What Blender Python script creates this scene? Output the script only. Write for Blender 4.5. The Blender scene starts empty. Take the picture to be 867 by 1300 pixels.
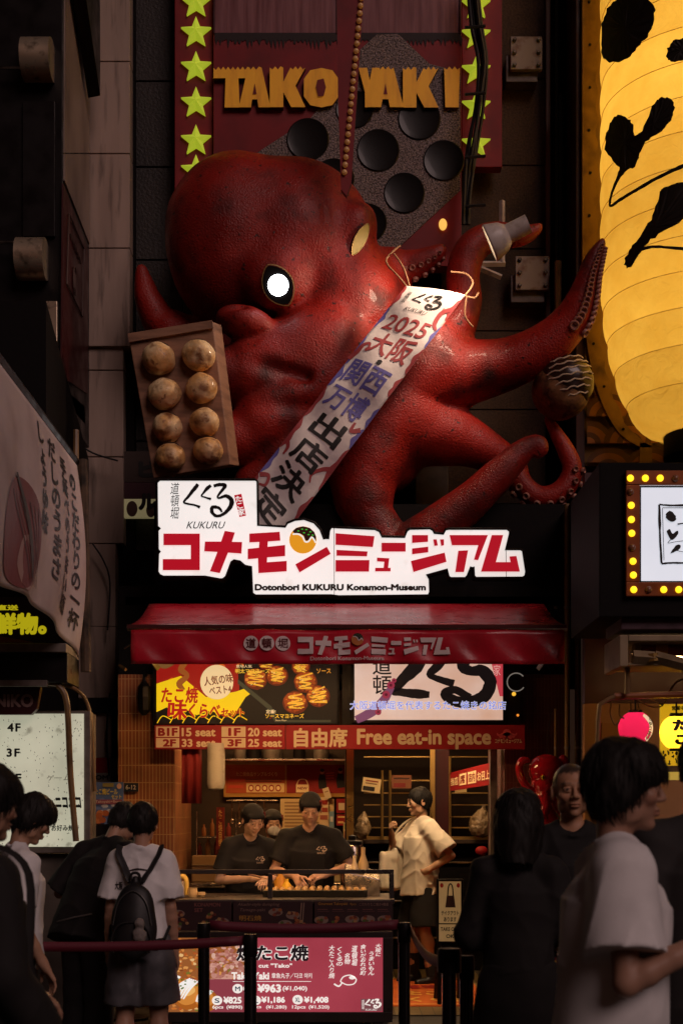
import bpy, bmesh, math, random
import numpy as np
from mathutils import Vector, Matrix, Euler
from mathutils.geometry import tessellate_polygon
scene = bpy.context.scene
COL = scene.collection
rad = math.radians
random.seed(7)
# ------------------------------------------------------------------ camera, world, sun, exposure
F_PX, CX, HY, CAM_H = 1805.0, 433.5, 1035.0, 1.5      # focal length and horizon in pixels of the 867 x 1300 photograph
cam = bpy.data.objects.new('camera', bpy.data.cameras.new('camera'))
COL.objects.link(cam); scene.camera = cam
cam.location = (0, 0, CAM_H); cam.rotation_euler = (rad(90), 0, 0)
cam.data.sensor_width = 36; cam.data.lens = 36*F_PX/1300.0
cam.data.shift_y = (HY-650.0)/1300.0
cam.data.clip_end = 400; cam.data.clip_start = 0.05
cam.data.dof.use_dof = True; cam.data.dof.focus_distance = 11.0; cam.data.dof.aperture_fstop = 4.5
world = bpy.data.worlds.new('World'); scene.world = world; world.use_nodes = True
wn = world.node_tree
bg = wn.nodes['Background']
sky = wn.nodes.new('ShaderNodeTexSky'); sky.sky_type = 'NISHITA'; sky.sun_disc = False
sky.sun_elevation = rad(35); sky.sun_rotation = rad(200)
tint = wn.nodes.new('ShaderNodeMix'); tint.data_type = 'RGBA'; tint.blend_type = 'MULTIPLY'
tint.inputs[0].default_value = 1.0
tint.inputs[7].default_value = (1.0, 0.40, 0.26, 1)      # night sky over a city street: warm glow
wn.links.new(sky.outputs[0], tint.inputs[6]); wn.links.new(tint.outputs[2], bg.inputs[0])
bg.inputs[1].default_value = 0.0026
sd = bpy.data.lights.new('street_glow', 'SUN'); sd.energy = 0.80; sd.angle = rad(30); sd.color = (1.0, 0.70, 0.66)
sun = bpy.data.objects.new('street_glow', sd); COL.objects.link(sun)
sun.rotation_euler = (rad(56), 0, rad(30))
scene.view_settings.view_transform = 'Standard'; scene.view_settings.look = 'None'
scene.view_settings.gamma = 1.0; scene.view_settings.exposure = 0.0
scene.render.engine = 'CYCLES'
scene.cycles.use_denoising = True
try: scene.cycles.denoiser = 'OPENIMAGEDENOISE'
except Exception: pass
scene.cycles.max_bounces = 8; scene.cycles.transparent_max_bounces = 12
scene.cycles.sample_clamp_indirect = 3.0
scene.cycles.caustics_reflective = False; scene.cycles.caustics_refractive = False
# ------------------------------------------------------------------ helpers: measuring
def V(px, py, Y):                                  # the point seen at that pixel, Y metres away
    return Vector(((px-CX)/F_PX*Y, Y, CAM_H+(HY-py)/F_PX*Y))
def SX(px, py, X):                                 # ... on the wall plane x = X
    return V(px, py, X*F_PX/(px-CX))
def GX(px, Y): return (px-CX)/F_PX*Y
def GZ(py, Y): return CAM_H+(HY-py)/F_PX*Y
def lin(c):
    def f(v):
        v /= 255.0
        return v/12.92 if v <= 0.04045 else ((v+0.055)/1.055)**2.4
    return tuple(f(v) for v in c)
# ------------------------------------------------------------------ helpers: materials
_M = {}
def mat(name, col, rough=0.6, metal=0.0, bump=None, var=None, emit=None, es=1.0, spec=0.4, coat=0.0, sss=0.0,
        attr=False, dirt=None, stretch=None, dirt2=None):
    """col linear RGB; bump=(scale,strength); var=(scale,col2,lo,hi); dirt=(scale,col,lo,hi)"""
    if name in _M: return _M[name]
    m = bpy.data.materials.new(name); m.use_nodes = True; nt = m.node_tree; N = nt.nodes; L = nt.links
    b = N['Principled BSDF']
    b.inputs['Base Color'].default_value = (*col, 1); b.inputs['Roughness'].default_value = rough
    b.inputs['Metallic'].default_value = metal; b.inputs['Specular IOR Level'].default_value = spec
    b.inputs['Coat Weight'].default_value = coat
    if sss: b.inputs['Subsurface Weight'].default_value = sss; b.inputs['Subsurface Radius'].default_value = (.02, .008, .004)
    tc = N.new('ShaderNodeTexCoord'); src = tc.outputs['Object']
    if stretch:
        mp = N.new('ShaderNodeMapping'); mp.inputs['Scale'].default_value = stretch
        L.new(src, mp.inputs[0]); src = mp.outputs[0]
    out = None
    if attr:
        a = N.new('ShaderNodeAttribute'); a.attribute_name = 'Col'; out = a.outputs['Color']
    def layer(cur, base, spec_):
        sc, c2, lo, hi = spec_
        n = N.new('ShaderNodeTexNoise'); n.inputs['Scale'].default_value = sc; n.inputs['Detail'].default_value = 6
        L.new(src, n.inputs['Vector'])
        r = N.new('ShaderNodeMapRange'); r.inputs[1].default_value = lo; r.inputs[2].default_value = hi
        L.new(n.outputs[0], r.inputs[0])
        mx = N.new('ShaderNodeMix'); mx.data_type = 'RGBA'
        L.new(r.outputs[0], mx.inputs[0])
        if cur is not None: L.new(cur, mx.inputs[6])
        else: mx.inputs[6].default_value = (*base, 1)
        mx.inputs[7].default_value = (*c2, 1)
        return mx.outputs[2]
    if var: out = layer(out, col, var)
    if dirt: out = layer(out, col, dirt)
    if dirt2: out = layer(out, col, dirt2)
    if out is not None: L.new(out, b.inputs['Base Color'])
    if bump:
        n = N.new('ShaderNodeTexNoise'); n.inputs['Scale'].default_value = bump[0]; n.inputs['Detail'].default_value = 5
        L.new(src, n.inputs['Vector'])
        bp = N.new('ShaderNodeBump'); bp.inputs['Strength'].default_value = bump[1]; bp.inputs['Distance'].default_value = bump[2] if len(bump) > 2 else 0.02
        L.new(n.outputs[0], bp.inputs['Height']); L.new(bp.outputs[0], b.inputs['Normal'])
        if len(bump) > 3:
            rr = N.new('ShaderNodeMapRange'); rr.inputs[1].default_value = .3; rr.inputs[2].default_value = .7
            rr.inputs[3].default_value = max(0, rough-bump[3]); rr.inputs[4].default_value = min(1, rough+bump[3])
            n2 = N.new('ShaderNodeTexNoise'); n2.inputs['Scale'].default_value = 6; n2.inputs['Detail'].default_value = 6
            L.new(src, n2.inputs['Vector']); L.new(n2.outputs[0], rr.inputs[0]); L.new(rr.outputs[0], b.inputs['Roughness'])
    if emit is not None:
        b.inputs['Emission Color'].default_value = (*emit, 1); b.inputs['Emission Strength'].default_value = es
        if dirt or var:
            # the same colour patches, dirt and uneven backlight, also dim its light
            em = N.new('ShaderNodeMix'); em.data_type = 'RGBA'; em.blend_type = 'MULTIPLY'; em.inputs[0].default_value = 1
            em.inputs[6].default_value = (*emit, 1)
            cur = None
            for s_ in (var, dirt):
                if s_: cur = layer(cur, (1, 1, 1), (s_[0], tuple(min(1, q/max(1e-3, w)) for q, w in zip(s_[1], col)), s_[2], s_[3]))
            L.new(cur, em.inputs[7]); L.new(em.outputs[2], b.inputs['Emission Color'])
    _M[name] = m
    return m
def lit(c, k=1.0, name=None):                     # backlit film or screen showing the sRGB colour c
    nm = name or 'lit_%d_%d_%d_%d' % (*c, int(k*100))
    l = lin(c)
    return mat(nm, tuple(v*.35 for v in l), .45, emit=l, es=k, spec=.3)
def ink(c, k=1.0, rough=.55):                     # printed or painted colour, not lit
    return mat('ink_%d_%d_%d_%d' % (*c, int(k*100)), tuple(v*k for v in lin(c)), rough, bump=(60, .05))
# ------------------------------------------------------------------ helpers: meshes
class MB:
    def __init__(s): s.v = []; s.f = []; s.m = []; s.cur = None
    def use(s, m): s.cur = m; return s
    def add(s, vs, fs, m=None):
        o = len(s.v); s.v += [tuple(v) for v in vs]; m = m or s.cur
        for f in fs: s.f.append(tuple(i+o for i in f)); s.m.append(m)
        return s
    def box(s, x0, x1, y0, y1, z0, z1, m=None):
        x0, x1 = min(x0, x1), max(x0, x1); y0, y1 = min(y0, y1), max(y0, y1); z0, z1 = min(z0, z1), max(z0, z1)
        return s.add([(x0,y0,z0),(x1,y0,z0),(x1,y1,z0),(x0,y1,z0),(x0,y0,z1),(x1,y0,z1),(x1,y1,z1),(x0,y1,z1)],
                     [(0,3,2,1),(4,5,6,7),(0,1,5,4),(1,2,6,5),(2,3,7,6),(3,0,4,7)], m)
    def pbox(s, x0, y0, x1, y1, Y, d, m=None):      # box whose front face fills that pixel rectangle at depth Y
        return s.box(GX(x0, Y), GX(x1, Y), Y, Y+d, GZ(y1, Y), GZ(y0, Y), m)
    def hexa(s, a, b, m=None):                      # two matching quads (front, back) joined to a solid
        return s.add(list(a)+list(b), [(0,1,2,3),(7,6,5,4),(0,4,5,1),(1,5,6,2),(2,6,7,3),(3,7,4,0)], m)
    def tube(s, pts, r, seg=8, cap=True, m=None, flat=1.0):
        pts = [Vector(p) for p in pts]; n = len(pts)
        rs = r if isinstance(r, (list, tuple)) else [r]*n
        vs, fs = [], []; up = None
        for i, p in enumerate(pts):
            t = (pts[min(i+1, n-1)]-pts[max(i-1, 0)]).normalized()
            if up is None: up = Vector((0,0,1)) if abs(t.z) < .9 else Vector((1,0,0))
            a = t.cross(up)
            if a.length < 1e-5: a = t.cross(Vector((0,1,0)))
            a.normalize(); b = a.cross(t).normalized(); up = b
            for k in range(seg):
                th = 2*math.pi*k/seg
                vs.append(p+a*math.cos(th)*rs[i]+b*math.sin(th)*rs[i]*flat)
        for i in range(n-1):
            for k in range(seg):
                k2 = (k+1) % seg
                fs.append((i*seg+k, i*seg+k2, (i+1)*seg+k2, (i+1)*seg+k))
        if cap: fs.append(tuple(range(seg-1, -1, -1))); fs.append(tuple((n-1)*seg+k for k in range(seg)))
        return s.add(vs, fs, m)
    def bar(s, p, q, w, h=None, m=None):
        return s.tube([p, q], (w or .01)*.7071, 4, True, m)
    def lathe(s, prof, c, seg=24, m=None, axis='z'):
        vs, fs = [], []; c = Vector(c)
        for (r, z) in prof:
            for k in range(seg):
                th = 2*math.pi*k/seg
                if axis == 'z': vs.append(c+Vector((r*math.cos(th), r*math.sin(th), z)))
                elif axis == 'y': vs.append(c+Vector((r*math.cos(th), -z, r*math.sin(th))))
                else: vs.append(c+Vector((z, r*math.cos(th), r*math.sin(th))))
        for i in range(len(prof)-1):
            for k in range(seg):
                k2 = (k+1) % seg
                fs.append((i*seg+k, i*seg+k2, (i+1)*seg+k2, (i+1)*seg+k))
        fs.append(tuple(range(seg-1, -1, -1))); fs.append(tuple((len(prof)-1)*seg+k for k in range(seg)))
        return s.add(vs, fs, m)
    def ball(s, c, r, seg=16, rings=10, m=None):
        r = (r, r, r) if not isinstance(r, (tuple, list)) else r
        vs, fs = [], []
        for i in range(1, rings):
            ph = math.pi*i/rings
            for k in range(seg):
                th = 2*math.pi*k/seg
                vs.append((c[0]+r[0]*math.sin(ph)*math.cos(th), c[1]+r[1]*math.sin(ph)*math.sin(th), c[2]+r[2]*math.cos(ph)))
        for i in range(rings-2):
            for k in range(seg):
                k2 = (k+1) % seg; fs.append((i*seg+k, (i+1)*seg+k, (i+1)*seg+k2, i*seg+k2))
        t = len(vs); vs += [(c[0], c[1], c[2]+r[2]), (c[0], c[1], c[2]-r[2])]
        for k in range(seg):
            k2 = (k+1) % seg; fs.append((t, k, k2)); fs.append((t+1, (rings-2)*seg+k2, (rings-2)*seg+k))
        return s.add(vs, fs, m)
    def prism(s, poly, fn, h0, h1, m=None, m_side=None):   # 2D outline, fn(u,v,h) -> 3D; front at h1
        tri = tessellate_polygon([[Vector((p[0], p[1], 0)) for p in poly]])
        n = len(poly)
        s.add([fn(p[0], p[1], h1) for p in poly], [tuple(t) for t in tri], m)
        if h0 is not None:
            s.add([fn(p[0], p[1], h0) for p in poly]+[fn(p[0], p[1], h1) for p in poly],
                  [(i, (i+1) % n, n+(i+1) % n, n+i) for i in range(n)], m_side or m)
            s.add([fn(p[0], p[1], h0) for p in poly], [tuple(reversed(t)) for t in tri], m_side or m)
        return s
    def d2(s, vf, fn, h, m=None):                   # flat 2D mesh laid on a surface
        return s.add([fn(x, y, h) for x, y in vf[0]], vf[1], m)
def front(Y):                                        # surface facing the street at depth Y, measured in photo pixels
    return lambda u, v, h: V(u, v, Y) + Vector((0, -h, 0))
def quadmap(a, b, c, d):                             # (0..1, 0..1) -> quad a(top left) b(top right) c(bottom right) d(bottom left)
    a, b, c, d = map(Vector, (a, b, c, d)); n = (d-a).cross(b-a).normalized()
    if n.y > 0 and abs(n.y) > .3: n = -n
    return lambda u, v, h: (a*(1-u)+b*u)*(1-v)+(d*(1-u)+c*u)*v+n*h
ORG = {}
def tag(o, label, cat, group=None, kind=None):
    if label: o['label'] = label
    if cat: o['category'] = cat
    if group: o['group'] = group
    if kind: o['kind'] = kind
    return o
def thing(name, label, cat, at=(0,0,0), group=None, rot=0.0):
    o = bpy.data.objects.new(name, None); COL.objects.link(o); o.empty_display_size = .1
    o.location = at; o.rotation_euler = (0, 0, rot); ORG[o.name] = Vector(at)
    return tag(o, label, cat, group)
def obj(name, mb, parent=None, smooth=False, bevel=0.0, local=False, solid=0.0, ang=40, sub=0):
    vs = np.array(mb.v, dtype=float).reshape(-1, 3)
    if parent is not None: o0 = Vector((0,0,0)) if local else ORG[parent.name]
    elif len(vs): o0 = Vector(((vs[:,0].min()+vs[:,0].max())/2, (vs[:,1].min()+vs[:,1].max())/2, vs[:,2].min()))
    else: o0 = Vector((0,0,0))
    vs = vs-np.array(o0)
    me = bpy.data.meshes.new(name); me.from_pydata(vs.tolist(), [], mb.f)
    ms = []
    for m in mb.m:
        if m is not None and m not in ms: ms.append(m)
    for m in ms: me.materials.append(m)
    if len(ms) > 1: me.polygons.foreach_set('material_index', [ms.index(m) if m in ms else 0 for m in mb.m])
    me.validate(); me.update()
    if smooth:
        me.polygons.foreach_set('use_smooth', [True]*len(me.polygons))
        if ang < 180: me.set_sharp_from_angle(angle=rad(ang))
    o = bpy.data.objects.new(name, me); COL.objects.link(o)
    if parent is None: o.location = o0; ORG[o.name] = o0
    else: o.parent = parent; ORG[o.name] = ORG.get(parent.name, Vector((0,0,0)))
    if solid:
        md = o.modifiers.new('solid', 'SOLIDIFY'); md.thickness = solid; md.offset = 0
    if bevel:
        md = o.modifiers.new('bevel', 'BEVEL'); md.width = bevel; md.segments = 2; md.limit_method = 'ANGLE'; md.angle_limit = rad(50)
    return o
def copy_thing(o, label=None, loc=None):
    c = o.copy(); COL.objects.link(c); ORG[c.name] = Vector(loc) if loc is not None else ORG.get(o.name, Vector((0,0,0)))
    if label: c['label'] = label
    if loc is not None: c.location = loc
    for ch in list(o.children):
        k = ch.copy(); COL.objects.link(k); k.parent = c
        for g in list(ch.children):
            q = g.copy(); COL.objects.link(q); q.parent = k
    return c
# ------------------------------------------------------------------ helpers: writing
_T = {}
def glyphs(body, sub=0.0, shear=0.0, ls=1.0, vertical=False):
    key = (body, sub, shear, ls, vertical)
    if key in _T: return _T[key]
    c = bpy.data.curves.new('t', 'FONT'); c.body = '\n'.join(body) if vertical else body
    c.size = 1; c.shear = shear; c.resolution_u = 3
    c.space_line = .95 if vertical else 1.0; c.space_character = ls
    if vertical: c.align_x = 'CENTER'
    o = bpy.data.objects.new('t', c); COL.objects.link(o)
    me = bpy.data.meshes.new_from_object(o.evaluated_get(bpy.context.evaluated_depsgraph_get()))
    vs = [(v.co.x, v.co.y) for v in me.vertices]; fs = [tuple(p.vertices) for p in me.polygons]
    bpy.data.objects.remove(o); bpy.data.curves.remove(c); bpy.data.meshes.remove(me)
    if sub:
        b_ = bmesh.new(); bv_ = [b_.verts.new((x, y, 0)) for x, y in vs]
        for f in fs:
            try: b_.faces.new([bv_[i] for i in f])
            except ValueError: pass
        bmesh.ops.triangulate(b_, faces=b_.faces[:])
        for _ in range(4):
            es = [e for e in b_.edges if e.calc_length() > sub]
            if not es: break
            bmesh.ops.subdivide_edges(b_, edges=es, cuts=1); bmesh.ops.triangulate(b_, faces=b_.faces[:])
        b_.verts.index_update(); vs = [(v.co.x, v.co.y) for v in b_.verts]; fs = [tuple(v.index for v in f.verts) for f in b_.faces]; b_.free()
    a = np.array(vs); mn = a.min(0); mx = a.max(0); dim = np.maximum(mx-mn, 1e-6)
    a = (a-mn)/dim
    _T[key] = ([(x, 1-y) for x, y in a], fs, dim)      # unit box, v pointing down
    return _T[key]
def write(mb, body, rect, fn, h, m, bold=0.0, shear=0.0, vertical=False, rot=0.0, ls=1.0, sub=0.0):
    vs, fs, dim = glyphs(body, sub, shear, ls, vertical)
    x0, y0, x1, y1 = rect; cx, cy = (x0+x1)/2, (y0+y1)/2; cr, sr = math.cos(rad(rot)), math.sin(rad(rot))
    bx, by = bold*(x1-x0)/dim[0], bold*(y1-y0)/dim[1]; w, hh = (x1-x0)-2*bx, (y1-y0)-2*by
    n = 0 if bold == 0 else (6 if bold < .05 else 10)
    offs_ = [(0, 0)]+[(bx*math.cos(2*math.pi*k/n), by*math.sin(2*math.pi*k/n)) for k in range(n)]
    for k, (ox, oy) in enumerate(offs_):               # heavier weight: the glyph struck several times, a hair apart
        out = []
        for u, v in vs:
            dx, dy = (u-.5)*w+ox, (v-.5)*hh+oy
            out.append((cx+dx*cr-dy*sr, cy+dx*sr+dy*cr))
        mb.d2((out, fs), fn, h+k*.00008, m)
def catmull(pts, n=6):
    pts = [tuple(p) for p in pts]; P = [pts[0]]+pts+[pts[-1]]; out = []
    for i in range(1, len(P)-2):
        for k in range(n):
            t = k/n; a, b, c, d = P[i-1], P[i], P[i+1], P[i+2]
            out.append(tuple(.5*((2*b[j])+(-a[j]+c[j])*t+(2*a[j]-5*b[j]+4*c[j]-d[j])*t*t+(-a[j]+3*b[j]-3*c[j]+d[j])*t**3) for j in range(len(b))))
    out.append(pts[-1]); return out
def stroke(mb, pts, fn, h, m, n=6, rough=.0, smooth=True):  # pts (u, v, half width): a brush stroke
    q = catmull(pts, n) if smooth else pts; vs = []
    for i, p in enumerate(q):
        a = q[max(i-1, 0)]; b = q[min(i+1, len(q)-1)]
        dx, dy = b[0]-a[0], b[1]-a[1]; l = math.hypot(dx, dy) or 1
        w1 = p[2]*(1+rough*random.uniform(-1, 1)); w2 = p[2]*(1+rough*random.uniform(-1, 1))
        vs += [(p[0]-dy/l*w1, p[1]+dx/l*w1), (p[0]+dy/l*w2, p[1]-dx/l*w2)]
    fs = [(2*i, 2*i+1, 2*i+3, 2*i+2) for i in range(len(q)-1)]
    mb.d2((vs, fs), fn, h, m)
def disc2(mb, cx, cy, rx, ry, fn, h, m, seg=20, wob=0.0):
    vs = [(cx+rx*math.cos(2*math.pi*k/seg)*(1+random.uniform(-wob, wob)), cy+ry*math.sin(2*math.pi*k/seg)*(1+random.uniform(-wob, wob))) for k in range(seg)]
    if seg < 30: mb.d2((vs, [tuple(range(seg))]), fn, h, m); return
    pts = []; fs = []; R = 6                              # large discs get rings so they follow a curved surface
    for r in range(R, 0, -1): pts += [(cx+(x-cx)*r/R, cy+(y-cy)*r/R) for x, y in vs]
    pts.append((cx, cy))
    for r in range(R-1):
        for i in range(seg): fs.append((r*seg+i, r*seg+(i+1) % seg, (r+1)*seg+(i+1) % seg, (r+1)*seg+i))
    for i in range(seg): fs.append(((R-1)*seg+i, (R-1)*seg+(i+1) % seg, R*seg))
    mb.d2((pts, fs), fn, h, m)
def rect2(mb, x0, y0, x1, y1, fn, h, m):
    mb.d2(([(x0,y0),(x1,y0),(x1,y1),(x0,y1)], [(0,1,2,3)]), fn, h, m)
KUKU = [[(.30,.04,.055),(.24,.16,.065),(.10,.42,.045),(.03,.55,.035),(.10,.60,.035),(.24,.64,.035),(.34,.70,.05)],
        [(.55,.08,.05),(.48,.16,.06),(.40,.30,.035),(.37,.38,.03),(.44,.42,.03),(.55,.47,.045)],
        [(.60,.10,.05),(.70,.06,.06),(.82,.08,.06),(.76,.22,.05),(.68,.38,.035),(.70,.44,.035),(.84,.38,.06),(.94,.50,.075),(.92,.68,.075),(.80,.88,.055),(.66,.95,.05),(.57,.84,.06),(.58,.70,.06),(.70,.72,.05),(.76,.84,.03)]]
def kukuru(mb, rect, fn, h, m, rough=.06, k=1.0):     # brush-written kana of the shop
    x0, y0, x1, y1 = rect
    for i, st in enumerate(KUKU):
        stroke(mb, [(x0+p[0]*(x1-x0), y0+p[1]*(y1-y0), p[2]*k*(x1-x0)*.55) for p in st], fn, h+i*.0006, m, 6, rough)
# ------------------------------------------------------------------ helpers: organic shapes (distance fields turned to one continuous mesh)
class Sdf:
    def __init__(s): s.ops = []
    def _frame(s, M, p):
        if M is None: return Vector(p)
        return M @ Vector(p)
    def cone(s, a, b, ra, rb, k=.02, M=None, sub=False, flat=False, flat0=False):
        s.ops.append(('cone', np.array(s._frame(M, a)), np.array(s._frame(M, b)), ra, rb, k, sub, flat, flat0)); return s
    def chain(s, pts, k=.02, M=None):               # pts (x,y,z,r)
        for p, q in zip(pts[:-1], pts[1:]): s.cone(p[:3], q[:3], p[3], q[3], k, M)
        return s
    def ell(s, c, r, k=.02, M=None, rot=None, sub=False):
        R = Matrix.Identity(3) if M is None else M.to_3x3()
        if rot is not None: R = R @ Euler([rad(t) for t in rot]).to_matrix()
        s.ops.append(('ell', np.array(s._frame(M, c)), np.array(R), np.array(r, float), k, sub)); return s
    def etube(s, c0, c1, r0, r1, k=.02, M=None):    # elliptical tube with flat ends along the local z axis
        s.ops.append(('etube', np.array(c0, float), np.array(c1, float), r0, r1, k, M)); return s
    def cut(s, p, n, M=None):                       # keep only the side the normal points away from
        R = Matrix.Identity(3) if M is None else M.to_3x3()
        s.ops.append(('cut', np.array(s._frame(M, p)), np.array((R @ Vector(n)).normalized()))); return s
    def bounds(s):
        lo, hi = [], []
        for o in s.ops:
            if o[0] == 'cone' and not o[6]: lo += [o[1]-o[3], o[2]-o[4]]; hi += [o[1]+o[3], o[2]+o[4]]
            elif o[0] == 'ell' and not o[5]:
                e = np.sqrt(((o[2]*o[3])**2).sum(1)); lo.append(o[1]-e); hi.append(o[1]+e)
            elif o[0] == 'etube':
                l, h = s._eb(o); lo.append(l); hi.append(h)
        return np.min(lo, 0), np.max(hi, 0)
    def _eb(s, o):
        r = max(max(o[3]), max(o[4])); P = []
        for c in (o[1], o[2]):
            c = Vector(c); c = o[6] @ c if o[6] is not None else c
            P += [np.array(c)-r, np.array(c)+r]
        return np.min(P, 0), np.max(P, 0)
    def mesh(s, res, disp=None, pad=.03, zres=None):
        lo, hi = s.bounds(); lo = lo-pad; hi = hi+pad
        ax = [np.arange(lo[i], hi[i]+res, res) for i in range(3)]
        if zres:
            zs, z = [], lo[2]
            while z < hi[2]: zs.append(z); z += zres(z)
            ax[2] = np.array(zs)
        F = np.full([len(a) for a in ax], .25, np.float32)
        for o in s.ops:
            kind = o[0]
            if kind == 'cut':
                X, Y, Z = ax[0][:,None,None], ax[1][None,:,None], ax[2][None,None,:]
                d = ((X-o[1][0])*o[2][0]+(Y-o[1][1])*o[2][1]+(Z-o[1][2])*o[2][2]).astype(np.float32)
                np.maximum(F, d, out=F); continue
            if kind == 'cone': bl = np.minimum(o[1]-o[3], o[2]-o[4]); bh = np.maximum(o[1]+o[3], o[2]+o[4]); k, sub = o[5], o[6]
            elif kind == 'ell':
                e = np.sqrt(((o[2]*o[3])**2).sum(1)); bl, bh = o[1]-e, o[1]+e; k, sub = o[4], o[5]
            else: bl, bh = s._eb(o); k, sub = o[5], False
            m = k+.04
            sl = []
            for i in range(3):
                a = max(0, np.searchsorted(ax[i], bl[i]-m)-1); b = min(len(ax[i]), np.searchsorted(ax[i], bh[i]+m)+1)
                sl.append(slice(a, max(b, a)))
            X, Y, Z = ax[0][sl[0]][:,None,None], ax[1][sl[1]][None,:,None], ax[2][sl[2]][None,None,:]
            if min(X.size, Y.size, Z.size) == 0: continue
            if kind == 'cone':
                a, b, ra, rb = o[1], o[2], o[3], o[4]; ab = b-a; L2 = max(1e-9, float(ab @ ab)); L = math.sqrt(L2)
                t = ((X-a[0])*ab[0]+(Y-a[1])*ab[1]+(Z-a[2])*ab[2])/L2
                tc = np.clip(t, 0, 1)
                d = np.sqrt((X-a[0]-tc*ab[0])**2+(Y-a[1]-tc*ab[1])**2+(Z-a[2]-tc*ab[2])**2)-(ra+(rb-ra)*tc)
                if o[7]: d = np.maximum(d, (t-1)*L)
                if o[8]: d = np.maximum(d, -t*L)
            elif kind == 'ell':
                R, r = o[2], o[3]; dx, dy, dz = X-o[1][0], Y-o[1][1], Z-o[1][2]
                q = [dx*R[0,i]+dy*R[1,i]+dz*R[2,i] for i in range(3)]
                k0 = np.sqrt((q[0]/r[0])**2+(q[1]/r[1])**2+(q[2]/r[2])**2)
                k1 = np.sqrt((q[0]/r[0]**2)**2+(q[1]/r[1]**2)**2+(q[2]/r[2]**2)**2)
                d = k0*(k0-1)/np.maximum(k1, 1e-6)
            else:
                if o[6] is not None:
                    Mi = np.array(o[6].inverted())
                    x = X*Mi[0,0]+Y*Mi[0,1]+Z*Mi[0,2]+Mi[0,3]; y = X*Mi[1,0]+Y*Mi[1,1]+Z*Mi[1,2]+Mi[1,3]; z = X*Mi[2,0]+Y*Mi[2,1]+Z*Mi[2,2]+Mi[2,3]
                else: x, y, z = X, Y, Z
                c0, c1 = o[1], o[2]; t = (z-c0[2])/(c1[2]-c0[2]); tc = np.clip(t, 0, 1)
                rx = o[3][0]+(o[4][0]-o[3][0])*tc; ry = o[3][1]+(o[4][1]-o[3][1])*tc
                x = x-(c0[0]+(c1[0]-c0[0])*tc); y = y-(c0[1]+(c1[1]-c0[1])*tc)
                d = (np.sqrt((x/rx)**2+(y/ry)**2)-1)*np.minimum(rx, ry)
                d = np.maximum(d, np.maximum(-t, t-1)*abs(c1[2]-c0[2]))
            d = d.astype(np.float32); G = F[tuple(sl)]
            if sub:
                h = np.clip(.5-.5*(G+d)/k, 0, 1); G = G*(1-h)-d*h+k*h*(1-h)
            else:
                h = np.clip(.5+.5*(G-d)/k, 0, 1); G = G*(1-h)+d*h-k*h*(1-h)
            F[tuple(sl)] = G
        if disp is not None:
            X, Y, Z = ax[0][:,None,None], ax[1][None,:,None], ax[2][None,None,:]
            F += disp(X, Y, Z).astype(np.float32)
        return nets(F, *ax)
def nets(F, xs, ys, zs):
    ins = F < 0
    c = ins[:-1,:-1,:-1].astype(np.int8).copy()
    for dx in (0,1):
        for dy in (0,1):
            for dz in (0,1):
                if dx+dy+dz: c += ins[dx:ins.shape[0]-1+dx, dy:ins.shape[1]-1+dy, dz:ins.shape[2]-1+dz]
    act = np.argwhere((c > 0) & (c < 8)); I, J, K = act.T
    idx = np.full(c.shape, -1, np.int32); idx[I, J, K] = np.arange(len(act))
    acc = np.zeros((len(act), 3)); cnt = np.zeros(len(act))
    offs = [(0,0,0),(1,0,0),(0,1,0),(1,1,0),(0,0,1),(1,0,1),(0,1,1),(1,1,1)]
    for a, b in [(0,1),(2,3),(4,5),(6,7),(0,2),(1,3),(4,6),(5,7),(0,4),(1,5),(2,6),(3,7)]:
        A, B = offs[a], offs[b]
        fa = F[I+A[0], J+A[1], K+A[2]]; fb = F[I+B[0], J+B[1], K+B[2]]
        mk = (fa < 0) != (fb < 0); t = np.where(mk, fa/np.where(mk, fa-fb, 1), 0)
        for ax_, (arr, ind) in enumerate(((xs, I), (ys, J), (zs, K))):
            pa = arr[ind+A[ax_]]; pb = arr[ind+B[ax_]]
            acc[:, ax_] += np.where(mk, pa+(pb-pa)*t, 0)
        cnt += mk
    vs = acc/np.maximum(cnt, 1)[:,None]; Q = []
    for ax_ in range(3):
        s0 = [slice(None)]*3; s1 = [slice(None)]*3; s0[ax_] = slice(None, -1); s1[ax_] = slice(1, None)
        a, b = ins[tuple(s0)], ins[tuple(s1)]
        e = np.argwhere(a != b); o1, o2 = [q for q in range(3) if q != ax_]
        e = e[(e[:,o1] > 0) & (e[:,o2] > 0) & (e[:,o1] < F.shape[o1]-1) & (e[:,o2] < F.shape[o2]-1)]
        if not len(e): continue
        def cell(d1, d2):
            q = e.copy(); q[:,o1] += d1; q[:,o2] += d2; return idx[q[:,0], q[:,1], q[:,2]]
        q = np.stack([cell(-1,-1), cell(0,-1), cell(0,0), cell(-1,0)], 1)
        flip = a[e[:,0], e[:,1], e[:,2]] if ax_ != 1 else ~a[e[:,0], e[:,1], e[:,2]]
        q[~flip] = q[~flip][:, ::-1]; Q.append(q)
    return vs, np.concatenate(Q)
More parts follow.
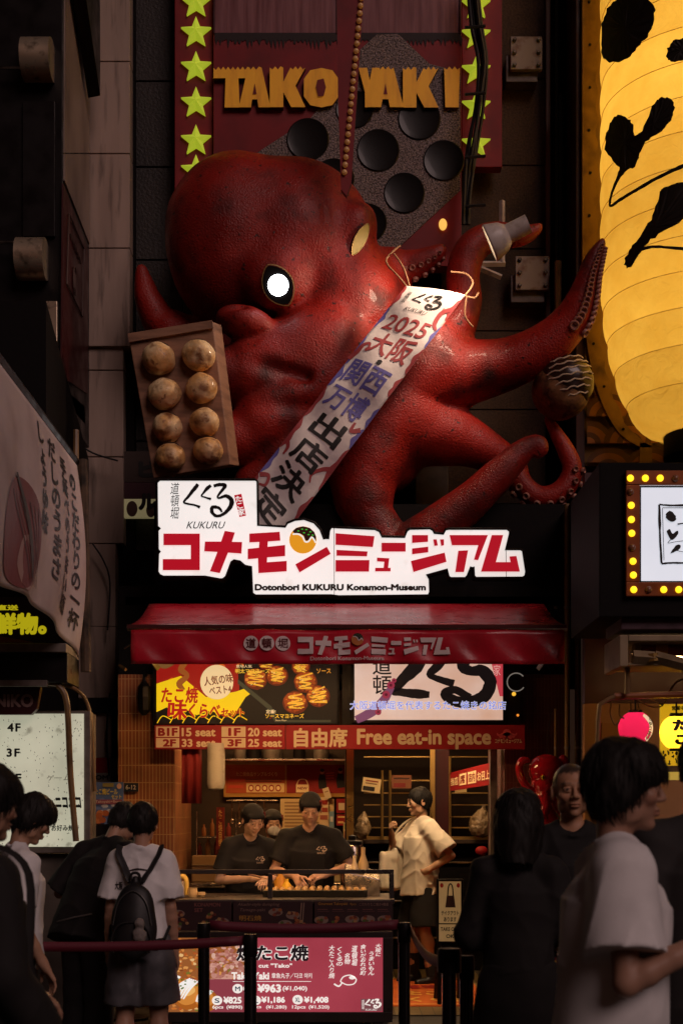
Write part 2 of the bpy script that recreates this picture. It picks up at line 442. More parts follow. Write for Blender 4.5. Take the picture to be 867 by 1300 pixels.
def npmesh(name, vs, qs, m, parent=None, local=False, col=None, smooth=True, extra=None):
    if parent is None: o0 = np.array([(vs[:,0].min()+vs[:,0].max())/2, (vs[:,1].min()+vs[:,1].max())/2, vs[:,2].min()])
    else: o0 = np.zeros(3) if local else np.array(ORG[parent.name])
    me = bpy.data.meshes.new(name); v = (vs-o0).astype(np.float32); nf = len(qs)
    me.vertices.add(len(v)); me.vertices.foreach_set('co', v.ravel())
    me.loops.add(nf*4); me.loops.foreach_set('vertex_index', qs.astype(np.int32).ravel())
    me.polygons.add(nf); me.polygons.foreach_set('loop_start', np.arange(0, nf*4, 4, dtype=np.int32))
    me.update(calc_edges=True); me.validate()
    me.polygons.foreach_set('use_smooth', [smooth]*len(me.polygons))
    me.materials.append(m)
    if col is not None:
        a = me.color_attributes.new('Col', 'FLOAT_COLOR', 'POINT')
        a.data.foreach_set('color', np.concatenate([col, np.ones((len(v), 1))], 1).astype(np.float32).ravel())
    o = bpy.data.objects.new(name, me); COL.objects.link(o)
    if parent is None: o.location = o0; ORG[o.name] = Vector(o0)
    else: o.parent = parent; ORG[o.name] = ORG.get(parent.name, Vector((0,0,0)))
    return o
def wob(X, Y, Z, f, seed=0):                         # cheap smooth noise
    a = seed*1.7
    return (np.sin(X*f+1.3*np.sin(Z*f*.7+a)+a)*np.sin(Y*f*1.1+a*2+np.sin(X*f*.6))+np.sin(Z*f*.9+1.7*np.sin(Y*f*.5+X*f*.4)+a))*.5
# ================================================================== materials of the place
def brickmat(name, c1, c2, mortar, bw, rh, ms, rough, bump=.4, var=None, offset=0.0, axes='xz'):
    m = mat(name, c1, rough); nt = m.node_tree; N, L = nt.nodes, nt.links; b = N['Principled BSDF']
    tc = N.new('ShaderNodeTexCoord'); sp = N.new('ShaderNodeSeparateXYZ'); L.new(tc.outputs['Object'], sp.inputs[0])
    cb = N.new('ShaderNodeCombineXYZ')
    if axes == 'xz':
        ad = N.new('ShaderNodeMath'); ad.operation = 'ADD'; L.new(sp.outputs[0], ad.inputs[0]); L.new(sp.outputs[1], ad.inputs[1])
        L.new(ad.outputs[0], cb.inputs[0]); L.new(sp.outputs[2], cb.inputs[1])
    else: L.new(sp.outputs[0], cb.inputs[0]); L.new(sp.outputs[1], cb.inputs[1])
    br = N.new('ShaderNodeTexBrick'); br.offset = offset; br.squash = 1
    br.inputs['Scale'].default_value = 1; br.inputs['Brick Width'].default_value = bw; br.inputs['Row Height'].default_value = rh
    br.inputs['Mortar Size'].default_value = ms; br.inputs['Mortar Smooth'].default_value = .1
    br.inputs['Color1'].default_value = (*c1, 1); br.inputs['Color2'].default_value = (*c2, 1); br.inputs['Mortar'].default_value = (*mortar, 1)
    L.new(cb.outputs[0], br.inputs['Vector'])
    n = N.new('ShaderNodeTexNoise'); n.inputs['Scale'].default_value = 2.5; n.inputs['Detail'].default_value = 8; L.new(tc.outputs['Object'], n.inputs['Vector'])
    r = N.new('ShaderNodeMapRange'); r.inputs[1].default_value = .3; r.inputs[2].default_value = .7; r.inputs[3].default_value = .45; r.inputs[4].default_value = 1.1
    L.new(n.outputs[0], r.inputs[0])
    mx = N.new('ShaderNodeMix'); mx.data_type = 'RGBA'; mx.blend_type = 'MULTIPLY'; mx.inputs[0].default_value = 1
    L.new(br.outputs['Color'], mx.inputs[6]); L.new(r.outputs[0], mx.inputs[7]); L.new(mx.outputs[2], b.inputs['Base Color'])
    bp = N.new('ShaderNodeBump'); bp.invert = True; bp.inputs['Strength'].default_value = bump; bp.inputs['Distance'].default_value = .006
    L.new(br.outputs['Fac'], bp.inputs['Height']); L.new(bp.outputs[0], b.inputs['Normal'])
    L.new(r.outputs[0], b.inputs['Roughness']) if False else None
    return m
M_pave = brickmat('paving_stone', (.075,.066,.055), (.055,.05,.045), (.02,.018,.016), .3, .3, .008, .45, axes='xy', offset=.5)
M_floor = brickmat('shop_floor_tile', (.32,.24,.10), (.26,.19,.08), (.06,.05,.03), .1, .1, .004, .35, axes='xy')
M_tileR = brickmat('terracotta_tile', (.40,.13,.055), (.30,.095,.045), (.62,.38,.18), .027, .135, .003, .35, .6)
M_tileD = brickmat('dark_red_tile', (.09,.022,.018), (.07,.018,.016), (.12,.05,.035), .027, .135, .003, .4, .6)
M_granite = mat('dark_granite', (.014,.010,.008), .5, bump=(40,.5,.01), var=(120,(.055,.036,.026),.5,.72), dirt=(3,(.008,.006,.005),.45,.75))
M_conc = mat('stained_concrete', (.12,.072,.042), .8, bump=(50,.5,.01), var=(60,(.06,.035,.02),.4,.7), dirt=(1.6,(.02,.013,.009),.42,.7))
M_beige = mat('beige_wall_panel', (.42,.31,.25), .5, bump=(8,.1,.01), var=(2.2,(.28,.20,.16),.4,.72), dirt=(5,(.06,.04,.03),.56,.8), stretch=(3,3,.35))
M_black = mat('black_wall', (.006,.0045,.0045), .7, bump=(20,.2,.01), spec=.12)
M_blackmetal = mat('black_metal', (.010,.008,.008), .42, .4, spec=.25, bump=(30,.08,.005,.15))
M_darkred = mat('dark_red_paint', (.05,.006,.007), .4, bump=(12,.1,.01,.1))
M_steel = mat('stainless_steel', (.48,.40,.33), .25, 1.0, bump=(5,.06,.01,.1), dirt=(9,(.12,.09,.06),.5,.75))
M_grey = mat('grey_metal', (.20,.17,.15), .45, .4, dirt=(7,(.07,.045,.03),.45,.75))
M_rust = mat('rusty_white_plate', (.36,.30,.26), .6, var=(9,(.17,.06,.02),.52,.7), dirt=(4,(.05,.03,.02),.55,.8))
M_pipe = mat('ochre_pipe_paint', (.20,.115,.045), .4, bump=(10,.1,.01,.1), dirt=(5,(.07,.04,.02),.5,.75))
M_cable = mat('black_rubber', (.012,.010,.010), .5)
M_wood = mat('brown_board', (.30,.15,.085), .6, bump=(14,.15,.01), dirt=(3,(.12,.055,.03),.45,.75), stretch=(1,1,6))
# ================================================================== ground
mb = MB(); mb.add([(-14,-12,0),(14,-12,0),(14,20,0),(-14,20,0)], [(0,1,2,3)], M_pave)
tag(obj('pavement', mb), 'dark stone pavement in front of the takoyaki shop', 'pavement', kind='structure')
# ================================================================== shop building
YF, YL = 12.3, 11.1
shop = thing('shop_building', 'narrow dark shop building behind the giant octopus, open at street level', 'building', (0, 12.6, 0))
xl, xr = GX(160, YF), GX(738, YF)
mb = MB(); mb.box(xl, xr, YF+.05, YF+.35, 2.62, 9.2, M_black); obj('upper_wall', mb, shop)
mb = MB()                                            # granite slabs, butt jointed, left of the signboard
zs = [GZ(p, YF) for p in (700, 655, 560, 448, 330, 212, 103, -10, -120)]
for a, b in zip(zs[:-1], zs[1:]):
    mb.box(GX(164, YF), GX(232, YF), YF, YF+.045, a+.006, b-.006, M_granite)
    mb.box(GX(232, YF)+.006, GX(310, YF), YF, YF+.045, a+.006, b-.006, M_granite)
obj('granite_cladding', mb, shop, bevel=.004)
mb = MB()
zs = [GZ(p, YF) for p in (760, 640, 520, 420, 316, 210, 100, -10, -120)]
for a, b in zip(zs[:-1], zs[1:]):
    mb.box(GX(560, YF), GX(692, YF), YF, YF+.045, a+.005, b-.005, M_conc)
obj('concrete_panel', mb, shop, bevel=.004)
mb = MB(); mb.box(GX(692, YF), GX(697, YF), YF-.05, YF+.04, GZ(480, YF), 9.1, M_beige); obj('edge_trim', mb, shop)
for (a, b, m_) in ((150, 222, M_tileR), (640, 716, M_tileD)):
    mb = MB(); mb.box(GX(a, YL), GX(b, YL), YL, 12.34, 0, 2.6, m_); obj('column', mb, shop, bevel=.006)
mb = MB(); mb.box(GX(150, YL), GX(716, YL), YL+.05, 12.32, 2.605, 3.3, M_black); obj('lintel', mb, shop)
mb = MB(); mb.box(GX(150, YL)+.02, GX(716, YL)-.02, 12.36, 15.2, 2.62, 2.7, M_black); obj('ceiling', mb, shop)
M_back = mat('dim_interior_wall', (.055,.030,.018), .7, bump=(6,.1,.01), var=(1.5,(.02,.011,.007),.4,.7))
mb = MB(); mb.box(GX(150, YL), GX(716, YL), 15.0, 15.2, .0, 2.62, M_back)
mb.box(GX(150, YL), GX(150, YL)+.15, 12.36, 15.0, 0, 2.62, M_back); mb.box(GX(716, YL)-.15, GX(716, YL), 12.36, 15.0, 0, 2.62, M_back)
obj('inner_wall', mb, shop)
mb = MB(); mb.box(GX(222, YL)+.003, GX(640, YL)-.003, 10.6, 15.0, 0.004, .012, M_floor); obj('tile_floor', mb, shop)
# kitchen rear wall and jamb
xk = GX(447, 11.9)
mb = MB(); mb.box(GX(222, 12.5), xk, 12.5, 12.58, .012, 2.6, M_back); mb.box(xk-.06, xk, 11.5, 12.5, .012, 2.6, M_back); obj('kitchen_wall', mb, shop)
M_gold = mat('brass_frame', (.45,.28,.09), .35, .8, bump=(8,.05,.01,.1))
mb = MB(); mb.box(GX(440, 11.45), GX(449, 11.45), 11.45, 11.49, .012, 2.6, M_gold); obj('door_jamb', mb, shop)
# ================================================================== kitchen and entry furnishings
def paper(label, r, Y, c, lines, cat='notice', name='paper_notice', group=None, inkc=(70,40,30), tilt=0, par=None):
    t = thing(name, label, cat, V((r[0]+r[2])/2, r[3], Y), group); mb = MB()
    def q(u, v, h):
        cx, cy = (r[0]+r[2])/2, (r[1]+r[3])/2; a = rad(tilt)
        return V(cx+(u-cx)*math.cos(a)-(v-cy)*math.sin(a), cy+(u-cx)*math.sin(a)+(v-cy)*math.cos(a), Y)+Vector((0,-h,0))
    mb.prism([(r[0],r[1]),(r[2],r[1]),(r[2],r[3]),(r[0],r[3])], q, 0, .004, ink(c)); obj('sheet', mb, t)
    if lines:
        mb = MB()
        for (a, b, c_, d, col) in lines: rect2(mb, r[0]+a*(r[2]-r[0]), r[1]+b*(r[3]-r[1]), r[0]+c_*(r[2]-r[0]), r[1]+d*(r[3]-r[1]), q, .006, ink(col))
        obj('print', mb, t)
    return t, q
KB = 12.44
mbk = thing('menu_poster_board', 'long orange and red menu board in a gold frame over the cooks', 'menu board', V(365, 1010, KB))
mb = MB(); fb = front(KB)
mb.pbox(284, 966, 446, 1012, KB, .04, mat('gold_paint', (.42,.22,.05), .4, bump=(9,.1,.01))); obj('frame', mb, mbk, bevel=.004)
mb = MB(); rect2(mb, 287, 971, 362, 1007, fb, .004, ink((165,72,28))); rect2(mb, 364, 971, 443, 1007, fb, .004, ink((130,16,14))); obj('poster', mb, mbk)
mb = MB(); cream = ink((225,200,150))
write(mb, 'サンプル3プ', (290,974,312,979), fb, .007, ink((150,25,20)), .02)
write(mb, 'たこ焼食品サンプルづくり', (300,980,352,985.5), fb, .007, cream, .012)
for k in range(5): disc2(mb, 319+k*8.6, 1000.5, 3.6, 4.4, fb, .008, ink((150,45,25))); disc2(mb, 319+k*8.6, 1000.5, 2.2, 2.6, fb, .009, cream)
rect2(mb, 313, 994.5, 361, 1006, fb, .0065, ink((205,175,120)))
rect2(mb, 290, 988.5, 311, 992.5, fb, .007, ink((185,60,35))); rect2(mb, 290, 997, 309, 1000.5, fb, .007, ink((185,60,35)))
rect2(mb, 312, 989, 361, 990, fb, .007, ink((100,40,20))); rect2(mb, 312, 991.5, 358, 992.5, fb, .007, ink((100,40,20)))
rect2(mb, 376, 996, 392, 1006, fb, .007, cream); stroke(mb, [(377,996,.6),(380,990,.6),(388,990,.6),(391,996,.6)], fb, .007, cream)
write(mb, 'NEW', (378,999,390,1002.5), fb, .009, ink((120,20,15)), .03)
for (cx_, cy_) in ((409,986),(432,985)):
    disc2(mb, cx_, cy_-6, 2.6, 3.2, fb, .008, ink((190,120,80))); disc2(mb, cx_, cy_-8, 2.9, 2.2, fb, .009, ink((20,14,12)))
    stroke(mb, [(cx_,cy_-3,3.5),(cx_,cy_+6,5),(cx_+1,cy_+15,5)], fb, .0085, ink((18,12,12)))
for k in range(3): stroke(mb, [(414,982+k*3,.7),(424,981+k*3.4,.7)], fb, .008, ink((190,60,40)))
obj('print', mb, mbk)
rows = [(.08, .08+.085*k, .9-.25*(k % 3 == 2), .12+.085*k, (150,118,80)) for k in range(9)]
paper('big pale price list pinned behind the tallest cook', (356,1014,424,1064), KB, (205,178,128), rows)
paper('white sheet stuck over the price list, with red rows', (405,1012,417,1050), KB-.02, (214,190,150), [(.1,.1,.9,.25,(150,40,30)),(.1,.35,.9,.5,(150,60,40)),(.1,.6,.9,.75,(160,90,70))])
paper('narrow blue drink sticker beside the price list', (418,1030,424,1052), KB-.02, (120,150,170), [(.2,.3,.8,.6,(210,210,205))])
paper('red leaflet at the right edge of the kitchen, top one', (427,1014,440,1032), KB, (140,20,22), [(.2,.3,.8,.8,(215,195,160))])
paper('red leaflet at the right edge of the kitchen, below the top one', (427,1034,440,1048), KB, (150,26,24), [(.15,.15,.85,.3,(225,190,120)),(.15,.6,.7,.8,(225,190,120))])
paper('green and white leaflet low at the right edge of the kitchen', (436,1044,446,1066), KB-.04, (205,190,150), [(.1,.1,.9,.4,(120,140,60)),(.1,.5,.9,.9,(150,60,40))])
paper('folded white flyer hanging askew under the menu board', (411,1000,419,1014), KB-.05, (210,190,155), [(.2,.3,.8,.4,(150,120,90))], tilt=-18)
# kitchen shelf above the board
t = thing('kitchen_shelf', 'steel shelf with dark pots above the menu board', 'shelf', V(365, 966, 12.3)); mb = MB()
mb.pbox(282, 963.5, 447, 966, 12.2, .28, M_steel); obj('shelf_board', mb, t, bevel=.002)
for k, x in enumerate((305, 322, 346, 380, 408)):
    mb = MB(); c = V(x, 963.5, 12.33); r = .055+.012*(k % 3)
    mb.lathe([(r*.9,0),(r,.02),(r,.09+.02*(k % 2)),(r*1.08,.095+.02*(k % 2)),(r*1.08,.105+.02*(k % 2))], c, 16, M_blackmetal if k % 2 else M_grey)
    tag(obj('cooking_pot', mb, None, True), ['dark low pot at the left end of the kitchen shelf','grey pot second on the kitchen shelf','wide black pot in the middle of the kitchen shelf','grey pot right of the middle on the kitchen shelf','black pot at the right end of the kitchen shelf'][k], 'pot', 'pots on the kitchen shelf')
# white hanging cylinder and red curtain
t = thing('hanging_towel_roll', 'white rounded cylinder hanging at the left of the kitchen opening', 'hanging lamp', V(275, 1003, 10.95)); mb = MB()
c = V(274.5, 1003, 10.95); mb.lathe([(.02,0),(.06,.012),(.068,.05),(.068,.33),(.066,.36)], c, 20, mat('white_cloth_cover', (.62,.55,.45), .7, bump=(30,.2,.01), dirt=(8,(.3,.22,.15),.5,.8))); obj('cover', mb, t, True)
mb = MB(); mb.tube([c+Vector((0,0,.36)), c+Vector((0,0,.62))], .006, 6, m=M_cable); obj('cord', mb, t)
M_noren = mat('red_curtain_cloth', (.22,.012,.012), .8, bump=(25,.2,.01))
mb = MB(); q = 14
for i in range(q+1):
    u = i/q; x = GX(231+u*25, 11.0); y = 11.0+.012*math.sin(u*14)
    mb.v += [(x, y, GZ(1020, 11)), (x, y, GZ(942, 11))]
for i in range(q): mb.f.append((2*i, 2*i+2, 2*i+3, 2*i+1)); mb.m.append(M_noren)
tag(obj('door_curtain', mb, None, True, solid=.004), 'short dark red curtain beside the left tiled column', 'curtain')
t = thing('vertical_menu_strip', 'narrow vertical red menu strip on the left kitchen post', 'sign', V(281, 1075, 11.6)); mb = MB()
mb.pbox(275, 1025, 285, 1078, 11.6, .03, ink((120,30,20))); obj('strip_panel', mb, t)
mb = MB(); write(mb, 'たこ焼自慢', (277.5,1028,282.5,1074), front(11.6), .003, ink((220,170,90)), .02, vertical=True); obj('lettering', mb, t)
# entry: slatted screen behind glass, posts, bags
t = thing('slatted_screen', 'dark screen of thin brass slats behind the standing man', 'screen', V(545, 1065, 13.6))
mb = MB(); ys = 13.6
mb.pbox(455, 1062, 646, 1068, ys, .12, M_gold); mb.pbox(455, 940, 646, 946, ys, .1, M_blackmetal); obj('screen_frame', mb, t)
mb = MB()
for y in (960, 990, 1006, 1021, 1036, 1050): mb.pbox(462, y, 546, y+1.5, ys+.03, .03, M_gold); mb.pbox(571, y, 640, y+1.5, ys+.03, .03, M_gold)
obj('slats', mb, t)
for x in (485, 495, 571):
    mb = MB(); mb.tube([V(x, 1066, ys-.08), V(x, 978 if x != 571 else 960, ys-.08)], .013, 8, m=M_gold); obj('post', mb, t, True)
mb = MB(); mb.pbox(546, 942, 552, 1064, ys-.06, .06, M_gold); mb.pbox(552, 942, 570, 1066, ys+.01, .05, M_darkred); obj('centre_panel', mb, t)
mb = MB(); mb.pbox(449, 1069, 648, 1242, 13.75, .6, M_black); mb.pbox(449, 1066, 648, 1071, 13.55, .8, M_gold if False else M_back)
for y in (1094, 1143, 1168, 1190): mb.pbox(452, y, 646, y+2, 13.70, .05, M_pipe)
tag(obj('entry_cabinet', mb, None, bevel=.004), 'low black cabinet with brass edges below the slatted screen', 'cabinet')
# door post right and glass door edges
t = thing('door_frame', 'grey metal door frame standing at the right of the shop entrance', 'door frame', V(628, 1240, 11.3)); mb = MB()
mb.pbox(622, 940, 631, 1245, 11.3, .08, M_grey); obj('post', mb, t, bevel=.004)
mb = MB(); mb.pbox(449, 938, 631, 946, 11.3, .08, M_blackmetal); obj('head_rail', mb, t, bevel=.003)
M_bag = mat('clear_plastic_bag', (.22,.15,.085), .25, bump=(14,.9,.05), coat=.5)
for k, (x, y, rx, ry) in enumerate(((461,1049,9,13),(612,1044,14,15))):
    s = Sdf(); c = V(x, y, 13.42); p = 13.42/F_PX
    s.ell(c, (rx*p*1.1, .09, ry*p), .03); s.ell(c+Vector((-.02,0,-.05)), (rx*p, .09, ry*p*.8), .04); s.cone(c+Vector((0,0,ry*p*.7)), c+Vector((.01,0,ry*p*1.35)), .03, .015, .04)
    vs, qs = s.mesh(.008, lambda X, Y, Z: .008*wob(X, Y, Z, 55, k)+.005*wob(X, Y, Z, 120, k+3))
    tag(npmesh('plastic_bag', vs, qs, M_bag), ['crumpled plastic bag of goods by the kitchen doorway','crumpled plastic bag of goods at the right door post'][k], 'bag', 'plastic bags in the entry')
paper('tilted white notice on the slatted screen', (460,988,483,1006), 13.45, (215,190,140), [(.15,.15,.85,.25,(150,60,40)),(.15,.35,.8,.42,(130,90,60)),(.05,.6,.7,.9,(40,30,25))], tilt=8)
paper('brown and red notice on the slatted screen, left of the dark panel', (497,984,522,1001), 13.45, (120,70,40), [(.1,.6,.7,.9,(120,25,20)),(.1,.2,.9,.3,(60,30,20))])
paper('small white label under the red hanging sign', (577,1001,592,1006), 13.4, (200,170,120), [], tilt=-4)
t = thing('hanging_red_sign', 'red slanted eat-in sign hanging inside at the right of the entrance', 'sign', V(596, 1004, 12.2))
a, b, c, d = V(571,981,12.6), V(623,968,11.7), V(623,996,11.7), V(571,1004,12.6); qm = quadmap(a, b, c, d)
mb = MB(); mb.prism([(0,0),(1,0),(1,1),(0,1)], qm, -.02, 0, ink((130,14,16))); obj('sign_panel', mb, t)
mb = MB()
for (x0, x1) in ((.25,.42),(.46,.66)): rect2(mb, x0, .2, x1, .8, qm, .003, cream)
write(mb, '当店', (.03,.3,.22,.75), qm, .003, cream, .02); write(mb, '席', (.27,.27,.40,.73), qm, .006, ink((130,14,16)), .02); write(mb, '店内', (.48,.27,.64,.73), qm, .006, ink((130,14,16)), .02); write(mb, 'お召上', (.69,.3,.97,.75), qm, .003, cream, .02)
obj('lettering', mb, t)
tag(obj('round_red_knob', MB().ball(V(611,1080,13.3), (.06,.05,.045), m=ink((150,20,20))), None, True), 'small shiny red rounded box on the cabinet by the right door post', 'box')
# ceiling lamps inside (they light the kitchen and the entry)
def lamp(label, x0, x1, y0, y1, z, e, c=(1,.55,.22)):
    t = thing('ceiling_lamp', label, 'lamp', ((x0+x1)/2, (y0+y1)/2, z)); mb = MB()
    mb.box(x0-.03, x1+.03, y0-.03, y1+.03, z+.012, z+.05, M_blackmetal); obj('housing', mb, t)
    mb = MB(); mb.box(x0, x1, y0, y1, z, z+.01, mat('warm_diffuser_%d' % int(e*10), (.8,.7,.5), .5, emit=c, es=e)); obj('diffuser', mb, t)
lamp('warm ceiling lamp over the back of the kitchen', -1.0, -.15, 11.45, 11.7, 2.45, 26)
lamp('long warm lamp under the awning over the counter', -1.3, .3, 9.86, 9.98, 2.64, 42)
lamp('warm ceiling lamp inside the entrance above the standing man', .35, .95, 11.75, 12.0, 2.5, 62, (1,.66,.36))
lamp('warm ceiling lamp over the back of the entry', .3, 1.0, 13.1, 13.3, 2.5, 20)
# mat
t = thing('floor_mat', 'orange patterned welcome mat in the shop entrance', 'mat', (GX(555, 12.3), 12.0, .012))
mb = MB(); mx0, mx1, my0, my1 = .38, 1.16, 11.05, 12.9
mb.box(mx0, mx1, my0, my1, .012, .024, mat('orange_mat', (.66,.15,.02), .9, bump=(120,.4,.01), var=(4,(.46,.07,.012),.4,.7))); obj('mat_base', mb, t, bevel=.003)
mb = MB(); fm = lambda u, v, h: Vector((mx0+u*(mx1-mx0), my1-v*(my1-my0), .024+h)); yl = ink((235,180,70))
write(mb, 'たこ焼', (.15,.52,.85,.68), fm, .003, yl, .04); write(mb, 'くくる', (.2,.74,.8,.9), fm, .003, yl, .04); write(mb, '道頓堀', (.15,.3,.85,.44), fm, .003, ink((150,20,20)), .04)
for u0, v0, u1, v1 in ((.03,.02,.97,.035),(.03,.965,.97,.98)): rect2(mb, u0, v0, u1, v1, fm, .003, yl)
obj('mat_print', mb, t)

t = thing('bottle_rack', 'dim wire rack of sauce bottles at the left of the kitchen', 'rack', V(268, 1085, 12.0)); mb = MB()
for y in (1062, 1086): mb.pbox(250, y, 300, y+1.5, 11.95, .3, M_steel)
for x in (250, 300): mb.pbox(x-.6, 1030, x+.6, 1120, 11.95, .02, M_steel)
obj('shelf', mb, t)
rnd = random.Random(31)
for k in range(9):
    c = V(254+k*5.2, 1061.8 if k % 2 else 1085.8, 12.08); r, h = rnd.uniform(.018,.026), rnd.uniform(.10,.17); mb = MB(); mb.lathe([(r,.001),(r,h*.65),(r*.4,h*.8),(r*.4,h),(.002,h)], c, 10, ink(rnd.choice([(120,70,30),(150,110,60),(60,25,15),(110,30,20),(150,130,100)])))
    tag(obj('rack_bottle', mb, None, True), 'small dim sauce bottle on the wire rack behind the shorter cook', 'bottle', 'sauce bottles on the kitchen rack')

# more kitchen clutter
t = thing('drink_dispenser', 'steel cylinder dispenser with a black lid at the right of the tallest cook', 'dispenser', (GX(447,11.0), 11.0, .95)); mb = MB(); c = Vector((GX(447,11.0), 11.0, .95)); mb.lathe([(.085,0),(.09,.02),(.09,.30),(.08,.32)], c, 20, M_steel); obj('tank', mb, t, True); mb = MB(); mb.lathe([(.083,.322),(.083,.35),(.03,.36),(.03,.39),(.002,.40)], c, 20, M_blackmetal); obj('lid', mb, t, True)
t = thing('back_counter', 'steel back counter behind the cooks with a dark front', 'counter', (-.5, 11.9, 0)); mb = MB(); mb.box(-1.25, .02, 11.75, 12.25, .05, .90, M_blackmetal); obj('cabinet', mb, t, bevel=.004); mb = MB(); mb.box(-1.27, .04, 11.72, 12.27, .902, .94, M_steel); obj('worktop', mb, t, bevel=.004)
mb = MB(); mb.box(GX(447,11.0)-.15, GX(447,11.0)+.13, 10.86, 11.14, .02, .948, M_blackmetal); tag(obj('dispenser_stand', mb, None, bevel=.004), 'narrow black stand under the steel dispenser in the kitchen', 'stand')
rnd = random.Random(12)
for k, (x, w, h, col) in enumerate(((-1.15,.2,.22,(150,120,80)),(-.9,.16,.3,(110,40,25)),(-.28,.2,.16,(170,140,95)),(-.08,.14,.26,(190,170,130)))):
    mb = MB(); mb.box(x-w/2, x+w/2, 11.9, 12.12, .942, .942+h, ink(col)); mb.box(x-w/2-.004, x+w/2+.004, 11.89, 12.13, .942+h*.6, .942+h*.66, ink(tuple(int(v*.7) for v in col)))
    tag(obj('stock_box', mb, None, bevel=.006), ['tan cardboard box at the left end of the back counter','tall red-brown box second from the left on the back counter','low tan box on the back counter behind the tallest cook','pale upright box at the right end of the back counter'][k], 'box', 'stock boxes on the back counter')
t = thing('utensil_rail', 'steel rail of hanging ladles over the back counter', 'utensil rail', V(330, 1018, 12.35)); mb = MB(); mb.tube([V(288,1016,12.38), V(352,1016,12.38)], .006, 6, m=M_steel); obj('rail', mb, t)
for k, x in enumerate((295, 304, 326, 336)): 
    mb = MB(); a_ = V(x,1016.5,12.37); L = .16+.03*(k % 3); mb.tube([a_, a_+Vector((0,0,-L))], .005, 6, m=M_steel); mb.ball(a_+Vector((0,-.01,-L-.02)), (.026,.014,.026), 10, 6, M_steel); obj('ladle', mb, t, True)
mb = MB(); mb.tube([V(207,455,12.22), V(208,585,12.22)], .022, 8, m=M_beige); mb.tube([V(214,455,12.22), V(215,560,12.22)], .012, 8, m=M_grey)
tag(obj('granite_conduit', mb, None, True), 'pale vertical conduit on the granite behind the takoyaki tray', 'conduit')
# ================================================================== takoyaki signboard with stars
YB = 12.0
M_redboard = mat('red_signboard', (.24,.008,.012), .55, bump=(9,.08,.01), dirt=(2.5,(.10,.005,.007),.45,.8))
M_pinkfilm = mat('faded_pink_film', (.26,.10,.11), .5, bump=(6,.2,.01), dirt=(6,(.13,.03,.035),.4,.7), stretch=(4,1,.25))
tb = thing('takoyaki_signboard', 'tall red takoyaki signboard with green stars behind the octopus head', 'sign', V(405, 335, YB))
for q_ in ((222, -110, 270.5, 330),(586, -110, 637, 212)): mb = MB(); mb.pbox(*q_, YB+.06, .12, M_redboard); obj('side_panel', mb, tb, bevel=.005)
mb = MB(); mb.pbox(271, -110, 585.5, 338, YB, .16, M_redboard); obj('centre_panel', mb, tb, bevel=.005)
fb = front(YB)
mb = MB(); rect2(mb, 273, -110, 584, 42, fb, .004, M_pinkfilm)
for x in (272, 428, 584): mb.pbox(x-1, -110, x+1, 42, YB-.014, .012, M_darkred)
obj('upper_film', mb, tb)
mb = MB(); pts = [(273,42)]; rnd = random.Random(3); x = 273       # burnt dripping edge
while x < 584: pts += [(x, 52+rnd.uniform(-3,4)), (x+2, 50+rnd.uniform(0,14)), (x+4, 51)]; x += 5
pts.append((584,42)); mb.prism(pts, fb, None, .006, mat('burnt_print', (.015,.006,.006), .6)); obj('drip_edge', mb, tb)
M_iron = mat('grill_iron', (.30,.235,.225), .5, .2, bump=(70,.9,.02,.15), var=(75,(.06,.045,.04),.45,.6))
mb = MB(); mb.prism([(300,212),(395,150),(432,105),(448,72),(478,45),(505,44),(545,82),(584,92),(584,242),(498,322),(440,338),(300,338)], fb, .003, .012, M_iron); obj('grill_plate', mb, tb)
M_hole = mat('glossy_black', (.005,.004,.004), .3, coat=.1, spec=.3)
for i, (x, y, r) in enumerate(((391,178,27),(480,192,27),(513,246,26),(466,284,25),(424,228,26),(532,152,27),(563,205,26),(450,140,24),(395,270,25))):
    mb = MB(); c = V(x, y, YB); R = r*YB/F_PX
    mb.lathe([(R,.010),(R,.018),(R*.95,.024),(R*.88,.022),(R*.6,.0155),(.002,.0145)], c, 32, M_hole, 'y'); obj('grill_hole', mb, tb, True)
mb = MB(); M_ylet = mat('yellow_letter', (.95,.50,.035), .5, bump=(20,.1,.01), dirt=(5,(.72,.34,.03),.45,.75), stretch=(3,1,.6), emit=lin((190,115,20)), es=.16)  # faint glow put into the letters to lift their brightness
boxes = [('T',272,318),('A',304,344),('K',343,388),('O',386,430),('Y',455,482),('A',466,512),('K',511,556),('I',563,583)]
TK = {'T':[(0,0),(1,0),(1,.26),(.68,.26),(.72,1),(.3,1),(.33,.26),(0,.26)],
      'A':[(.28,0),(.72,0),(1,1),(.62,1),(.58,.8),(.42,.8),(.38,1),(0,1)],
      'K':[(0,0),(.38,0),(.38,.36),(.58,0),(1,0),(.72,.46),(1,1),(.6,1),(.38,.62),(.38,1),(0,1)],
      'O':[(.5,0),(.82,.06),(1,.28),(1,.72),(.82,.94),(.5,1),(.18,.94),(0,.72),(0,.28),(.18,.06)],
      'Y':[(0,0),(.4,0),(.52,.32),(.64,0),(1,0),(.72,.62),(.72,1),(.3,1),(.3,.62)],
      'I':[(0,0),(1,0),(.92,1),(.08,1)]}
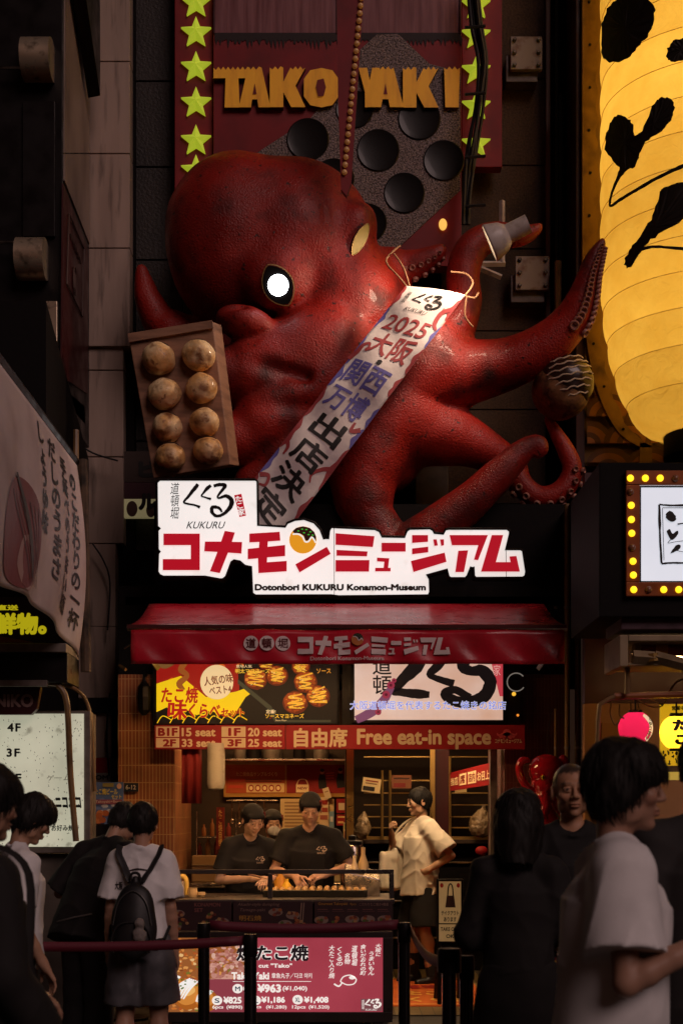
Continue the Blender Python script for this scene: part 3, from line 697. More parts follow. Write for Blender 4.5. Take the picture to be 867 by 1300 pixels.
for k, (ch, x0, x1) in enumerate(boxes):
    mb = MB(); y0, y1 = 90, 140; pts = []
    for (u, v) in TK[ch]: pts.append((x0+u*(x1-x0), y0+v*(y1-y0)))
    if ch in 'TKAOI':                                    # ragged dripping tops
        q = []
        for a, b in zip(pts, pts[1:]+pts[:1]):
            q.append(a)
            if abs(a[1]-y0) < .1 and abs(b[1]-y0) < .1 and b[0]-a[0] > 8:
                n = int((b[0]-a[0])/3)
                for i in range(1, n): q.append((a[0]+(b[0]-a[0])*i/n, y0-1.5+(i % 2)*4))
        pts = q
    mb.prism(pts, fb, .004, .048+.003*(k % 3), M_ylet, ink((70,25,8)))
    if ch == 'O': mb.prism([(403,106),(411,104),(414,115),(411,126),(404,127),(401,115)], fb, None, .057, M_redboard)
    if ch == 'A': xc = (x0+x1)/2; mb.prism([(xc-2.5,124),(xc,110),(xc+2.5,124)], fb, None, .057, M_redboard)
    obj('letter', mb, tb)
M_star = mat('green_star', (.50,.56,.10), .35, emit=lin((196,214,52)), es=.5, coat=.2)
def star(cx_, cy_, r, Y, parent):
    mb = MB(); p = []
    for k in range(10):
        a = math.pi*k/5-math.pi/2; q = r if k % 2 == 0 else r*.44
        p.append((cx_+q*math.cos(a), cy_+q*math.sin(a)))
    f = front(Y); c = f(cx_, cy_, .085)
    for k in range(10): mb.add([f(*p[k], .03), f(*p[(k+1) % 10], .03), c, f(*p[k], .0), f(*p[(k+1) % 10], .0)], [(0,2,1),(0,1,4,3)], M_star)
    obj('star', mb, parent)
for y in (-40,5,43,87,132,180,218): star(249.5, y, 20, YB+.06, tb)
for y in (-40,8,46,91,136,184): star(604, y, 19, YB+.06, tb)
obj('small_light', MB().ball(V(562,285,YB-.02), (.035,.02,.05), m=lit((250,190,90), 1.0)), tb, True)
# bulb-edged hanging blade in front of it
t = thing('bulb_edged_blade', 'narrow red hanging blade sign edged with a row of small bulbs', 'sign', V(440, 248, 10.6))
YN = 10.6; fn = front(YN); mb = MB()
mb.prism([(427,-60),(463,-60),(461,0),(446,232),(440,249),(433,240),(429,120)], fn, -.05, .0, M_redboard, M_darkred); obj('blade', mb, t, bevel=.004)
mb = MB()
for k in range(27):
    v = -30+k*9.6
    if v < 240:
        u = 461-(v/248)*24; c = fn(u-2.5, v, .012); mb.ball(c, .021, 8, 6, mat('faint_glow_bulb', (.55,.36,.18), .25, emit=lin((200,120,50)), es=.10, coat=.3))  # a faint glow is put into the bulb colour
obj('bulb_row', mb, t, True)
# ================================================================== wall boxes, cables, bracket
for k, (x0, y0, x1, y1) in enumerate(((648,46,688,88),(654,325,697,368))):
    t = thing('wall_anchor_plate', ['rusty square plate bolted to the wall right of the stars','pale square plate bolted to the wall beside the raised tentacle'][k], 'wall plate', V((x0+x1)/2, y1, 12.1), 'anchor plates on the concrete wall')
    mb = MB(); mb.pbox(x0, y0, x1, y1, 12.08, .05, M_rust); obj('plate', mb, t, bevel=.006)
    mb = MB(); mb.pbox(x0-6, y0+24, x1-6, y1+16, 12.14, .14, M_grey); obj('mount', mb, t, bevel=.006)
    mb = MB()
    for u in (.12,.88):
        for v in (.12,.5,.88): mb.lathe([(.018,0),(.018,.02),(.01,.028)], V(x0+u*(x1-x0), y0+v*(y1-y0), 12.08), 6, M_grey, 'y')
    obj('bolts', mb, t)
mb = MB(); rnd = random.Random(5)
for k in range(6):
    o = rnd.uniform(-5,5); pts = []
    for (x, y) in ((597,-40),(604,30),(612,80),(606,140),(598,190),(593,240),(590,285)): pts.append(V(x+o+rnd.uniform(-2,2), y, 11.75+rnd.uniform(-.04,.04)))
    mb.tube([Vector(p[:3]) for p in catmull([tuple(p) for p in pts], 4)], .016, 6, m=M_cable)
for y in (35,120,200,262): mb.tube([V(590,y,11.66), V(616,y-2,11.66)], .012, 6, m=M_cable)
tag(obj('cable_bundle', mb, None, True), 'thick bundle of black cables hanging over the right row of stars', 'cables')
t = thing('lamp_bracket', 'white angled steel bracket behind the clip spotlight', 'bracket', V(625, 335, 12.0)); mb = MB()
for (a, b) in (((637,255),(637,335)),((606,335),(641,335)),((608,340),(636,352)),((606,290),(606,335))): mb.bar(V(*a, 12.0), V(*b, 12.0), .035, m=mat('white_paint', (.62,.55,.5), .5, dirt=(6,(.3,.22,.17),.45,.8)))
obj('bracket_frame', mb, t)
# ================================================================== giant octopus
YO = 11.45
def OP(px, py, dy=0.0): return V(px, py, YO+dy)
def orr(r): return r*YO/F_PX
S = Sdf()
def oe(px, py, dy, rx, ry, rd, k=.12, rot=None): S.ell(OP(px, py, dy), (orr(rx), rd, orr(ry)), k, None, rot)
def oarm(pts, k=.07, n=5):
    q = catmull([(*OP(x, y, d), orr(r)) for (x, y, d, r) in pts], n); 
    for i_, (a_, b_) in enumerate(zip(q[:-1], q[1:])): S.cone(a_[:3], b_[:3], a_[3], b_[3], k if i_ < 9 else .012)
    return q
oe(304,297,0.0,94,98,.56,.1); oe(372,318,-.02,106,112,.56,.1); oe(432,392,-.02,80,92,.50,.1)
oe(300,330,-.05,80,90,.48,.12)
oe(420,480,.02,88,110,.46,.1); oe(372,520,.0,62,90,.40,.1); oe(470,540,.1,80,95,.40,.1)
oe(450,292,-.30,26,34,.20,.08,(0,25,0)); oe(352,352,-.44,40,40,.16,.10)      # brow bulges round the eyes
S.ell(OP(312,412,-.46), (orr(38), .20, orr(21)), .05, None, (0, 14, 0))                # siphon bulge between two creases
for (p_, q_, r_) in (((252,388),(308,389),.026),((278,446),(322,440),.060),((322,440),(352,430),.03)): S.cone(OP(*p_, -.62), OP(*q_, -.60), r_, r_, .05, None, True)
A1 = oarm([(300,440,.10,28),(240,432,.12,24),(208,414,.12,22),(190,385,.10,17),(183,360,.08,12),(180,342,.06,7)])
A2 = oarm([(415,440,-.20,60),(350,470,-.30,46),(310,478,-.34,40),(282,474,-.40,30)])
A2b = oarm([(420,470,-.25,50),(360,520,-.34,38),(320,550,-.36,34),(292,560,-.40,30)])
A2c = oarm([(430,520,-.15,55),(375,560,-.26,34),(345,592,-.30,26),(320,612,-.30,22)])
A3 = oarm([(470,380,.05,44),(484,352,.05,30),(505,341,.02,21),(530,335,-.02,17),(550,325,-.05,12),(560,316,-.06,6)])
A4 = oarm([(480,520,.02,60),(530,465,-.08,46),(570,425,-.12,29),(588,385,-.14,22),(588,345,-.14,20),(600,314,-.14,19),(628,299,-.12,16),(658,299,-.12,13),(676,294,-.13,9),(684,288,-.14,5)])
A5 = oarm([(480,500,.05,70),(540,480,-.02,52),(590,474,-.10,40),(645,462,-.18,31),(695,436,-.26,27),(724,408,-.34,23),(738,378,-.42,18),(746,350,-.48,13),(755,325,-.52,9),(764,307,-.54,4)])
A6 = oarm([(480,530,.0,70),(540,545,-.02,42),(585,558,-.02,32),(620,574,.0,24),(648,592,.02,18),(660,614,.0,14.5),(684,632,-.03,14),(712,624,-.05,13.5),(726,598,-.07,12.5),(717,570,-.08,10.5),(704,548,-.08,8),(694,531,-.08,4)], .05)
A7 = oarm([(480,735,-.15,34),(520,698,-.20,31),(560,666,-.26,27),(600,634,-.32,23),(632,604,-.36,20),(654,582,-.38,16),(670,568,-.39,12),(682,563,-.40,9.5),(687,570,-.41,8),(682,577,-.41,6)], .03)
A8 = oarm([(470,560,-.05,58),(460,610,-.12,36),(465,650,-.14,32),(486,685,-.14,32),(505,720,-.14,34)])
for (a, b) in (((300,452),(390,480)),((310,505),(405,520)),((330,560),(420,560))):     # creases of the web between the arms
    S.cone(OP(*a, -.70), OP(*b, -.55), .022, .022, .10, None, True)
ovs, oqs = S.mesh(.021, lambda X, Y, Z: .006*wob(X, Y, Z, 9, 1)+.003*wob(X, Y, Z, 23, 4))
octo = thing('giant_octopus', 'giant red model octopus with one glowing eye climbing over the shop sign', 'octopus', OP(440, 690))
M_oct = mat('octopus_skin', (.36,.017,.010), .46, bump=(70,.65,.012,.14), var=(1.6,(.20,.009,.006),.4,.66), dirt=(3.0,(.045,.006,.005),.52,.72), dirt2=(26,(.03,.008,.006),.62,.72), coat=.04, spec=.42)
skin = npmesh('skin', ovs, oqs, M_oct, octo)
from mathutils.bvhtree import BVHTree
_bv = BVHTree.FromPolygons([Vector(v) for v in ovs], [tuple(int(i) for i in q) for q in oqs])
def hit(px, py):
    d = V(px, py, 1.0)-Vector((0, 0, CAM_H)); d.normalize()
    r = _bv.ray_cast(Vector((0, 0, CAM_H)), d)
    return (r[0], r[1] if r[1].dot(d) < 0 else -r[1]) if r[0] is not None else (OP(px, py), Vector((0,-1,0)))
def onskin(u, v, h):
    p, n = hit(u, v); return p+n*h
# eyes
def eye(px, py, a, rx, ry, glow):
    p, n = hit(px, py); 
    ex = Vector((0,0,1)).cross(n); ex.normalize(); ex = -ex; ez = n.cross(ex); 
    if ez.z < 0: ez = -ez
    f = lambda u, v, h: p+ex*(u*math.cos(a)-v*math.sin(a))+ez*(u*math.sin(a)+v*math.cos(a))+n*h
    q = [(rx*math.cos(t)*1.0, ry*math.sin(t)*(1 if math.cos(t)*0+1 else 1)) for t in [2*math.pi*k/28 for k in range(28)]]
    al = []
    for k in range(28):
        t = 2*math.pi*k/28; al.append((rx*math.sin(t)*abs(math.sin(t))**.5, ry*math.cos(t)))
    mb = MB(); mb.prism(al, f, -.06, .035, M_hole if glow else mat('yellow_eye', (.50,.36,.01), .4), M_blackmetal); e = obj('eye', mb, octo)
    rim = [(u*1.06, v*1.06) for u, v in al]+[(al[0][0]*1.06, al[0][1]*1.06)]
    mb = MB(); mb.tube([f(u, v, .03) for u, v in rim], .005, 6, False, mat('eye_rim_brass', (.35,.22,.08), .4, .6)); obj('eye_rim', mb, e, True)
    if glow:
        mb = MB(); c = f(0, 0, .04); R = .078
        vs = [tuple(f(R*math.cos(2*math.pi*k/28), R*math.sin(2*math.pi*k/28), .045)) for k in range(28)]
        mb.add(vs+[tuple(f(0,0,.06))], [(k, (k+1) % 28, 28) for k in range(28)], mat('eye_lamp_white', (.9,.95,1), .3, emit=(.92,.97,1.0), es=14)); obj('eye_lamp', mb, e, True)
    else:
        pass
eye(353, 362, rad(-30), .110, .155, True)
eye(455, 304, rad(22), .045, .125, False)
M_suck = mat('pale_sucker', (.34,.15,.12), .4, dirt=(30,(.2,.06,.05),.5,.8))
def suckers(q, i0, i1, nrm, r0, r1, every=1):
    for i in range(i0, i1, every):
        p = Vector(q[i][:3]); t = (Vector(q[min(i+1, len(q)-1)][:3])-Vector(q[i-1][:3])).normalized()
        n = Vector(nrm); n = (n-t*n.dot(t)).normalized(); b = t.cross(n); f_ = (i-i0)/max(1, i1-i0); R = r0+(r1-r0)*f_
        for sgn in (-1, 1):
            nn = (n+b*sgn*.45).normalized(); c = p+nn*(q[i][3]+.013); x = nn.cross(t).normalized(); y = nn.cross(x); mb = MB()
            pr = [(R,0),(R,.012),(R*.8,.022),(R*.55,.018),(R*.4,.006),(.002,.004)]; vs = []; seg = 12
            for (a, z) in pr:
                for k in range(seg): th = 2*math.pi*k/seg; vs.append(c+x*a*math.cos(th)+y*a*math.sin(th)+nn*(z-.004))
            mb.add(vs, [(j*seg+k, j*seg+(k+1) % seg, (j+1)*seg+(k+1) % seg, (j+1)*seg+k) for j in range(len(pr)-1) for k in range(seg)], M_suck)
            obj('sucker', mb, octo, True)
suckers(A5, 25, 44, (.75,-1,-.3), .040, .012)
suckers(A3, 12, 24, (.3,-.8,-.9), .028, .012, 2)
suckers(A6, 26, 42, (.3,-.5,-1), .030, .024, 2)
# ================================================================== tray of takoyaki held by the octopus
YT = 10.62
tr = thing('takoyaki_tray', 'brown tray of eight big takoyaki held up by the octopus', 'tray', V(245, 603, YT))
A, B, C_, D = V(163,425,YT), V(270,408,YT), V(293,590,YT), V(195,607,YT); off = Vector((.055,.16,.03))
mb = MB(); mb.hexa([A,B,C_,D], [p+off for p in (A,B,C_,D)], M_wood); obj('tray_board', mb, tr, bevel=.008)
mb = MB(); e = Vector((0,-.035,0))
tq = quadmap(A, B, C_, D); mb.prism([(0,0),(1,0),(1,.055),(0,.06)], tq, -.01, .03, M_wood); obj('tray_lip', mb, tr, bevel=.006)
M_tako = mat('takoyaki_crust', (.72,.40,.14), .5, bump=(22,.45,.02,.1), var=(6,(.88,.66,.36),.45,.62), dirt=(9,(.22,.09,.03),.5,.66), dirt2=(24,(.30,.13,.045),.60,.72), coat=.12)
M_sauce = mat('dark_sauce', (.03,.012,.007), .3, coat=.3)
for i, (x, y, r) in enumerate(((203,458,21.5),(253,454,21),(210,503,21),(257,496,20),(214,545,19.5),(261,538,19),(218,582,19),(265,574,18.5))):
    s = Sdf(); c = V(x, y, YT)+Vector((0,-.05,0)); R = r*YT/F_PX
    s.ell(c, (R, R*.9, R*.94), .02); vs, qs = s.mesh(.007, lambda X, Y, Z: .006*wob(X, Y, Z, 26, i)+.002*wob(X, Y, Z, 70, i))
    b = npmesh('takoyaki_ball', vs, qs, M_tako, tr)
    mb = MB(); mb.tube([c+Vector((R*.85*math.cos(t), -R*.25, R*.80*math.sin(t)+R*.03)) for t in [rad(40+k*12) for k in range(9)]], [.004]+[.012]*7+[.004], 6, m=M_sauce); obj('sauce_edge', mb, b, True)
# big sauced ball on the right
YC = 11.25
cb_ = thing('sauced_takoyaki_ball', 'single big takoyaki with black sauce and white mayonnaise stripes at the tentacle tip', 'takoyaki ball', V(712, 533, YC))
s = Sdf(); c = V(712, 495, YC); R = 37*YC/F_PX; s.ell(c, (R,R,R), .02)
vs, qs = s.mesh(.016, lambda X, Y, Z: .006*wob(X, Y, Z, 18, 2)); obj_ball = npmesh('ball', vs, qs, mat('browned_crust', (.20,.085,.035), .5, bump=(22,.45,.02,.1), var=(6,(.34,.17,.07),.45,.62), dirt=(9,(.05,.02,.01),.5,.66)), cb_)
s = Sdf(); s.ell(c+Vector((.03,-.02,.045)), (R*.97,R,R*.93), .02); s.ell(c+Vector((-.2,-.12,-.19)), (.12,.24,.10), .05, None, None, True)
vs, qs = s.mesh(.014, lambda X, Y, Z: .008*wob(X, Y, Z, 22, 5)); npmesh('sauce', vs, qs, M_sauce, cb_)
mb = MB(); M_mayo = mat('mayonnaise', (.62,.50,.36), .35)
for k in range(7):
    yy = 462+k*8.2; pts = []
    for j in range(13):
        u = -1+j/6; px_ = 712+u*(30-abs(k-3)*2.2)+6; py_ = yy-u*6+1.2*math.sin(j*1.9+k)
        dx, dz = (px_-712)*YC/F_PX-.03, (495-py_)*YC/F_PX-.045; rr_ = R*R*1.01-dx*dx-dz*dz
        if rr_ > .0015: pts.append(Vector((c.x+dx+.03, c.y-.02-math.sqrt(rr_)*1.01, c.z+dz+.045)))
    if len(pts) > 3: mb.tube(pts, .0065, 6, m=M_mayo)
obj('mayonnaise_stripes', mb, cb_, True)
# ================================================================== sash banner
M_cloth = mat('white_banner_cloth', (.74,.69,.68), .75, bump=(5,.35,.03), dirt=(3,(.60,.53,.52),.45,.75))
b0, b1, b2, b3 = V(515,363,10.74), V(590,375,10.74), V(345,703,10.66), V(298,640,10.66)
bq = quadmap(b0, b1, b2, b3)
def bmap(u, v, h):
    s_ = .014*math.sin(v*19+u*2.2)*math.sin(math.pi*min(max(u,0),1))+.008*math.sin(v*31-u*5)+.03*math.sin(math.pi*min(max(u,0),1))
    return bq(u, v, 0)+Vector((0, -s_-h, 0))
bsq = lambda u, v, h: bmap(u, v/5.0, h)
ban = thing('sash_banner', 'long white sash banner with red, blue and black Japanese writing across the octopus', 'banner', V(322, 670, 10.66))
mb = MB(); nu, nv = 20, 150
for j in range(nv+1):
    for i in range(nu+1): mb.v.append(tuple(bmap(i/nu, j/nv, 0)))
for j in range(nv):
    for i in range(nu): a = j*(nu+1)+i; mb.f.append((a, a+1, a+nu+2, a+nu+1)); mb.m.append(M_cloth)
obj('cloth', mb, ban, True, solid=.004, ang=180)
mb = MB(); rw = ink((158,62,66)); bl = ink((98,94,168)); bk = ink((16,13,14)); h0 = .006
def scallop(u0, sgn, v0, v1, w, m_, seed):
    rnd = random.Random(seed); n = 14; edge = []
    for k in range(n+1): edge.append((u0+sgn*w*.46*math.sin(math.pi*k/n)**.6*(.85+.2*math.sin(k*.9+seed)), v0+(v1-v0)*k/n))
    vs = []; 
    for (u, v) in edge: vs += [(u0, v), (u, v)]
    mb.d2((vs, [(2*k, 2*k+1, 2*k+3, 2*k+2) for k in range(n)]), bmap, h0-.002, m_)
for i, (v0, v1, w, m_) in enumerate(((.0,.10,.16,rw),(.10,.19,.15,bl),(.23,.36,.16,bl),(.36,.46,.2,bl),(.46,.60,.16,rw),(.60,.74,.2,rw),(.74,.86,.18,bl),(.86,1,.22,rw))): scallop(0, 1, v0, v1, w, m_, i)
for i, (v0, v1, w, m_) in enumerate(((.02,.10,.2,rw),(.12,.21,.14,bl),(.21,.31,.18,rw),(.32,.40,.17,rw),(.44,.52,.16,bl),(.52,.60,.2,bl),(.60,.76,.2,rw),(.78,.9,.2,rw))): scallop(1, -1, v0, v1, w, m_, i+20)
for (pts) in ([(.0,.335,.05),(.05,.30,.05),(.06,.27,.04),(.13,.255,.03),(.17,.27,.02),(.13,.28,.012)], [(.95,.06,.05),(.85,.08,.05),(.87,.12,.04),(.96,.14,.02)], [(.95,.53,.05),(.83,.55,.04),(.80,.52,.025)], [(.98,.68,.05),(.84,.70,.04),(.74,.735,.03),(.8,.76,.015)], [(.02,.70,.05),(.12,.72,.04),(.13,.75,.02)], [(.03,.86,.05),(.16,.84,.04),(.22,.87,.03),(.12,.885,.02)]):
    stroke(mb, [(a, b*5, c_*.8) for a, b, c_ in pts], bsq, h0, rw, 5)
kukuru(mb, (.26,.12,.78,.40), bsq, h0, bk, .05, .95); write(mb, '道頓堀', (.12,.025,.19,.075), bmap, h0, bk, vertical=True, sub=.3); write(mb, 'KUKURU', (.26,.088,.64,.103), bmap, h0, bk, .0, .3); write(mb, 'たこ家', (.82,.06,.88,.1), bmap, h0, rw, .02, vertical=True)
write(mb, '2025', (.12,.125,.86,.185), bmap, h0, rw, .012, sub=.12); write(mb, '大阪', (.13,.197,.87,.29), bmap, h0, rw, .02, sub=.12)
write(mb, '関西', (.10,.325,.82,.42), bmap, h0, bl, .022, sub=.12); write(mb, '万博', (.10,.432,.82,.525), bmap, h0, bl, .022, sub=.12)
for k, ch in enumerate('出店決定'): write(mb, ch, (.20,.54+k*.107,.80,.635+k*.107), bmap, h0, bk, .024, sub=.12)
disc2(mb, .5, 1.55, .045, .045, bsq, h0+.002, bk)
obj('print', mb, ban)
M_rope = mat('tan_rope', (.26,.14,.07), .8)
mb = MB()
for pts in ([(517,364),(505,350),(490,332),(500,318),(508,312)], [(520,364),(512,340),(500,322)], [(590,375),(600,360),(592,348),(572,345)], [(590,376),(602,378),(607,372)], [(592,376),(590,400),(600,415)]):
    mb.tube([Vector(p) for p in catmull([tuple(V(x, y, 10.76+.03*i)) for i, (x, y) in enumerate(pts)], 4)], .007, 6, m=M_rope)
obj('rope', mb, ban, True)
# ================================================================== clip spotlight on the tentacle
t = thing('clip_spotlight', 'white clip-on spotlight shining down at the octopus from a raised tentacle', 'spotlight', V(640, 300, 10.45))
p0 = V(621, 309, 10.46); p1 = V(670, 284, 10.40); ax_ = (p1-p0).normalized(); mb = MB()
M_wp = mat('white_lamp_paint', (.62,.55,.50), .35, dirt=(14,(.35,.28,.22),.5,.8))
L_ = (p1-p0).length
mb.tube([p0, p0+ax_*L_*.05, p0+ax_*L_*.35, p0+ax_*L_*.48], [.135,.135,.105,.07], 20, False, M_wp); mb.tube([p0+ax_*L_*.46, p0+ax_*L_*1.0], [.068,.066], 16, True, M_wp)
obj('housing', mb, t, True, solid=.006)
mb = MB(); mb.tube([p0+ax_*.02, p0+ax_*.03], [.125,.125], 20, True, mat('spot_lens', (.9,.85,.7), .3, emit=(1,.78,.5), es=6)); obj('lens', mb, t)
mb = MB(); mb.tube([p0+ax_*L_*.6, V(640, 303, 10.8), V(634, 302, 11.15)], .014, 8, m=M_grey); obj('clip_arm', mb, t, True)
ld = bpy.data.lights.new('spotlight_beam', 'SPOT'); ld.energy = 76; ld.color = (1,.70,.50); ld.spot_size = rad(125); ld.spot_blend = .8; ld.shadow_soft_size = .1
lo = bpy.data.objects.new('spotlight_beam', ld); COL.objects.link(lo); lo.location = p0-ax_*.03
lo.rotation_euler = (V(500, 440, 10.85)-p0).to_track_quat('-Z', 'Y').to_euler()
# ================================================================== lit shop sign
YS = 10.45; fs_ = front(YS); Z1 = lambda x, y: (190+x*.28835, 600+y*.28835); Z2 = lambda x, y: (430+x*.28835, 650+y*.28835)
out1 = [(45,31),(465,31),(476,40),(478,232),(598,238),(606,222),(640,208),(680,204),(725,220),(752,250),(768,292),(786,292),(790,255),(800,240)]
out2 = [(0,68),(158,75),(180,85),(190,108),(290,110),(298,84),(312,74),(400,72),(415,80),(420,92),(460,96),(468,78),(482,74),(738,74),(752,84),(752,98),(734,166),(798,164),(810,172),(824,262),(820,282),(806,290),(604,291),(594,282),(592,242),(582,242),(566,282),(555,292),(492,292),(482,284),(478,254),(385,280),(400,296),(402,352),(392,368),(0,372)]
out3 = [(800,541),(468,542),(452,530),(447,414),(420,411),(398,392),(372,387),(362,394),(338,458),(324,470),(310,471),(246,459),(62,459),(46,452),(36,436),(38,358),(46,348),(37,338),(36,256),(46,246),(34,236),(32,45)]
outl = [Z1(*p) for p in out1]+[Z2(*p) for p in out2]+[Z1(*p) for p in out3]
sg = thing('lit_shop_sign', 'big white backlit shop sign with red kana over the awning', 'sign', V(433, 757, YS))
M_wlit = mat('backlit_white_panel', (.8,.78,.76), .4, emit=lin((236,232,228)), es=.92, var=(1.3,(.70,.67,.645),.42,.68), dirt=(7,(.60,.55,.50),.60,.85), spec=.3)  # var paints an uneven backlight into the panel
mb = MB(); mb.prism(outl, fs_, -.16, 0, M_wlit, M_blackmetal); obj('light_box', mb, sg)
mb = MB(); pl = [fs_(u, v, .004) for u, v in outl]; mb.tube(pl+[pl[0]], .010, 6, False, M_blackmetal); obj('edge_trim', mb, sg, True)
KANA = {'ko':[(1,[(63,270),(222,270),(222,430),(60,430),(60,382),(183,382),(183,320),(63,320)])],
 'na':[(1,[(332,258),(376,265),(363,306),(408,307),(405,357),(346,353),(310,443),(267,435),(300,350),(242,347),(245,305),(316,305)])],
 'mo':[(1,[(440,270),(573,262),(576,300),(521,304),(520,328),(597,320),(597,368),(518,374),(517,396),(604,390),(604,435),(480,443),(478,378),(433,382),(433,337),(482,332),(484,306),(440,308)])],
 'n':[(1,[(642,405),(780,328),(797,358),(660,440)])],
 'mi':[(2,[(-14,95),(157,108),(150,155),(-14,145)]),(2,[(-10,168),(127,175),(124,196),(-10,193)]),(2,[(-14,213),(135,213),(133,263),(-14,263)])],
 'yu':[(2,[(168,202),(222,205),(217,247),(228,247),(228,262),(160,262),(160,247),(197,247),(200,220),(168,218)])],
 'dash':[(2,[(188,137),(294,137),(294,175),(188,175)])],
 'ji':[(2,[(322,103),(392,103),(392,132),(322,137)]),(2,[(322,162),(393,154),(393,178),(322,187)]),(2,[(317,217),(465,180),(473,220),(328,265)]),(2,[(415,122),(430,122),(435,148),(420,150)]),(2,[(445,122),(462,122),(462,147),(450,150)])],
 'a':[(2,[(487,103),(655,103),(612,213),(594,210),(613,147),(497,147)]),(2,[(525,172),(568,170),(550,265),(512,265)])],
 'mu':[(2,[(672,103),(722,103),(690,222),(755,222),(750,197),(780,195),(795,263),(625,263)])]}
def kana(mb, fn, h, m_, xf=lambda x, y: (x, y), d=.012):
    for k, polys in KANA.items():
        for z, poly in polys: mb.prism([xf(*(Z1 if z == 1 else Z2)(*p)) for p in poly], fn, h-d if d else None, h, m_)
def ballmark(mb, fn, h, xf=lambda x, y: (x, y), sc=1.0, ms=None):
    ms = ms or (lit((226,150,30), .9), lit((45,14,8), .7), lit((240,236,230), .9), lit((60,170,50), .9))
    c_ = xf(*Z1(675,297)); r = 60*.28835*sc; disc2(mb, c_[0], c_[1], r, r, fn, h, ms[0], 28)
    cap = [Z1(*p) for p in [(630,258),(645,244),(675,237),(705,244),(725,262),(733,282),(732,304),(722,288),(712,280),(698,300),(686,300),(678,278),(660,268),(640,272)]]
    mb.prism([xf(*p) for p in cap], fn, None, h+.002, ms[1])
    wv = [Z1(*p) for p in [(630,272),(655,272),(674,284),(684,304),(699,304),(713,286),(724,296),(731,310)]]
    stroke(mb, [(*xf(*p), 1.0*sc) for p in wv], fn, h+.003, ms[2])
    for (x, y) in ((655,258),(672,250),(690,252),(708,262),(680,266),(700,274),(718,276)): disc2(mb, *xf(*Z1(x, y)), 1.5*sc, .8*sc, fn, h+.004, ms[3], 8)
M_redfilm = lit((172,14,32), .95, 'red_letter_film'); M_kfilm = mat('black_letter_film', (.012,.010,.010), .4)
mb = MB(); kana(mb, fs_, .014, M_redfilm); obj('kana_lettering', mb, sg)
mb = MB(); ballmark(mb, fs_, .006); obj('takoyaki_emblem', mb, sg)
mb = MB(); kukuru(mb, (*Z1(145,45), *Z1(375,200)), fs_, .006, M_kfilm, .10, 1.05)
obj('kana_logo', mb, sg); mb = MB(); write(mb, '道頓堀', (*Z1(92,44), *Z1(133,204)), fs_, .006, M_kfilm, .0, .15, vertical=True); obj('side_lettering', mb, sg); mb = MB(); write(mb, 'KUKURU', (*Z1(163,216), *Z1(335,247)), fs_, .006, M_kfilm, .004, .35); obj('name_lettering', mb, sg); mb = MB()
write(mb, 'Dotonbori KUKURU Konamon-Museum', (323.5,741.5,540.5,750), fs_, .006, mat('dark_brown_film', (.045,.03,.025), .4), .055)
obj('romaji_lettering', mb, sg)
mb = MB(); mb.prism([Z1(373,100),(Z1(405,94)),(Z1(425,190)),(Z1(396,196))], fs_, None, .005, M_redfilm)
write(mb, 'たこ家', (*Z1(384,102), *Z1(414,190)), fs_, .007, lit((240,236,230), .9), .02, vertical=True, rot=-11); obj('red_seal', mb, sg)
mb = MB()
for x, y0, y1 in ((424,668,756),(642,699,734)): stroke(mb, [(x,y0,.35),(x+.4,y1,.35)], fs_, .003, ink((120,105,90)), smooth=False)
obj('panel_joint', mb, sg)
# dark sign carrier behind, between sign and awning
mb = MB(); mb.pbox(160, 757.5, 715, 768, 11.15, .12, M_blackmetal); mb.pbox(196, 640, 720, 757, 11.3, .06, M_black)
for x in (240, 340, 500, 600): mb.bar(V(x, 700, 10.62), V(x, 700, 11.32), .05, m=M_blackmetal)
tag(obj('sign_carrier', mb, None), 'black steel carrier frame behind the lit kana sign', 'sign frame')
# ================================================================== awning
YA, YAb = 9.2, 10.36
M_awn = mat('red_awning_vinyl', (.58,.012,.032), .3, bump=(3.5,.22,.03,.08), dirt=(2,(.36,.008,.018),.45,.75), spec=.5)
aw = thing('red_awning', 'red vinyl shop awning with white kana on its valance', 'awning', V(440, 843, YA))
mb = MB(); n = 40; za, zb = GZ(794, YA), GZ(767, YAb); x0, x1, X0, X1 = GX(165, YA), GX(718, YA), GX(190, YAb), GX(690, YAb)
for j in range(9):
    t_ = j/8
    for i in range(n+1):
        u = i/n; x = (X0+(X1-X0)*u)*(1-t_)+(x0+(x1-x0)*u)*t_
        mb.v.append((x, YAb+(YA-YAb)*t_, zb+(za-zb)*t_-.03*math.sin(math.pi*t_)-.008*math.sin(u*40)*math.sin(math.pi*t_)*.6))
for j in range(8):
    for i in range(n): a = j*(n+1)+i; mb.f.append((a, a+n+1, a+n+2, a+1)); mb.m.append(M_awn)
obj('canopy', mb, aw, True, solid=.006, ang=180)
def vmap(u, v, h):
    w = .012*math.sin(u*.045+v*.03)+.010*math.sin(u*.11-v*.09)*max(0, min(1, (v-800)/30))
    return V(u, v, YA-.02)+Vector((0, -h-w, 0))
mb = MB(); nu, nv = 70, 8
for j in range(nv+1):
    for i in range(nu+1): mb.v.append(tuple(vmap(167+(716-167)*i/nu, 800+(843-800)*j/nv, 0)))
for j in range(nv):
    for i in range(nu): a = j*(nu+1)+i; mb.f.append((a, a+1, a+nu+2, a+nu+1)); mb.m.append(M_awn)
obj('valance', mb, aw, True, solid=.004, ang=180)
mb = MB(); mb.tube([V(162,797,YA), V(719,797,YA)], .022, 10, m=M_steel); mb.pbox(162,793,719,797.5,YA-.03,.05, mat('awning_bar', (.12,.03,.03), .3, .6)); obj('front_bar', mb, aw, True)
mb = MB(); mb.bar(V(180,820,YA+.1), V(200,848,YAb), .03, m=M_grey); mb.bar(V(702,820,YA+.1), V(684,848,YAb), .03, m=M_grey); obj('folding_arm', mb, aw)
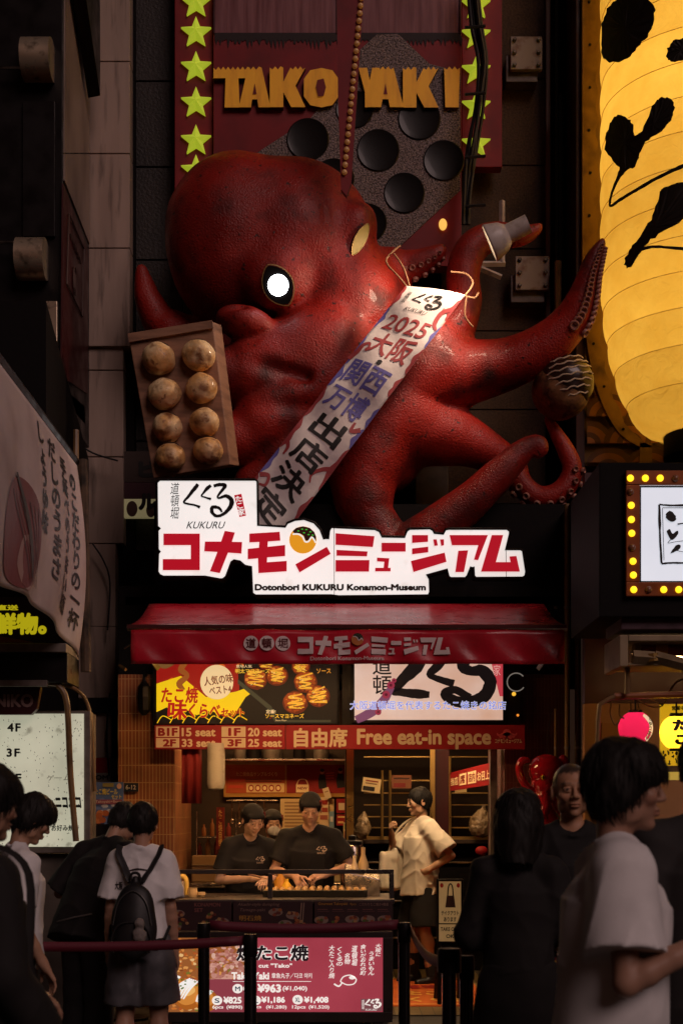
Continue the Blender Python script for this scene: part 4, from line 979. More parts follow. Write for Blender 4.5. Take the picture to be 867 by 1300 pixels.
mb = MB(); M_vw = mat('valance_white_print', (.80,.66,.64), .6)
vx = lambda x, y: (378+(x-207.6)*(571-378)/(659-207.6), 807+(y-674.5)*(832-807)/(728-674.5))
kana(mb, vmap, .012, M_vw, vx, None); write(mb, 'Dotonbori Konamon-Museum', (394,833.5,487,838.5), vmap, .012, M_vw, .015)
for k, ch in enumerate('道頓堀'):
    cx_ = 319+k*20.2; disc2(mb, cx_, 817, 9.4, 9.4, vmap, .012, M_vw, 24); write(mb, ch, (cx_-6.3,810.8,cx_+6.3,823.2), vmap, .015, ink((90,10,14)), .02)
ballmark(mb, vmap, .014, vx, .45, (ink((190,110,50)), ink((25,8,8)), M_vw, ink((90,120,50))))
obj('valance_print', mb, aw)
# ================================================================== lit menu panel and video screen under the awning
YP = 10.98; fp = front(YP-.03)
mp = thing('lit_menu_panel', 'lit takoyaki menu panel with sauced balls under the left of the awning', 'menu panel', V(315, 920, YP))
mb = MB(); mb.pbox(194, 835, 431, 921, YP, .1, M_blackmetal); obj('casing', mb, mp, bevel=.004)
k_ = .85
R1, R2, OR, YE, KK = lit((150,22,16), k_), lit((110,12,12), k_), lit((205,95,20), k_), lit((238,196,20), k_), lit((16,10,9), k_)
CR = lit((238,205,150), k_)
mb = MB(); rect2(mb, 199, 836, 304, 919, fp, 0, R1); rect2(mb, 304, 836, 428, 919, fp, 0, KK); obj('picture', mb, mp)
mb = MB(); rnd = random.Random(11)
for k in range(14):                                   # cloud and swirl patterns
    x, y = rnd.uniform(200, 345), rnd.uniform(842, 915); stroke(mb, [(x,y,.7),(x+5,y-3,.9),(x+9,y,.8),(x+6,y+2,.5)], fp, .001, OR if k % 2 else R2)
mb.prism([(199,868),(230,858),(262,885),(300,878),(345,862),(312,885),(300,904),(240,912),(199,905)], fp, None, .002, YE)
stroke(mb, [(236,842,3),(230,850,4),(238,858,3),(228,868,4),(234,876,2)], fp, .003, lit((150,80,30), k_)); stroke(mb, [(200,842,3),(210,846,3),(222,841,2)], fp, .003, lit((120,80,40), k_))
mb.prism([(199,919),(199,904),(212,898),(222,905),(235,900),(250,908),(268,902),(285,910),(306,905),(330,919)], fp, None, .003, KK)
for k in range(7): stroke(mb, [(200+k*16,918,.6),(207+k*16,909,.6),(218+k*16,914,.6)], fp, .004, YE)
mb.prism([(302,846),(428,846),(428,918),(352,918),(345,900),(303,868)], fp, None, .003, KK); mb.prism([(302,862),(345,897),(352,914),(420,914),(420,917),(349,917),(340,900),(302,868)], fp, None, .004, lit((60,58,40), k_))
disc2(mb, 275.5, 866, 21, 22, fp, .005, CR, 30); obj('picture_pattern', mb, mp)
def tako(mb, x, y, r, sd):
    rnd = random.Random(sd); disc2(mb, x, y, r, r*.92, fp, .006, lit((96,30,10), k_), 22, .04); disc2(mb, x-r*.04, y-r*.06, r*.88, r*.8, fp, .0065, lit((150,58,16), k_), 20, .08)
    for k in range(34):
        a_, q = rnd.uniform(0, 6.28), r*.8*rnd.random()**.6; up = q*math.sin(a_) < r*.1
        disc2(mb, x+q*math.cos(a_), y+q*math.sin(a_)*.9, r*rnd.uniform(.06,.2), r*rnd.uniform(.05,.14), fp, .007+k*.00002, lit(rnd.choice([(196,98,30),(214,126,48),(170,72,20)] if up else [(124,44,12),(150,62,18),(92,28,8)]), k_), 8, .2)
    for ps in range(2):
        pts, n = [], 7; ang = rnd.uniform(-.5,.5)
        for k in range(n):
            u = (-.75 if k % 2 else .75)*r*rnd.uniform(.55,1.05); v = -r*.7+k*r*1.3/(n-1)+rnd.uniform(-.1,.1)*r; pts.append((x+u*math.cos(ang)-v*.3*math.sin(ang), y+v*.9+u*math.sin(ang)*.5, r*rnd.uniform(.03,.065)))
        stroke(mb, pts, fp, .008+.0004*ps, lit(((244,190,64),(236,168,50))[ps], k_), 5, .15)
    for k in range(12): disc2(mb, x+rnd.uniform(-.6,.6)*r, y+rnd.uniform(-.6,.5)*r, r*.05, r*.035, fp, .009, lit(rnd.choice([(86,104,24),(60,80,18),(240,220,180)]), k_), 6)
mb = MB()
for i, (x, y, r) in enumerate(((325,862,15),(352,858,14),(388,866,15),(404,884,15),(375,892,16),(382,846,12),(338,842,10))): tako(mb, x, y, r, i)
obj('takoyaki_picture', mb, mp)
mb = MB(); RD = lit((176,16,18), k_)
for dx, m_, b_, h_ in ((0, YE, .075, .009), (0, RD, .03, .011)):
    write(mb, 'たこ焼', (205,872,252,893), fp, h_, m_, b_, .1); write(mb, '味', (213,890,238,914), fp, h_, m_, b_, .05); write(mb, 'くらべ', (240,893,280,912), fp, h_, m_, b_, .1); write(mb, 'セット', (281,899,311,911), fp, h_, m_, b_)
write(mb, '人気の味', (259,857,296,869), fp, .008, lit((120,50,20), k_), .02, rot=-8); write(mb, 'ベスト4', (266,871,294,881), fp, .008, lit((120,50,20), k_), .02, rot=-6)
write(mb, '意地人気', (300,844,320,848), fp, .009, CR, .01); write(mb, '明太マヨネーズ', (299,849,343,855), fp, .009, lit((240,190,60), k_), .02); write(mb, '定番!', (338,901,350,906), fp, .009, CR, .02)
write(mb, 'ソースマヨネーズ', (337,906,386,912), fp, .009, lit((240,190,60), k_), .02); write(mb, 'ソース', (402,849,420,855), fp, .009, lit((220,150,50), k_), .02); write(mb, 'Sauce Mayo', (350,913.5,364,916), fp, .009, CR)
obj('lettering', mb, mp)
vs_ = thing('video_screen', 'wide lit video screen showing brush writing under the right of the awning', 'screen', V(545, 920, YP))
mb = MB(); mb.pbox(434, 835, 660, 921, YP, .1, M_blackmetal); mb.pbox(446, 836, 641, 918, YP-.025, .02, M_blackmetal); obj('casing', mb, vs_, bevel=.004)
mb = MB(); scr = mat('video_screen_glow', (.2,.2,.2), .4, emit=lin((222,190,176)), es=.9, var=(1.8,(.17,.13,.10),.35,.65)); rect2(mb, 450, 836, 638, 914, fp, 0, scr); obj('screen_picture', mb, vs_)
mb = MB(); BK = lit((22,16,16), .8)
mb.prism([(622,836),(638,838),(638,884),(634,884)], fp, None, .002, lit((190,60,70), .9)); write(mb, '家', (626,844,635,858), fp, .003, lit((230,170,160), .8))
for i, st in enumerate(([(540,832,5),(528,846,9),(512,862,7),(500,876,6),(510,879,5),(530,881,6),(545,882,4)], [(565,832,5),(555,846,6),(545,856,4),(556,862,4),(576,868,5)], [(590,832,9),(588,846,8),(598,852,6),(612,852,8),(622,866,8),(614,884,8),(592,892,7),(572,888,7),(565,880,6),(578,876,5),(596,886,5)])): stroke(mb, [(a, b, c_) for a, b, c_ in st], fp, .003+.001*i, BK, 6, .05)
write(mb, '道頓', (473,832,497,882), fp, .003, BK, .01, vertical=True)
stroke(mb, [(452,914,5),(470,905,6),(485,892,6),(497,872,4)], fp, .006, lit((120,70,100), .8)); 
for (x, y, r) in ((496,870,5),(490,882,5),(480,904,4),(500,864,3)): disc2(mb, x, y, r, r, fp, .007, lit((150,45,70), .8), 14); disc2(mb, x, y, r*.4, r*.4, fp, .008, lit((90,20,40), .8), 8)
obj('brush_writing', mb, vs_)
mb = MB(); 
write(mb, '大阪道頓堀を代表するたこ焼きの銘店', (444,889.5,642,901.5), fp, .010, lit((235,235,250), .9), .03); write(mb, '大阪道頓堀を代表するたこ焼きの銘店', (444.5,890,641.5,901), fp, .012, lit((92,104,210), .9), .0); obj('caption', mb, vs_)
t = thing('round_outline_lamp', 'thin white ring neon at the right end of the video screen', 'neon ring', V(655, 880, YP-.05)); mb = MB(); c = V(655, 866, YP-.03)
mb.tube([c+Vector((.07*math.cos(a), 0, .07*math.sin(a))) for a in [rad(40+k*15) for k in range(20)]], .005, 6, m=lit((150,140,130), .5)); obj('neon_tube', mb, t, True)
mb = MB(); mb.ball(V(652,881,YP-.04), .016, m=lit((255,190,60), 1.0)); mb.ball(V(657,908,YP-.04), .010, m=lit((255,150,50), 1.0)); obj('small_lights', mb, t, True)
# ================================================================== eat-in strip sign
YE_ = 10.93; fe = front(YE_)
se = thing('eat_in_sign', 'long red strip sign listing seats and free eat-in space', 'sign', V(430, 951, YE_))
M_rs = ink((150,18,30)); M_cs = mat('cream_sign_print', (.72,.55,.38), .5)
mb = MB(); mb.pbox(196.5, 920.5, 362, 951, YE_, .05, M_rs); mb.pbox(363, 920.5, 666, 951, YE_, .05, M_rs); obj('sign_panel', mb, se, bevel=.003)
mb = MB()
for (x0, y0, x1, y1) in ((198.5,922.5,228,935.5),(198.5,937,228,949),(281.5,922.5,312,935.5),(281.5,937,312,949)): rect2(mb, x0, y0, x1, y1, fe, .003, M_cs)
mb.use(None)
for s_, r in (('B1F',(201,924,226,934.5)),('2F',(207,938.3,224,948)),('1F',(290,924,306,934.5)),('3F',(289,938.3,307,948))): write(mb, s_, r, fe, .005, M_rs, .045)
for s_, r in (('15 seat',(231,924,274,935)),('33 seat',(231,938,274,948.5)),('20 seat',(315,924,358,935)),('25 seat',(315,938,358,948.5)),('自由席',(373,924,441,949)),('Free eat-in space',(453,925,623,951.5))): write(mb, s_, r, fe, .004, M_cs, .035)
pk = ink((205,80,90)); disc2(mb, 643, 930, 5, 4.5, fe, .004, pk); 
for k in range(7): a = rad(200+k*24); stroke(mb, [(643,931,1.4),(643+9*math.cos(a)*1.2,931-7*math.sin(a),1.2),(643+13*math.cos(a),931-5*math.sin(a)-2,.6)], fe, .004, pk)
write(mb, 'コナモンミュージアム', (628,938,662,943.5), fe, .006, M_cs, .03)
obj('lettering', mb, se)
# ================================================================== food counter
YC0 = 9.7; fc = front(YC0)
M_cnt = mat('counter_black_panel', (.02,.014,.013), .35, bump=(10,.05,.01,.1))
M_cmet = mat('counter_dark_steel', (.13,.11,.10), .35, .8, bump=(12,.06,.01,.12))
ct = thing('takoyaki_counter', 'black takoyaki serving counter with a glass guard and a lit price board', 'counter', (GX(350, YC0), YC0+.4, 0))
cx0, cx1 = GX(196, YC0), GX(499, YC0); zt = GZ(1142, YC0)
mb = MB(); mb.box(cx0, cx1, YC0+.03, YC0+.78, .10, zt-.03, M_cnt); obj('counter_body', mb, ct, bevel=.006)
mb = MB(); mb.box(cx0-.01, cx1+.01, YC0-.005, YC0+.8, zt-.028, zt, M_cmet); obj('counter_top', mb, ct, bevel=.004)
mb = MB(); mb.pbox(196, 1104, 500, 1109.5, YC0, .03, M_cmet); obj('top_rail', mb, ct, bevel=.003)
for x in (197, 343, 497): mb = MB(); mb.pbox(x-3, 1109.7, x+3, 1141, YC0, .03, M_cmet); obj('guard_post', mb, ct, bevel=.003)
M_glass = mat('guard_glass', (.9,.95,.93), .05); _b = M_glass.node_tree.nodes['Principled BSDF']; _b.inputs['Transmission Weight'].default_value = 1; _b.inputs['IOR'].default_value = 1.02; _b.inputs['Alpha'].default_value = .12
for a, b in ((200.5,339.5),(346.5,493.5)): mb = MB(); mb.pbox(a, 1110, b, 1140, YC0+.012, .006, M_glass); obj('glass_pane', mb, ct)
M_gr = mat('takoyaki_griddle', (.03,.027,.025), .35, .8, bump=(40,.4,.01))
mb = MB(); mb.box(-.55, .18, YC0+.25, YC0+.62, zt, zt+.05, M_gr); obj('griddle', mb, ct, bevel=.004)
mb = MB()
for i in range(14):
    for j in range(5): mb.ball((-.52+i*.052, YC0+.29+j*.07, zt+.05), (.022,.022,.018), 8, 6, mat('cooking_batter', (.42,.24,.08), .35, coat=.3))
g_ = obj('griddle_row', mb, ct, True)
mb = MB()
for a, b in ((197,294),(296,397),(399,498)): mb.pbox(a, 1144, b, 1181, YC0-.012, .03, ink((44,18,20)))
obj('menu_strip', mb, ct, bevel=.002)
fm2 = front(YC0-.012); mb = MB(); tw = ink((125,95,85)); tg = ink((150,105,40))
write(mb, 'KONAMON', (247,1146,280,1151), fm2, .003, ink((120,70,65)), .02); write(mb, 'SET', (247,1153,258,1158), fm2, .003, ink((120,70,65)), .02)
write(mb, 'Akashi-style dumpling', (302,1146,355,1151), fm2, .003, tw, .0, .2); write(mb, 'Tamago-yaki', (305,1153,337,1158), fm2, .003, tw, .0, .2)
write(mb, '¥1,180', (309,1175,336,1179.5), fm2, .003, tg, .02); write(mb, '明石焼', (304,1162,332,1169), fm2, .003, tg, .02)
write(mb, 'Gourmet Takoyaki', (404,1145.5,441,1150), fm2, .003, tg, .02); write(mb, '4pcs', (444,1146,452,1150), fm2, .003, tg); write(mb, 'こだわりたこ焼き4種盛', (456,1146,493,1150), fm2, .003, tw, .01)
for k in range(5): rect2(mb, 403+k*19, 1154, 416+k*19, 1155, fm2, .003, ink((100,60,55))); rect2(mb, 403+k*19, 1156.4, 418+k*19, 1157.2, fm2, .003, ink((90,55,50)))
rnd = random.Random(8)
for (x, y) in ((408,1168),(427,1168),(447,1167),(467,1167),(488,1167),(270,1162),(282,1170),(262,1172),(226,1160),(232,1170),(222,1176),(350,1158),(372,1162),(380,1170),(362,1173)):
    if rnd.random() < .5 or x == 447: disc2(mb, x, y, 9, 5, fm2, .003, ink((120,100,90)))
    for k in range(7): disc2(mb, x+rnd.uniform(-6,6), y+rnd.uniform(-3.5,3.5), 2.3, 2, fm2, .004+k*.0003, ink(rnd.choice([(120,55,30),(140,80,40),(90,35,25),(70,80,30),(150,110,70)])), 10)
for x in (378, 381): stroke(mb, [(x+5,1146,.7),(x+3,1172,.6)], fm2, .005, ink((130,105,90)), smooth=False)
obj('menu_print', mb, ct)
lm = thing('counter_fill_strip', 'thin warm fill strip added unseen behind the top rail of the counter guard', 'lamp', (-.45, YC0+.05, 1.09)); mb = MB(); mb.box(-1.2, .3, YC0+.033, YC0+.045, GZ(1108,YC0), GZ(1105,YC0), M_cmet); obj('housing', mb, lm)  # fill light added behind the rail to brighten the cooks from the front
mb = MB(); mb.box(-1.2, .3, YC0+.047, YC0+.055, GZ(1108,YC0), GZ(1105,YC0), mat('fill_strip_glow', (.8,.7,.5), .5, emit=(1,.55,.22), es=26)); obj('diffuser', mb, lm)
# lit price board in the counter front
pb = thing('lit_price_board', 'pink lit takoyaki price board standing low against the counter front', 'price board', V(345, 1296, YC0-.17))
YPB = YC0-.17; fp2 = front(YPB)
mb = MB(); x0, x1 = 206, 498
mb.pbox(x0, 1183, x1, 1190.5, YPB-.012, .14, M_cnt); mb.pbox(x0, 1285, x1, 1298, YPB-.012, .14, M_cnt); mb.pbox(486, 1190.5, x1, 1285, YPB-.012, .14, M_cnt); mb.pbox(x0, 1190.5, 211, 1285, YPB-.012, .14, M_cnt); mb.pbox(211, 1190.5, 486, 1285, YPB+.05, .07, M_cnt)
for x in (225, 480): mb.pbox(x-6, 1298, x+6, 1304, YPB, .1, M_cnt)
obj('frame', mb, pb, bevel=.003)
K = .9; PINK = mat('lit_pink_board', (.20,.05,.06), .4, emit=lin((166,62,76)), es=K, var=(1.4,(.15,.032,.04),.35,.7)); WH = lit((246,236,228), K); DK = lit((30,20,24), K)
mb = MB(); rect2(mb, 311, 1190.5, 486, 1285, fp2, -.002, PINK); rect2(mb, 211, 1190.5, 311, 1285, fp2, -.002, lit((150,88,44), K)); obj('board_face', mb, pb)
mb = MB(); rnd = random.Random(21); pal = [(196,112,46),(214,148,80),(160,82,32),(226,180,120),(128,60,24),(206,132,64),(176,84,36),(120,112,44)]
for k in range(420):
    x, y = rnd.uniform(211,309), rnd.uniform(1192,1283)
    if x < 268 or rnd.random() < .35: disc2(mb, x, y, rnd.uniform(.8,3.6), rnd.uniform(.6,2.6), fp2, .0005+k*.000004, lit(pal[int(rnd.random()*8)], K), 10, .25)
for k in range(220):
    x, y = rnd.uniform(268,311), rnd.uniform(1192,1260); disc2(mb, x, y, rnd.uniform(1.2,4.2), rnd.uniform(1,3.2), fp2, .0026+k*.000006, lit(rnd.choice([(190,132,118),(204,150,134),(176,112,98),(212,168,150),(160,96,84)]), K), 9, .25)
rect2(mb, 266, 1243, 311, 1285, fp2, .004, lit((140,60,70), K))
for (x, y, r) in ((240,1262,21),(262,1270,15),(222,1250,13)):
    disc2(mb, x, y, r, r*.95, fp2, .0042, lit((168,92,30), K), 26, .04); disc2(mb, x-2, y-2, r*.8, r*.74, fp2, .0046, lit((208,132,56), K), 22, .08); disc2(mb, x-3, y-6, r*.5, r*.4, fp2, .005, lit((232,176,100), K), 16, .12)
    for k in range(5): stroke(mb, [(x-r*.85+k*r*.13, y+r*.1+k*r*.05, .8),(x-r*.55+k*r*.16, y-r*.55+k*r*.05, 1.5),(x+r*.1+k*r*.12, y-r*.95+k*r*.04, .9)], fp2, .0054, lit((244,240,236), K))
    for k in range(8): disc2(mb, x+rnd.uniform(-.5,.5)*r, y+rnd.uniform(-.9,-.3)*r, 1.6, .9, fp2, .0058, lit((90,110,30), K), 8)
rect2(mb, 211, 1196, 220, 1240, fp2, .0045, lit((220,190,60), K)); write(mb, '大玉', (212.5,1200,218.5,1222), fp2, .006, DK, .02, vertical=True)
obj('food_picture', mb, pb)
mb = MB()
for dx, m_, b_, h_ in ((0, WH, .075, .007), (0, DK, .035, .009)): write(mb, '焼たこ焼', (300,1199,392,1220), fp2, h_, m_, b_, .05)
write(mb, 'Big cut "Tako"', (314,1223,371,1230), fp2, .004, WH, .03); write(mb, 'Tako Yaki', (294,1234,342,1243.5), fp2, .007, WH, .04); write(mb, '章魚丸子／다코 야키', (345,1235,396,1242), fp2, .004, WH, .01)
for x in range(4): pass
rect2(mb, 296, 1245.5, 395, 1246.2, fp2, .007, WH)
for (ch, x, y) in (('M',302,1255),('S',276,1270),('L',325,1270),('XL',378,1269)):
    disc2(mb, x, y, 6.6, 6, fp2, .007, WH, 22); write(mb, ch, (x-3.2,y-3,x+3.2,y+3), fp2, .009, lit((40,60,80), K), .02)
for s_, r, b_ in (('8pcs',(309,1252,322,1259),.02),('¥963',(327,1249,357,1260),.045),('(¥1,040)',(359,1251.5,390,1259),.02),('¥825',(284,1265,307,1274),.045),('6pcs',(270,1276,284,1281.5),.02),('(¥890)',(288,1276,308,1281.5),.02),('¥1,186',(332,1265,362,1274),.045),('8pcs',(318,1276,332,1281),.02),('(¥1,280)',(338,1276,364,1281.5),.02),('¥1,408',(386,1265,417,1274),.045),('12pcs',(371,1276,388,1281.5),.02),('(¥1,520)',(392,1276,418,1281.5),.02)): write(mb, s_, r, fp2, .006 if r[0] > 311 else .009, WH, b_)
for i, (s_, x, y0, y1) in enumerate((('大阪に',480,1198,1214),('うまいもん',471,1208,1238),('食いだおれの町',461,1199,1238),('道頓堀',450,1200,1226),('くくるの',431,1202,1226),('大たこ入り焼',421,1200,1242),('名物',441,1210,1224))):
    write(mb, s_, (x-4,y0,x+4,y1), fp2, .004, WH, .015, .2, vertical=True)
stroke(mb, [(432,1246,.7),(436,1240,.7),(445,1238,.7),(452,1243,.8),(449,1249,.7),(440,1250,.7),(432,1246,.7)], fp2, .004, WH); stroke(mb, [(424,1249,1),(430,1252,1),(434,1248,.8)], fp2, .004, WH); disc2(mb, 447, 1241, 4, 2.4, fp2, .004, WH)
rect2(mb, 458, 1268, 485, 1283.5, fp2, .003, lit((120,70,75), K)); kukuru(mb, (463,1268,484,1280), fp2, .005, WH, .03, 1.5); write(mb, '道頓堀', (459,1269,462.5,1281), fp2, .005, WH, vertical=True); write(mb, 'KUKURU', (464,1280.5,478,1283), fp2, .005, WH)
obj('lettering', mb, pb)
# counter clutter
def bottle(label, x, y, r, h, m_, grp='bottles and jars on the counter'):
    mb = MB(); mb.lathe([(r*.95,0),(r,.01),(r,h*.62),(r*.55,h*.78),(r*.38,h*.85),(r*.38,h),(.002,h)], (x, y, zt+.001), 14, m_); tag(obj('sauce_bottle', mb, None, True), label, 'bottle', grp)
bottle('white squeeze bottle just right of the tallest cook', GX(450, 10.3), 10.3, .035, .28, ink((215,190,150)))
bottle('clear bottle with pale top behind the right end of the glass guard', GX(461, 10.35), 10.35, .04, .34, ink((200,170,120)))
bottle('amber sauce jar on the counter between the two cooks', GX(356, 10.2), 10.2, .045, .17, ink((190,130,40)))
bottle('yellow mustard jar left of the tallest cook on the counter', GX(364, 10.15), 10.15, .035, .12, ink((220,170,40)))
t = thing('steel_batter_box', 'steel sloped batter box behind the right end of the glass guard', 'box', (GX(468, 10.2), 10.2, zt)); mb = MB()
a0, a1 = GX(438, 10.15), GX(482, 10.15); mb.hexa([(a0,10.1,zt+.17),(a1,10.1,zt+.12),(a1,10.1,zt+.001),(a0,10.1,zt+.001)], [(a0,10.4,zt+.22),(a1,10.4,zt+.17),(a1,10.4,zt+.001),(a0,10.4,zt+.001)], M_steel); obj('box_body', mb, t, bevel=.005)
t = thing('tissue_stand', 'small white card stand at the left end of the counter', 'card stand', (GX(229, 9.95), 9.95, zt)); mb = MB(); mb.pbox(224, 1119, 234, 1136, 9.95, .02, ink((170,150,130))); obj('card', mb, t); mb = MB(); write(mb, 'MENU', (225.5,1121,232.5,1124), front(9.95), .002, ink((60,40,30)), .02); rect2(mb, 225.5, 1127, 232.5, 1128, front(9.95), .002, ink((90,70,60))); rect2(mb, 225.5, 1130, 232.5, 1131, front(9.95), .002, ink((90,70,60))); obj('print', mb, t)
mb = MB(); p = [V(236,1136,10.0), V(237,1120,10.0), V(234,1113,10.0), V(230,1113,10.0)]; mb.tube([Vector(q) for q in catmull([tuple(q) for q in p], 5)], .017, 10, m=ink((205,170,80))); tag(obj('pump_dispenser', mb, None, True), 'yellow curved pump dispenser at the left end of the counter', 'dispenser')
for k, x in enumerate((245, 256)):
    mb = MB(); c = V(x, 1136, 10.0); c.z = zt; mb.lathe([(.03,.001),(.036,.03),(.03,.06),(.034,.065)] if k == 0 else [(.02,.001),(.03,.015),(.028,.035)], c, 14, ink((190,160,120))); tag(obj('small_cup', mb, None, True), ['white cup beside the yellow pump on the counter','small shallow white cup right of the taller one on the counter'][k], 'cup')
# ================================================================== take-out stand sign
YG = 11.15; fg = front(YG)
tk = thing('takeout_stand_sign', 'cream take-out stand sign with a carrier bag picture in the entrance', 'stand sign', (GX(571, YG), YG, 0))
mb = MB(); mb.pbox(554, 1116, 588, 1197, YG+.004, .03, M_blackmetal); mb.bar((GX(558,YG), YG+.03, .66), (GX(556,YG), YG+.3, .015), .025, m=M_blackmetal); mb.bar((GX(584,YG), YG+.03, .66), (GX(586,YG), YG+.3, .015), .025, m=M_blackmetal); mb.bar((GX(558,YG), YG+.02, .55), (GX(557,YG), YG-.05, .015), .025, m=M_blackmetal); mb.bar((GX(584,YG), YG+.02, .55), (GX(585,YG), YG-.05, .015), .025, m=M_blackmetal); obj('stand_frame', mb, tk, bevel=.002)
mb = MB(); CRM = mat('cream_backlit', (.35,.26,.16), .5, emit=lin((140,112,70)), es=.45); rect2(mb, 557, 1119, 585, 1172, fg, .002, CRM); rect2(mb, 557, 1173.5, 585, 1195, fg, .002, CRM); obj('sign_face', mb, tk)
mb = MB(); i1 = ink((25,14,10)); mb.prism([(565,1152),(567,1137),(576,1137),(578,1152)], fg, None, .004, ink((50,22,18))); stroke(mb, [(568,1137,.8),(569,1126,.8),(571.5,1122,.8),(574,1126,.8),(575,1137,.8)], fg, .004, i1)
write(mb, 'テイクアウト', (560,1156,582,1162), fg, .004, i1, .03); write(mb, 'あります', (563,1164,579,1170), fg, .004, i1, .03); write(mb, 'TAKE OUT', (559,1177,583,1182), fg, .004, i1, .03); write(mb, 'OK', (566,1186,576,1191), fg, .004, i1, .03)
disc2(mb, 560.5, 1124, 2.2, 3, fg, .004, ink((150,20,18))); disc2(mb, 581.5, 1124, 2.2, 3, fg, .004, ink((150,20,18)))
obj('lettering', mb, tk)
# ================================================================== queue barriers
M_belt = mat('maroon_belt', (.11,.010,.022), .6, bump=(80,.1,.01))
M_post = mat('dark_chrome_post', (.05,.045,.045), .22, .9)
def post(label, px, py, Y, head=False):
    c = V(px, py, Y); h = c.z; t = thing('barrier_post', label, 'barrier post', (c.x, Y, 0), 'queue barrier posts'); mb = MB()
    mb.lathe([(.17,.0),(.17,.012),(.15,.025),(.05,.04),(.04,.05)], (c.x, Y, .001), 28, M_blackmetal); obj('base', mb, t, True)
    mb = MB(); mb.lathe([(.030,.045),(.030,h-.10)], (c.x, Y, 0), 20, M_post); obj('tube', mb, t, True)
    mb = MB(); r = .05 if head else .034; mb.lathe([(.03,h-.105),(r,h-.1),(r,h-.012),(r*.9,h),(.004,h+.001)], (c.x, Y, 0), 20, M_blackmetal); obj('belt_head', mb, t, True)
    return Vector((c.x, Y, h-.05))
P1 = post('barrier post in front of the food picture, left of the price list', 259, 1172, 7.25)
P2 = post('barrier post standing across the pink price board', 318, 1186, 6.7)
P3 = post('barrier post at the right end of the counter', 513, 1171, 7.25)
P4 = post('barrier post with a wide black belt head by the orange mat', 570, 1204, 5.95, True)
P5 = post('slim low barrier post just left of the woman in black', 592, 1213, 6.15)
def belt(label, a, b, w=.046, sag=.02):
    mb = MB(); n = 16; a, b = Vector(a), Vector(b)
    for i in range(n+1):
        t_ = i/n; p = a.lerp(b, t_); z = p.z-sag*4*t_*(1-t_); mb.v += [(p.x, p.y, z+w/2), (p.x, p.y, z-w/2)]
    for i in range(n): mb.f.append((2*i, 2*i+1, 2*i+3, 2*i+2)); mb.m.append(M_belt)
    tag(obj('barrier_belt', mb, None, True, solid=.004), label, 'barrier belt', 'maroon barrier belts')
belt('maroon belt stretched past the queue on the left', V(-40,1196,6.7)+Vector((0,0,-.01)), P2+Vector((-.03,0,.02)))
belt('maroon belt stretched above the pink price board', P1+Vector((.03,0,.04)), P3+Vector((-.03,0,.04)), .05)
belt('maroon belt slanting down to the wide black post head', P3+Vector((.03,0,.02)), P4+Vector((-.03,0,0)), .05, .05)
# ================================================================== inflatable octopus
YI = 10.65; S2 = Sdf(); sc_ = YI/F_PX
def IP(x, y, d=0): return V(x, y, YI+d)
S2.ell(IP(693,978), (23*sc_,.115,21*sc_), .03); S2.ell(IP(692,996), (17*sc_,.09,12*sc_), .03); S2.cone(IP(690,1000), IP(684,1022), .085, .06, .04)
for pts in ([(684,1010,0,5),(671,1001,-.04,4.6),(662,989,-.05,4.6),(658.5,975,-.05,4.6),(662,966,-.05,4.4),(669,965,-.05,3.6)],[(700,1006,.02,6),(712,992,.02,7),(717,975,.02,7),(714,963,.02,5)],[(690,1010,-.05,8),(692,1024,-.07,7),(688,1036,-.08,6),(692,1045,-.08,6),(704,1050,-.08,5)],[(682,1012,-.03,7),(674,1026,-.03,7),(668,1040,-.03,6),(660,1052,-.03,5)],[(700,1012,0,7),(712,1030,0,6),(722,1042,0,5)],[(680,1016,.05,7),(668,1022,.06,6),(658,1012,.06,5),(657,1003,.06,4)],[(694,1018,.03,7),(700,1036,.05,6),(708,1050,.05,5)]):
    S2.chain([(*IP(x, y, d), r*sc_) for x, y, d, r in [tuple(p) for p in catmull(pts, 4)]], .007)
vs, qs = S2.mesh(.007); io = thing('inflatable_octopus', 'shiny red inflatable octopus with yellow eyes hanging by the right tiled column', 'inflatable toy', IP(690, 1055))
npmesh('body', vs, qs, mat('shiny_red_vinyl', (.42,.008,.02), .12, coat=.6, bump=(9,.12,.02)), io)
for x in (689, 706):
    mb = MB(); mb.ball(IP(x, 987, -.112 if x < 700 else -.09), (.016,.012,.019), 12, 8, mat('yellow_print', (.75,.5,.02), .3)); e = obj('eye', mb, io, True)
    mb = MB(); mb.ball(IP(x, 987, -.122 if x < 700 else -.10), (.005,.005,.012), 8, 6, M_hole); obj('pupil', mb, e, True)
mb = MB(); mb.tube([IP(693,960), IP(695,930), IP(700,900,.1)], .003, 5, m=M_cable); obj('hanging_string', mb, io)
# ================================================================== left neighbour
lb = thing('left_building', 'old beige panelled building left of the takoyaki shop', 'building', (-2.9, 11, 0))
YLB = 12.02; mb = MB()
for a, b in ((-250,-160),(-160,-42),(-42,78),(78,195),(195,315),(315,440)): mb.pbox(108, a+.7, 165, b-.7, YLB, .3, M_beige)
for a, b in ((440,470),(470,580),(580,690)): mb.pbox(108, a+.7, 157, b-.7, YLB+.04, .3, M_beige)
mb.pbox(100, 690.7, 147, 795, YLB+.02, .3, M_beige); mb.pbox(100, 795.5, 147, 886, YLB+.02, .3, M_beige); mb.pbox(106, 905, 142, 962, YLB, .3, M_beige)
obj('wall_panels', mb, lb, bevel=.004)
mb = MB(); mb.box(-7, GX(107,12.1), 12.1, 12.6, 2.3, 9.5, M_black); mb.pbox(100, 886.5, 150, 904, YLB-.05, .3, M_blackmetal); mb.box(GX(146,12.15)-.05, GX(170,12.15), 12.2, 12.6, 0, 9.5, M_black); mb.box(GX(98,12.0), GX(150,12.0), 12.0, 12.4, 0, GZ(962.5,12.0), M_grey); obj('rear_wall', mb, lb)
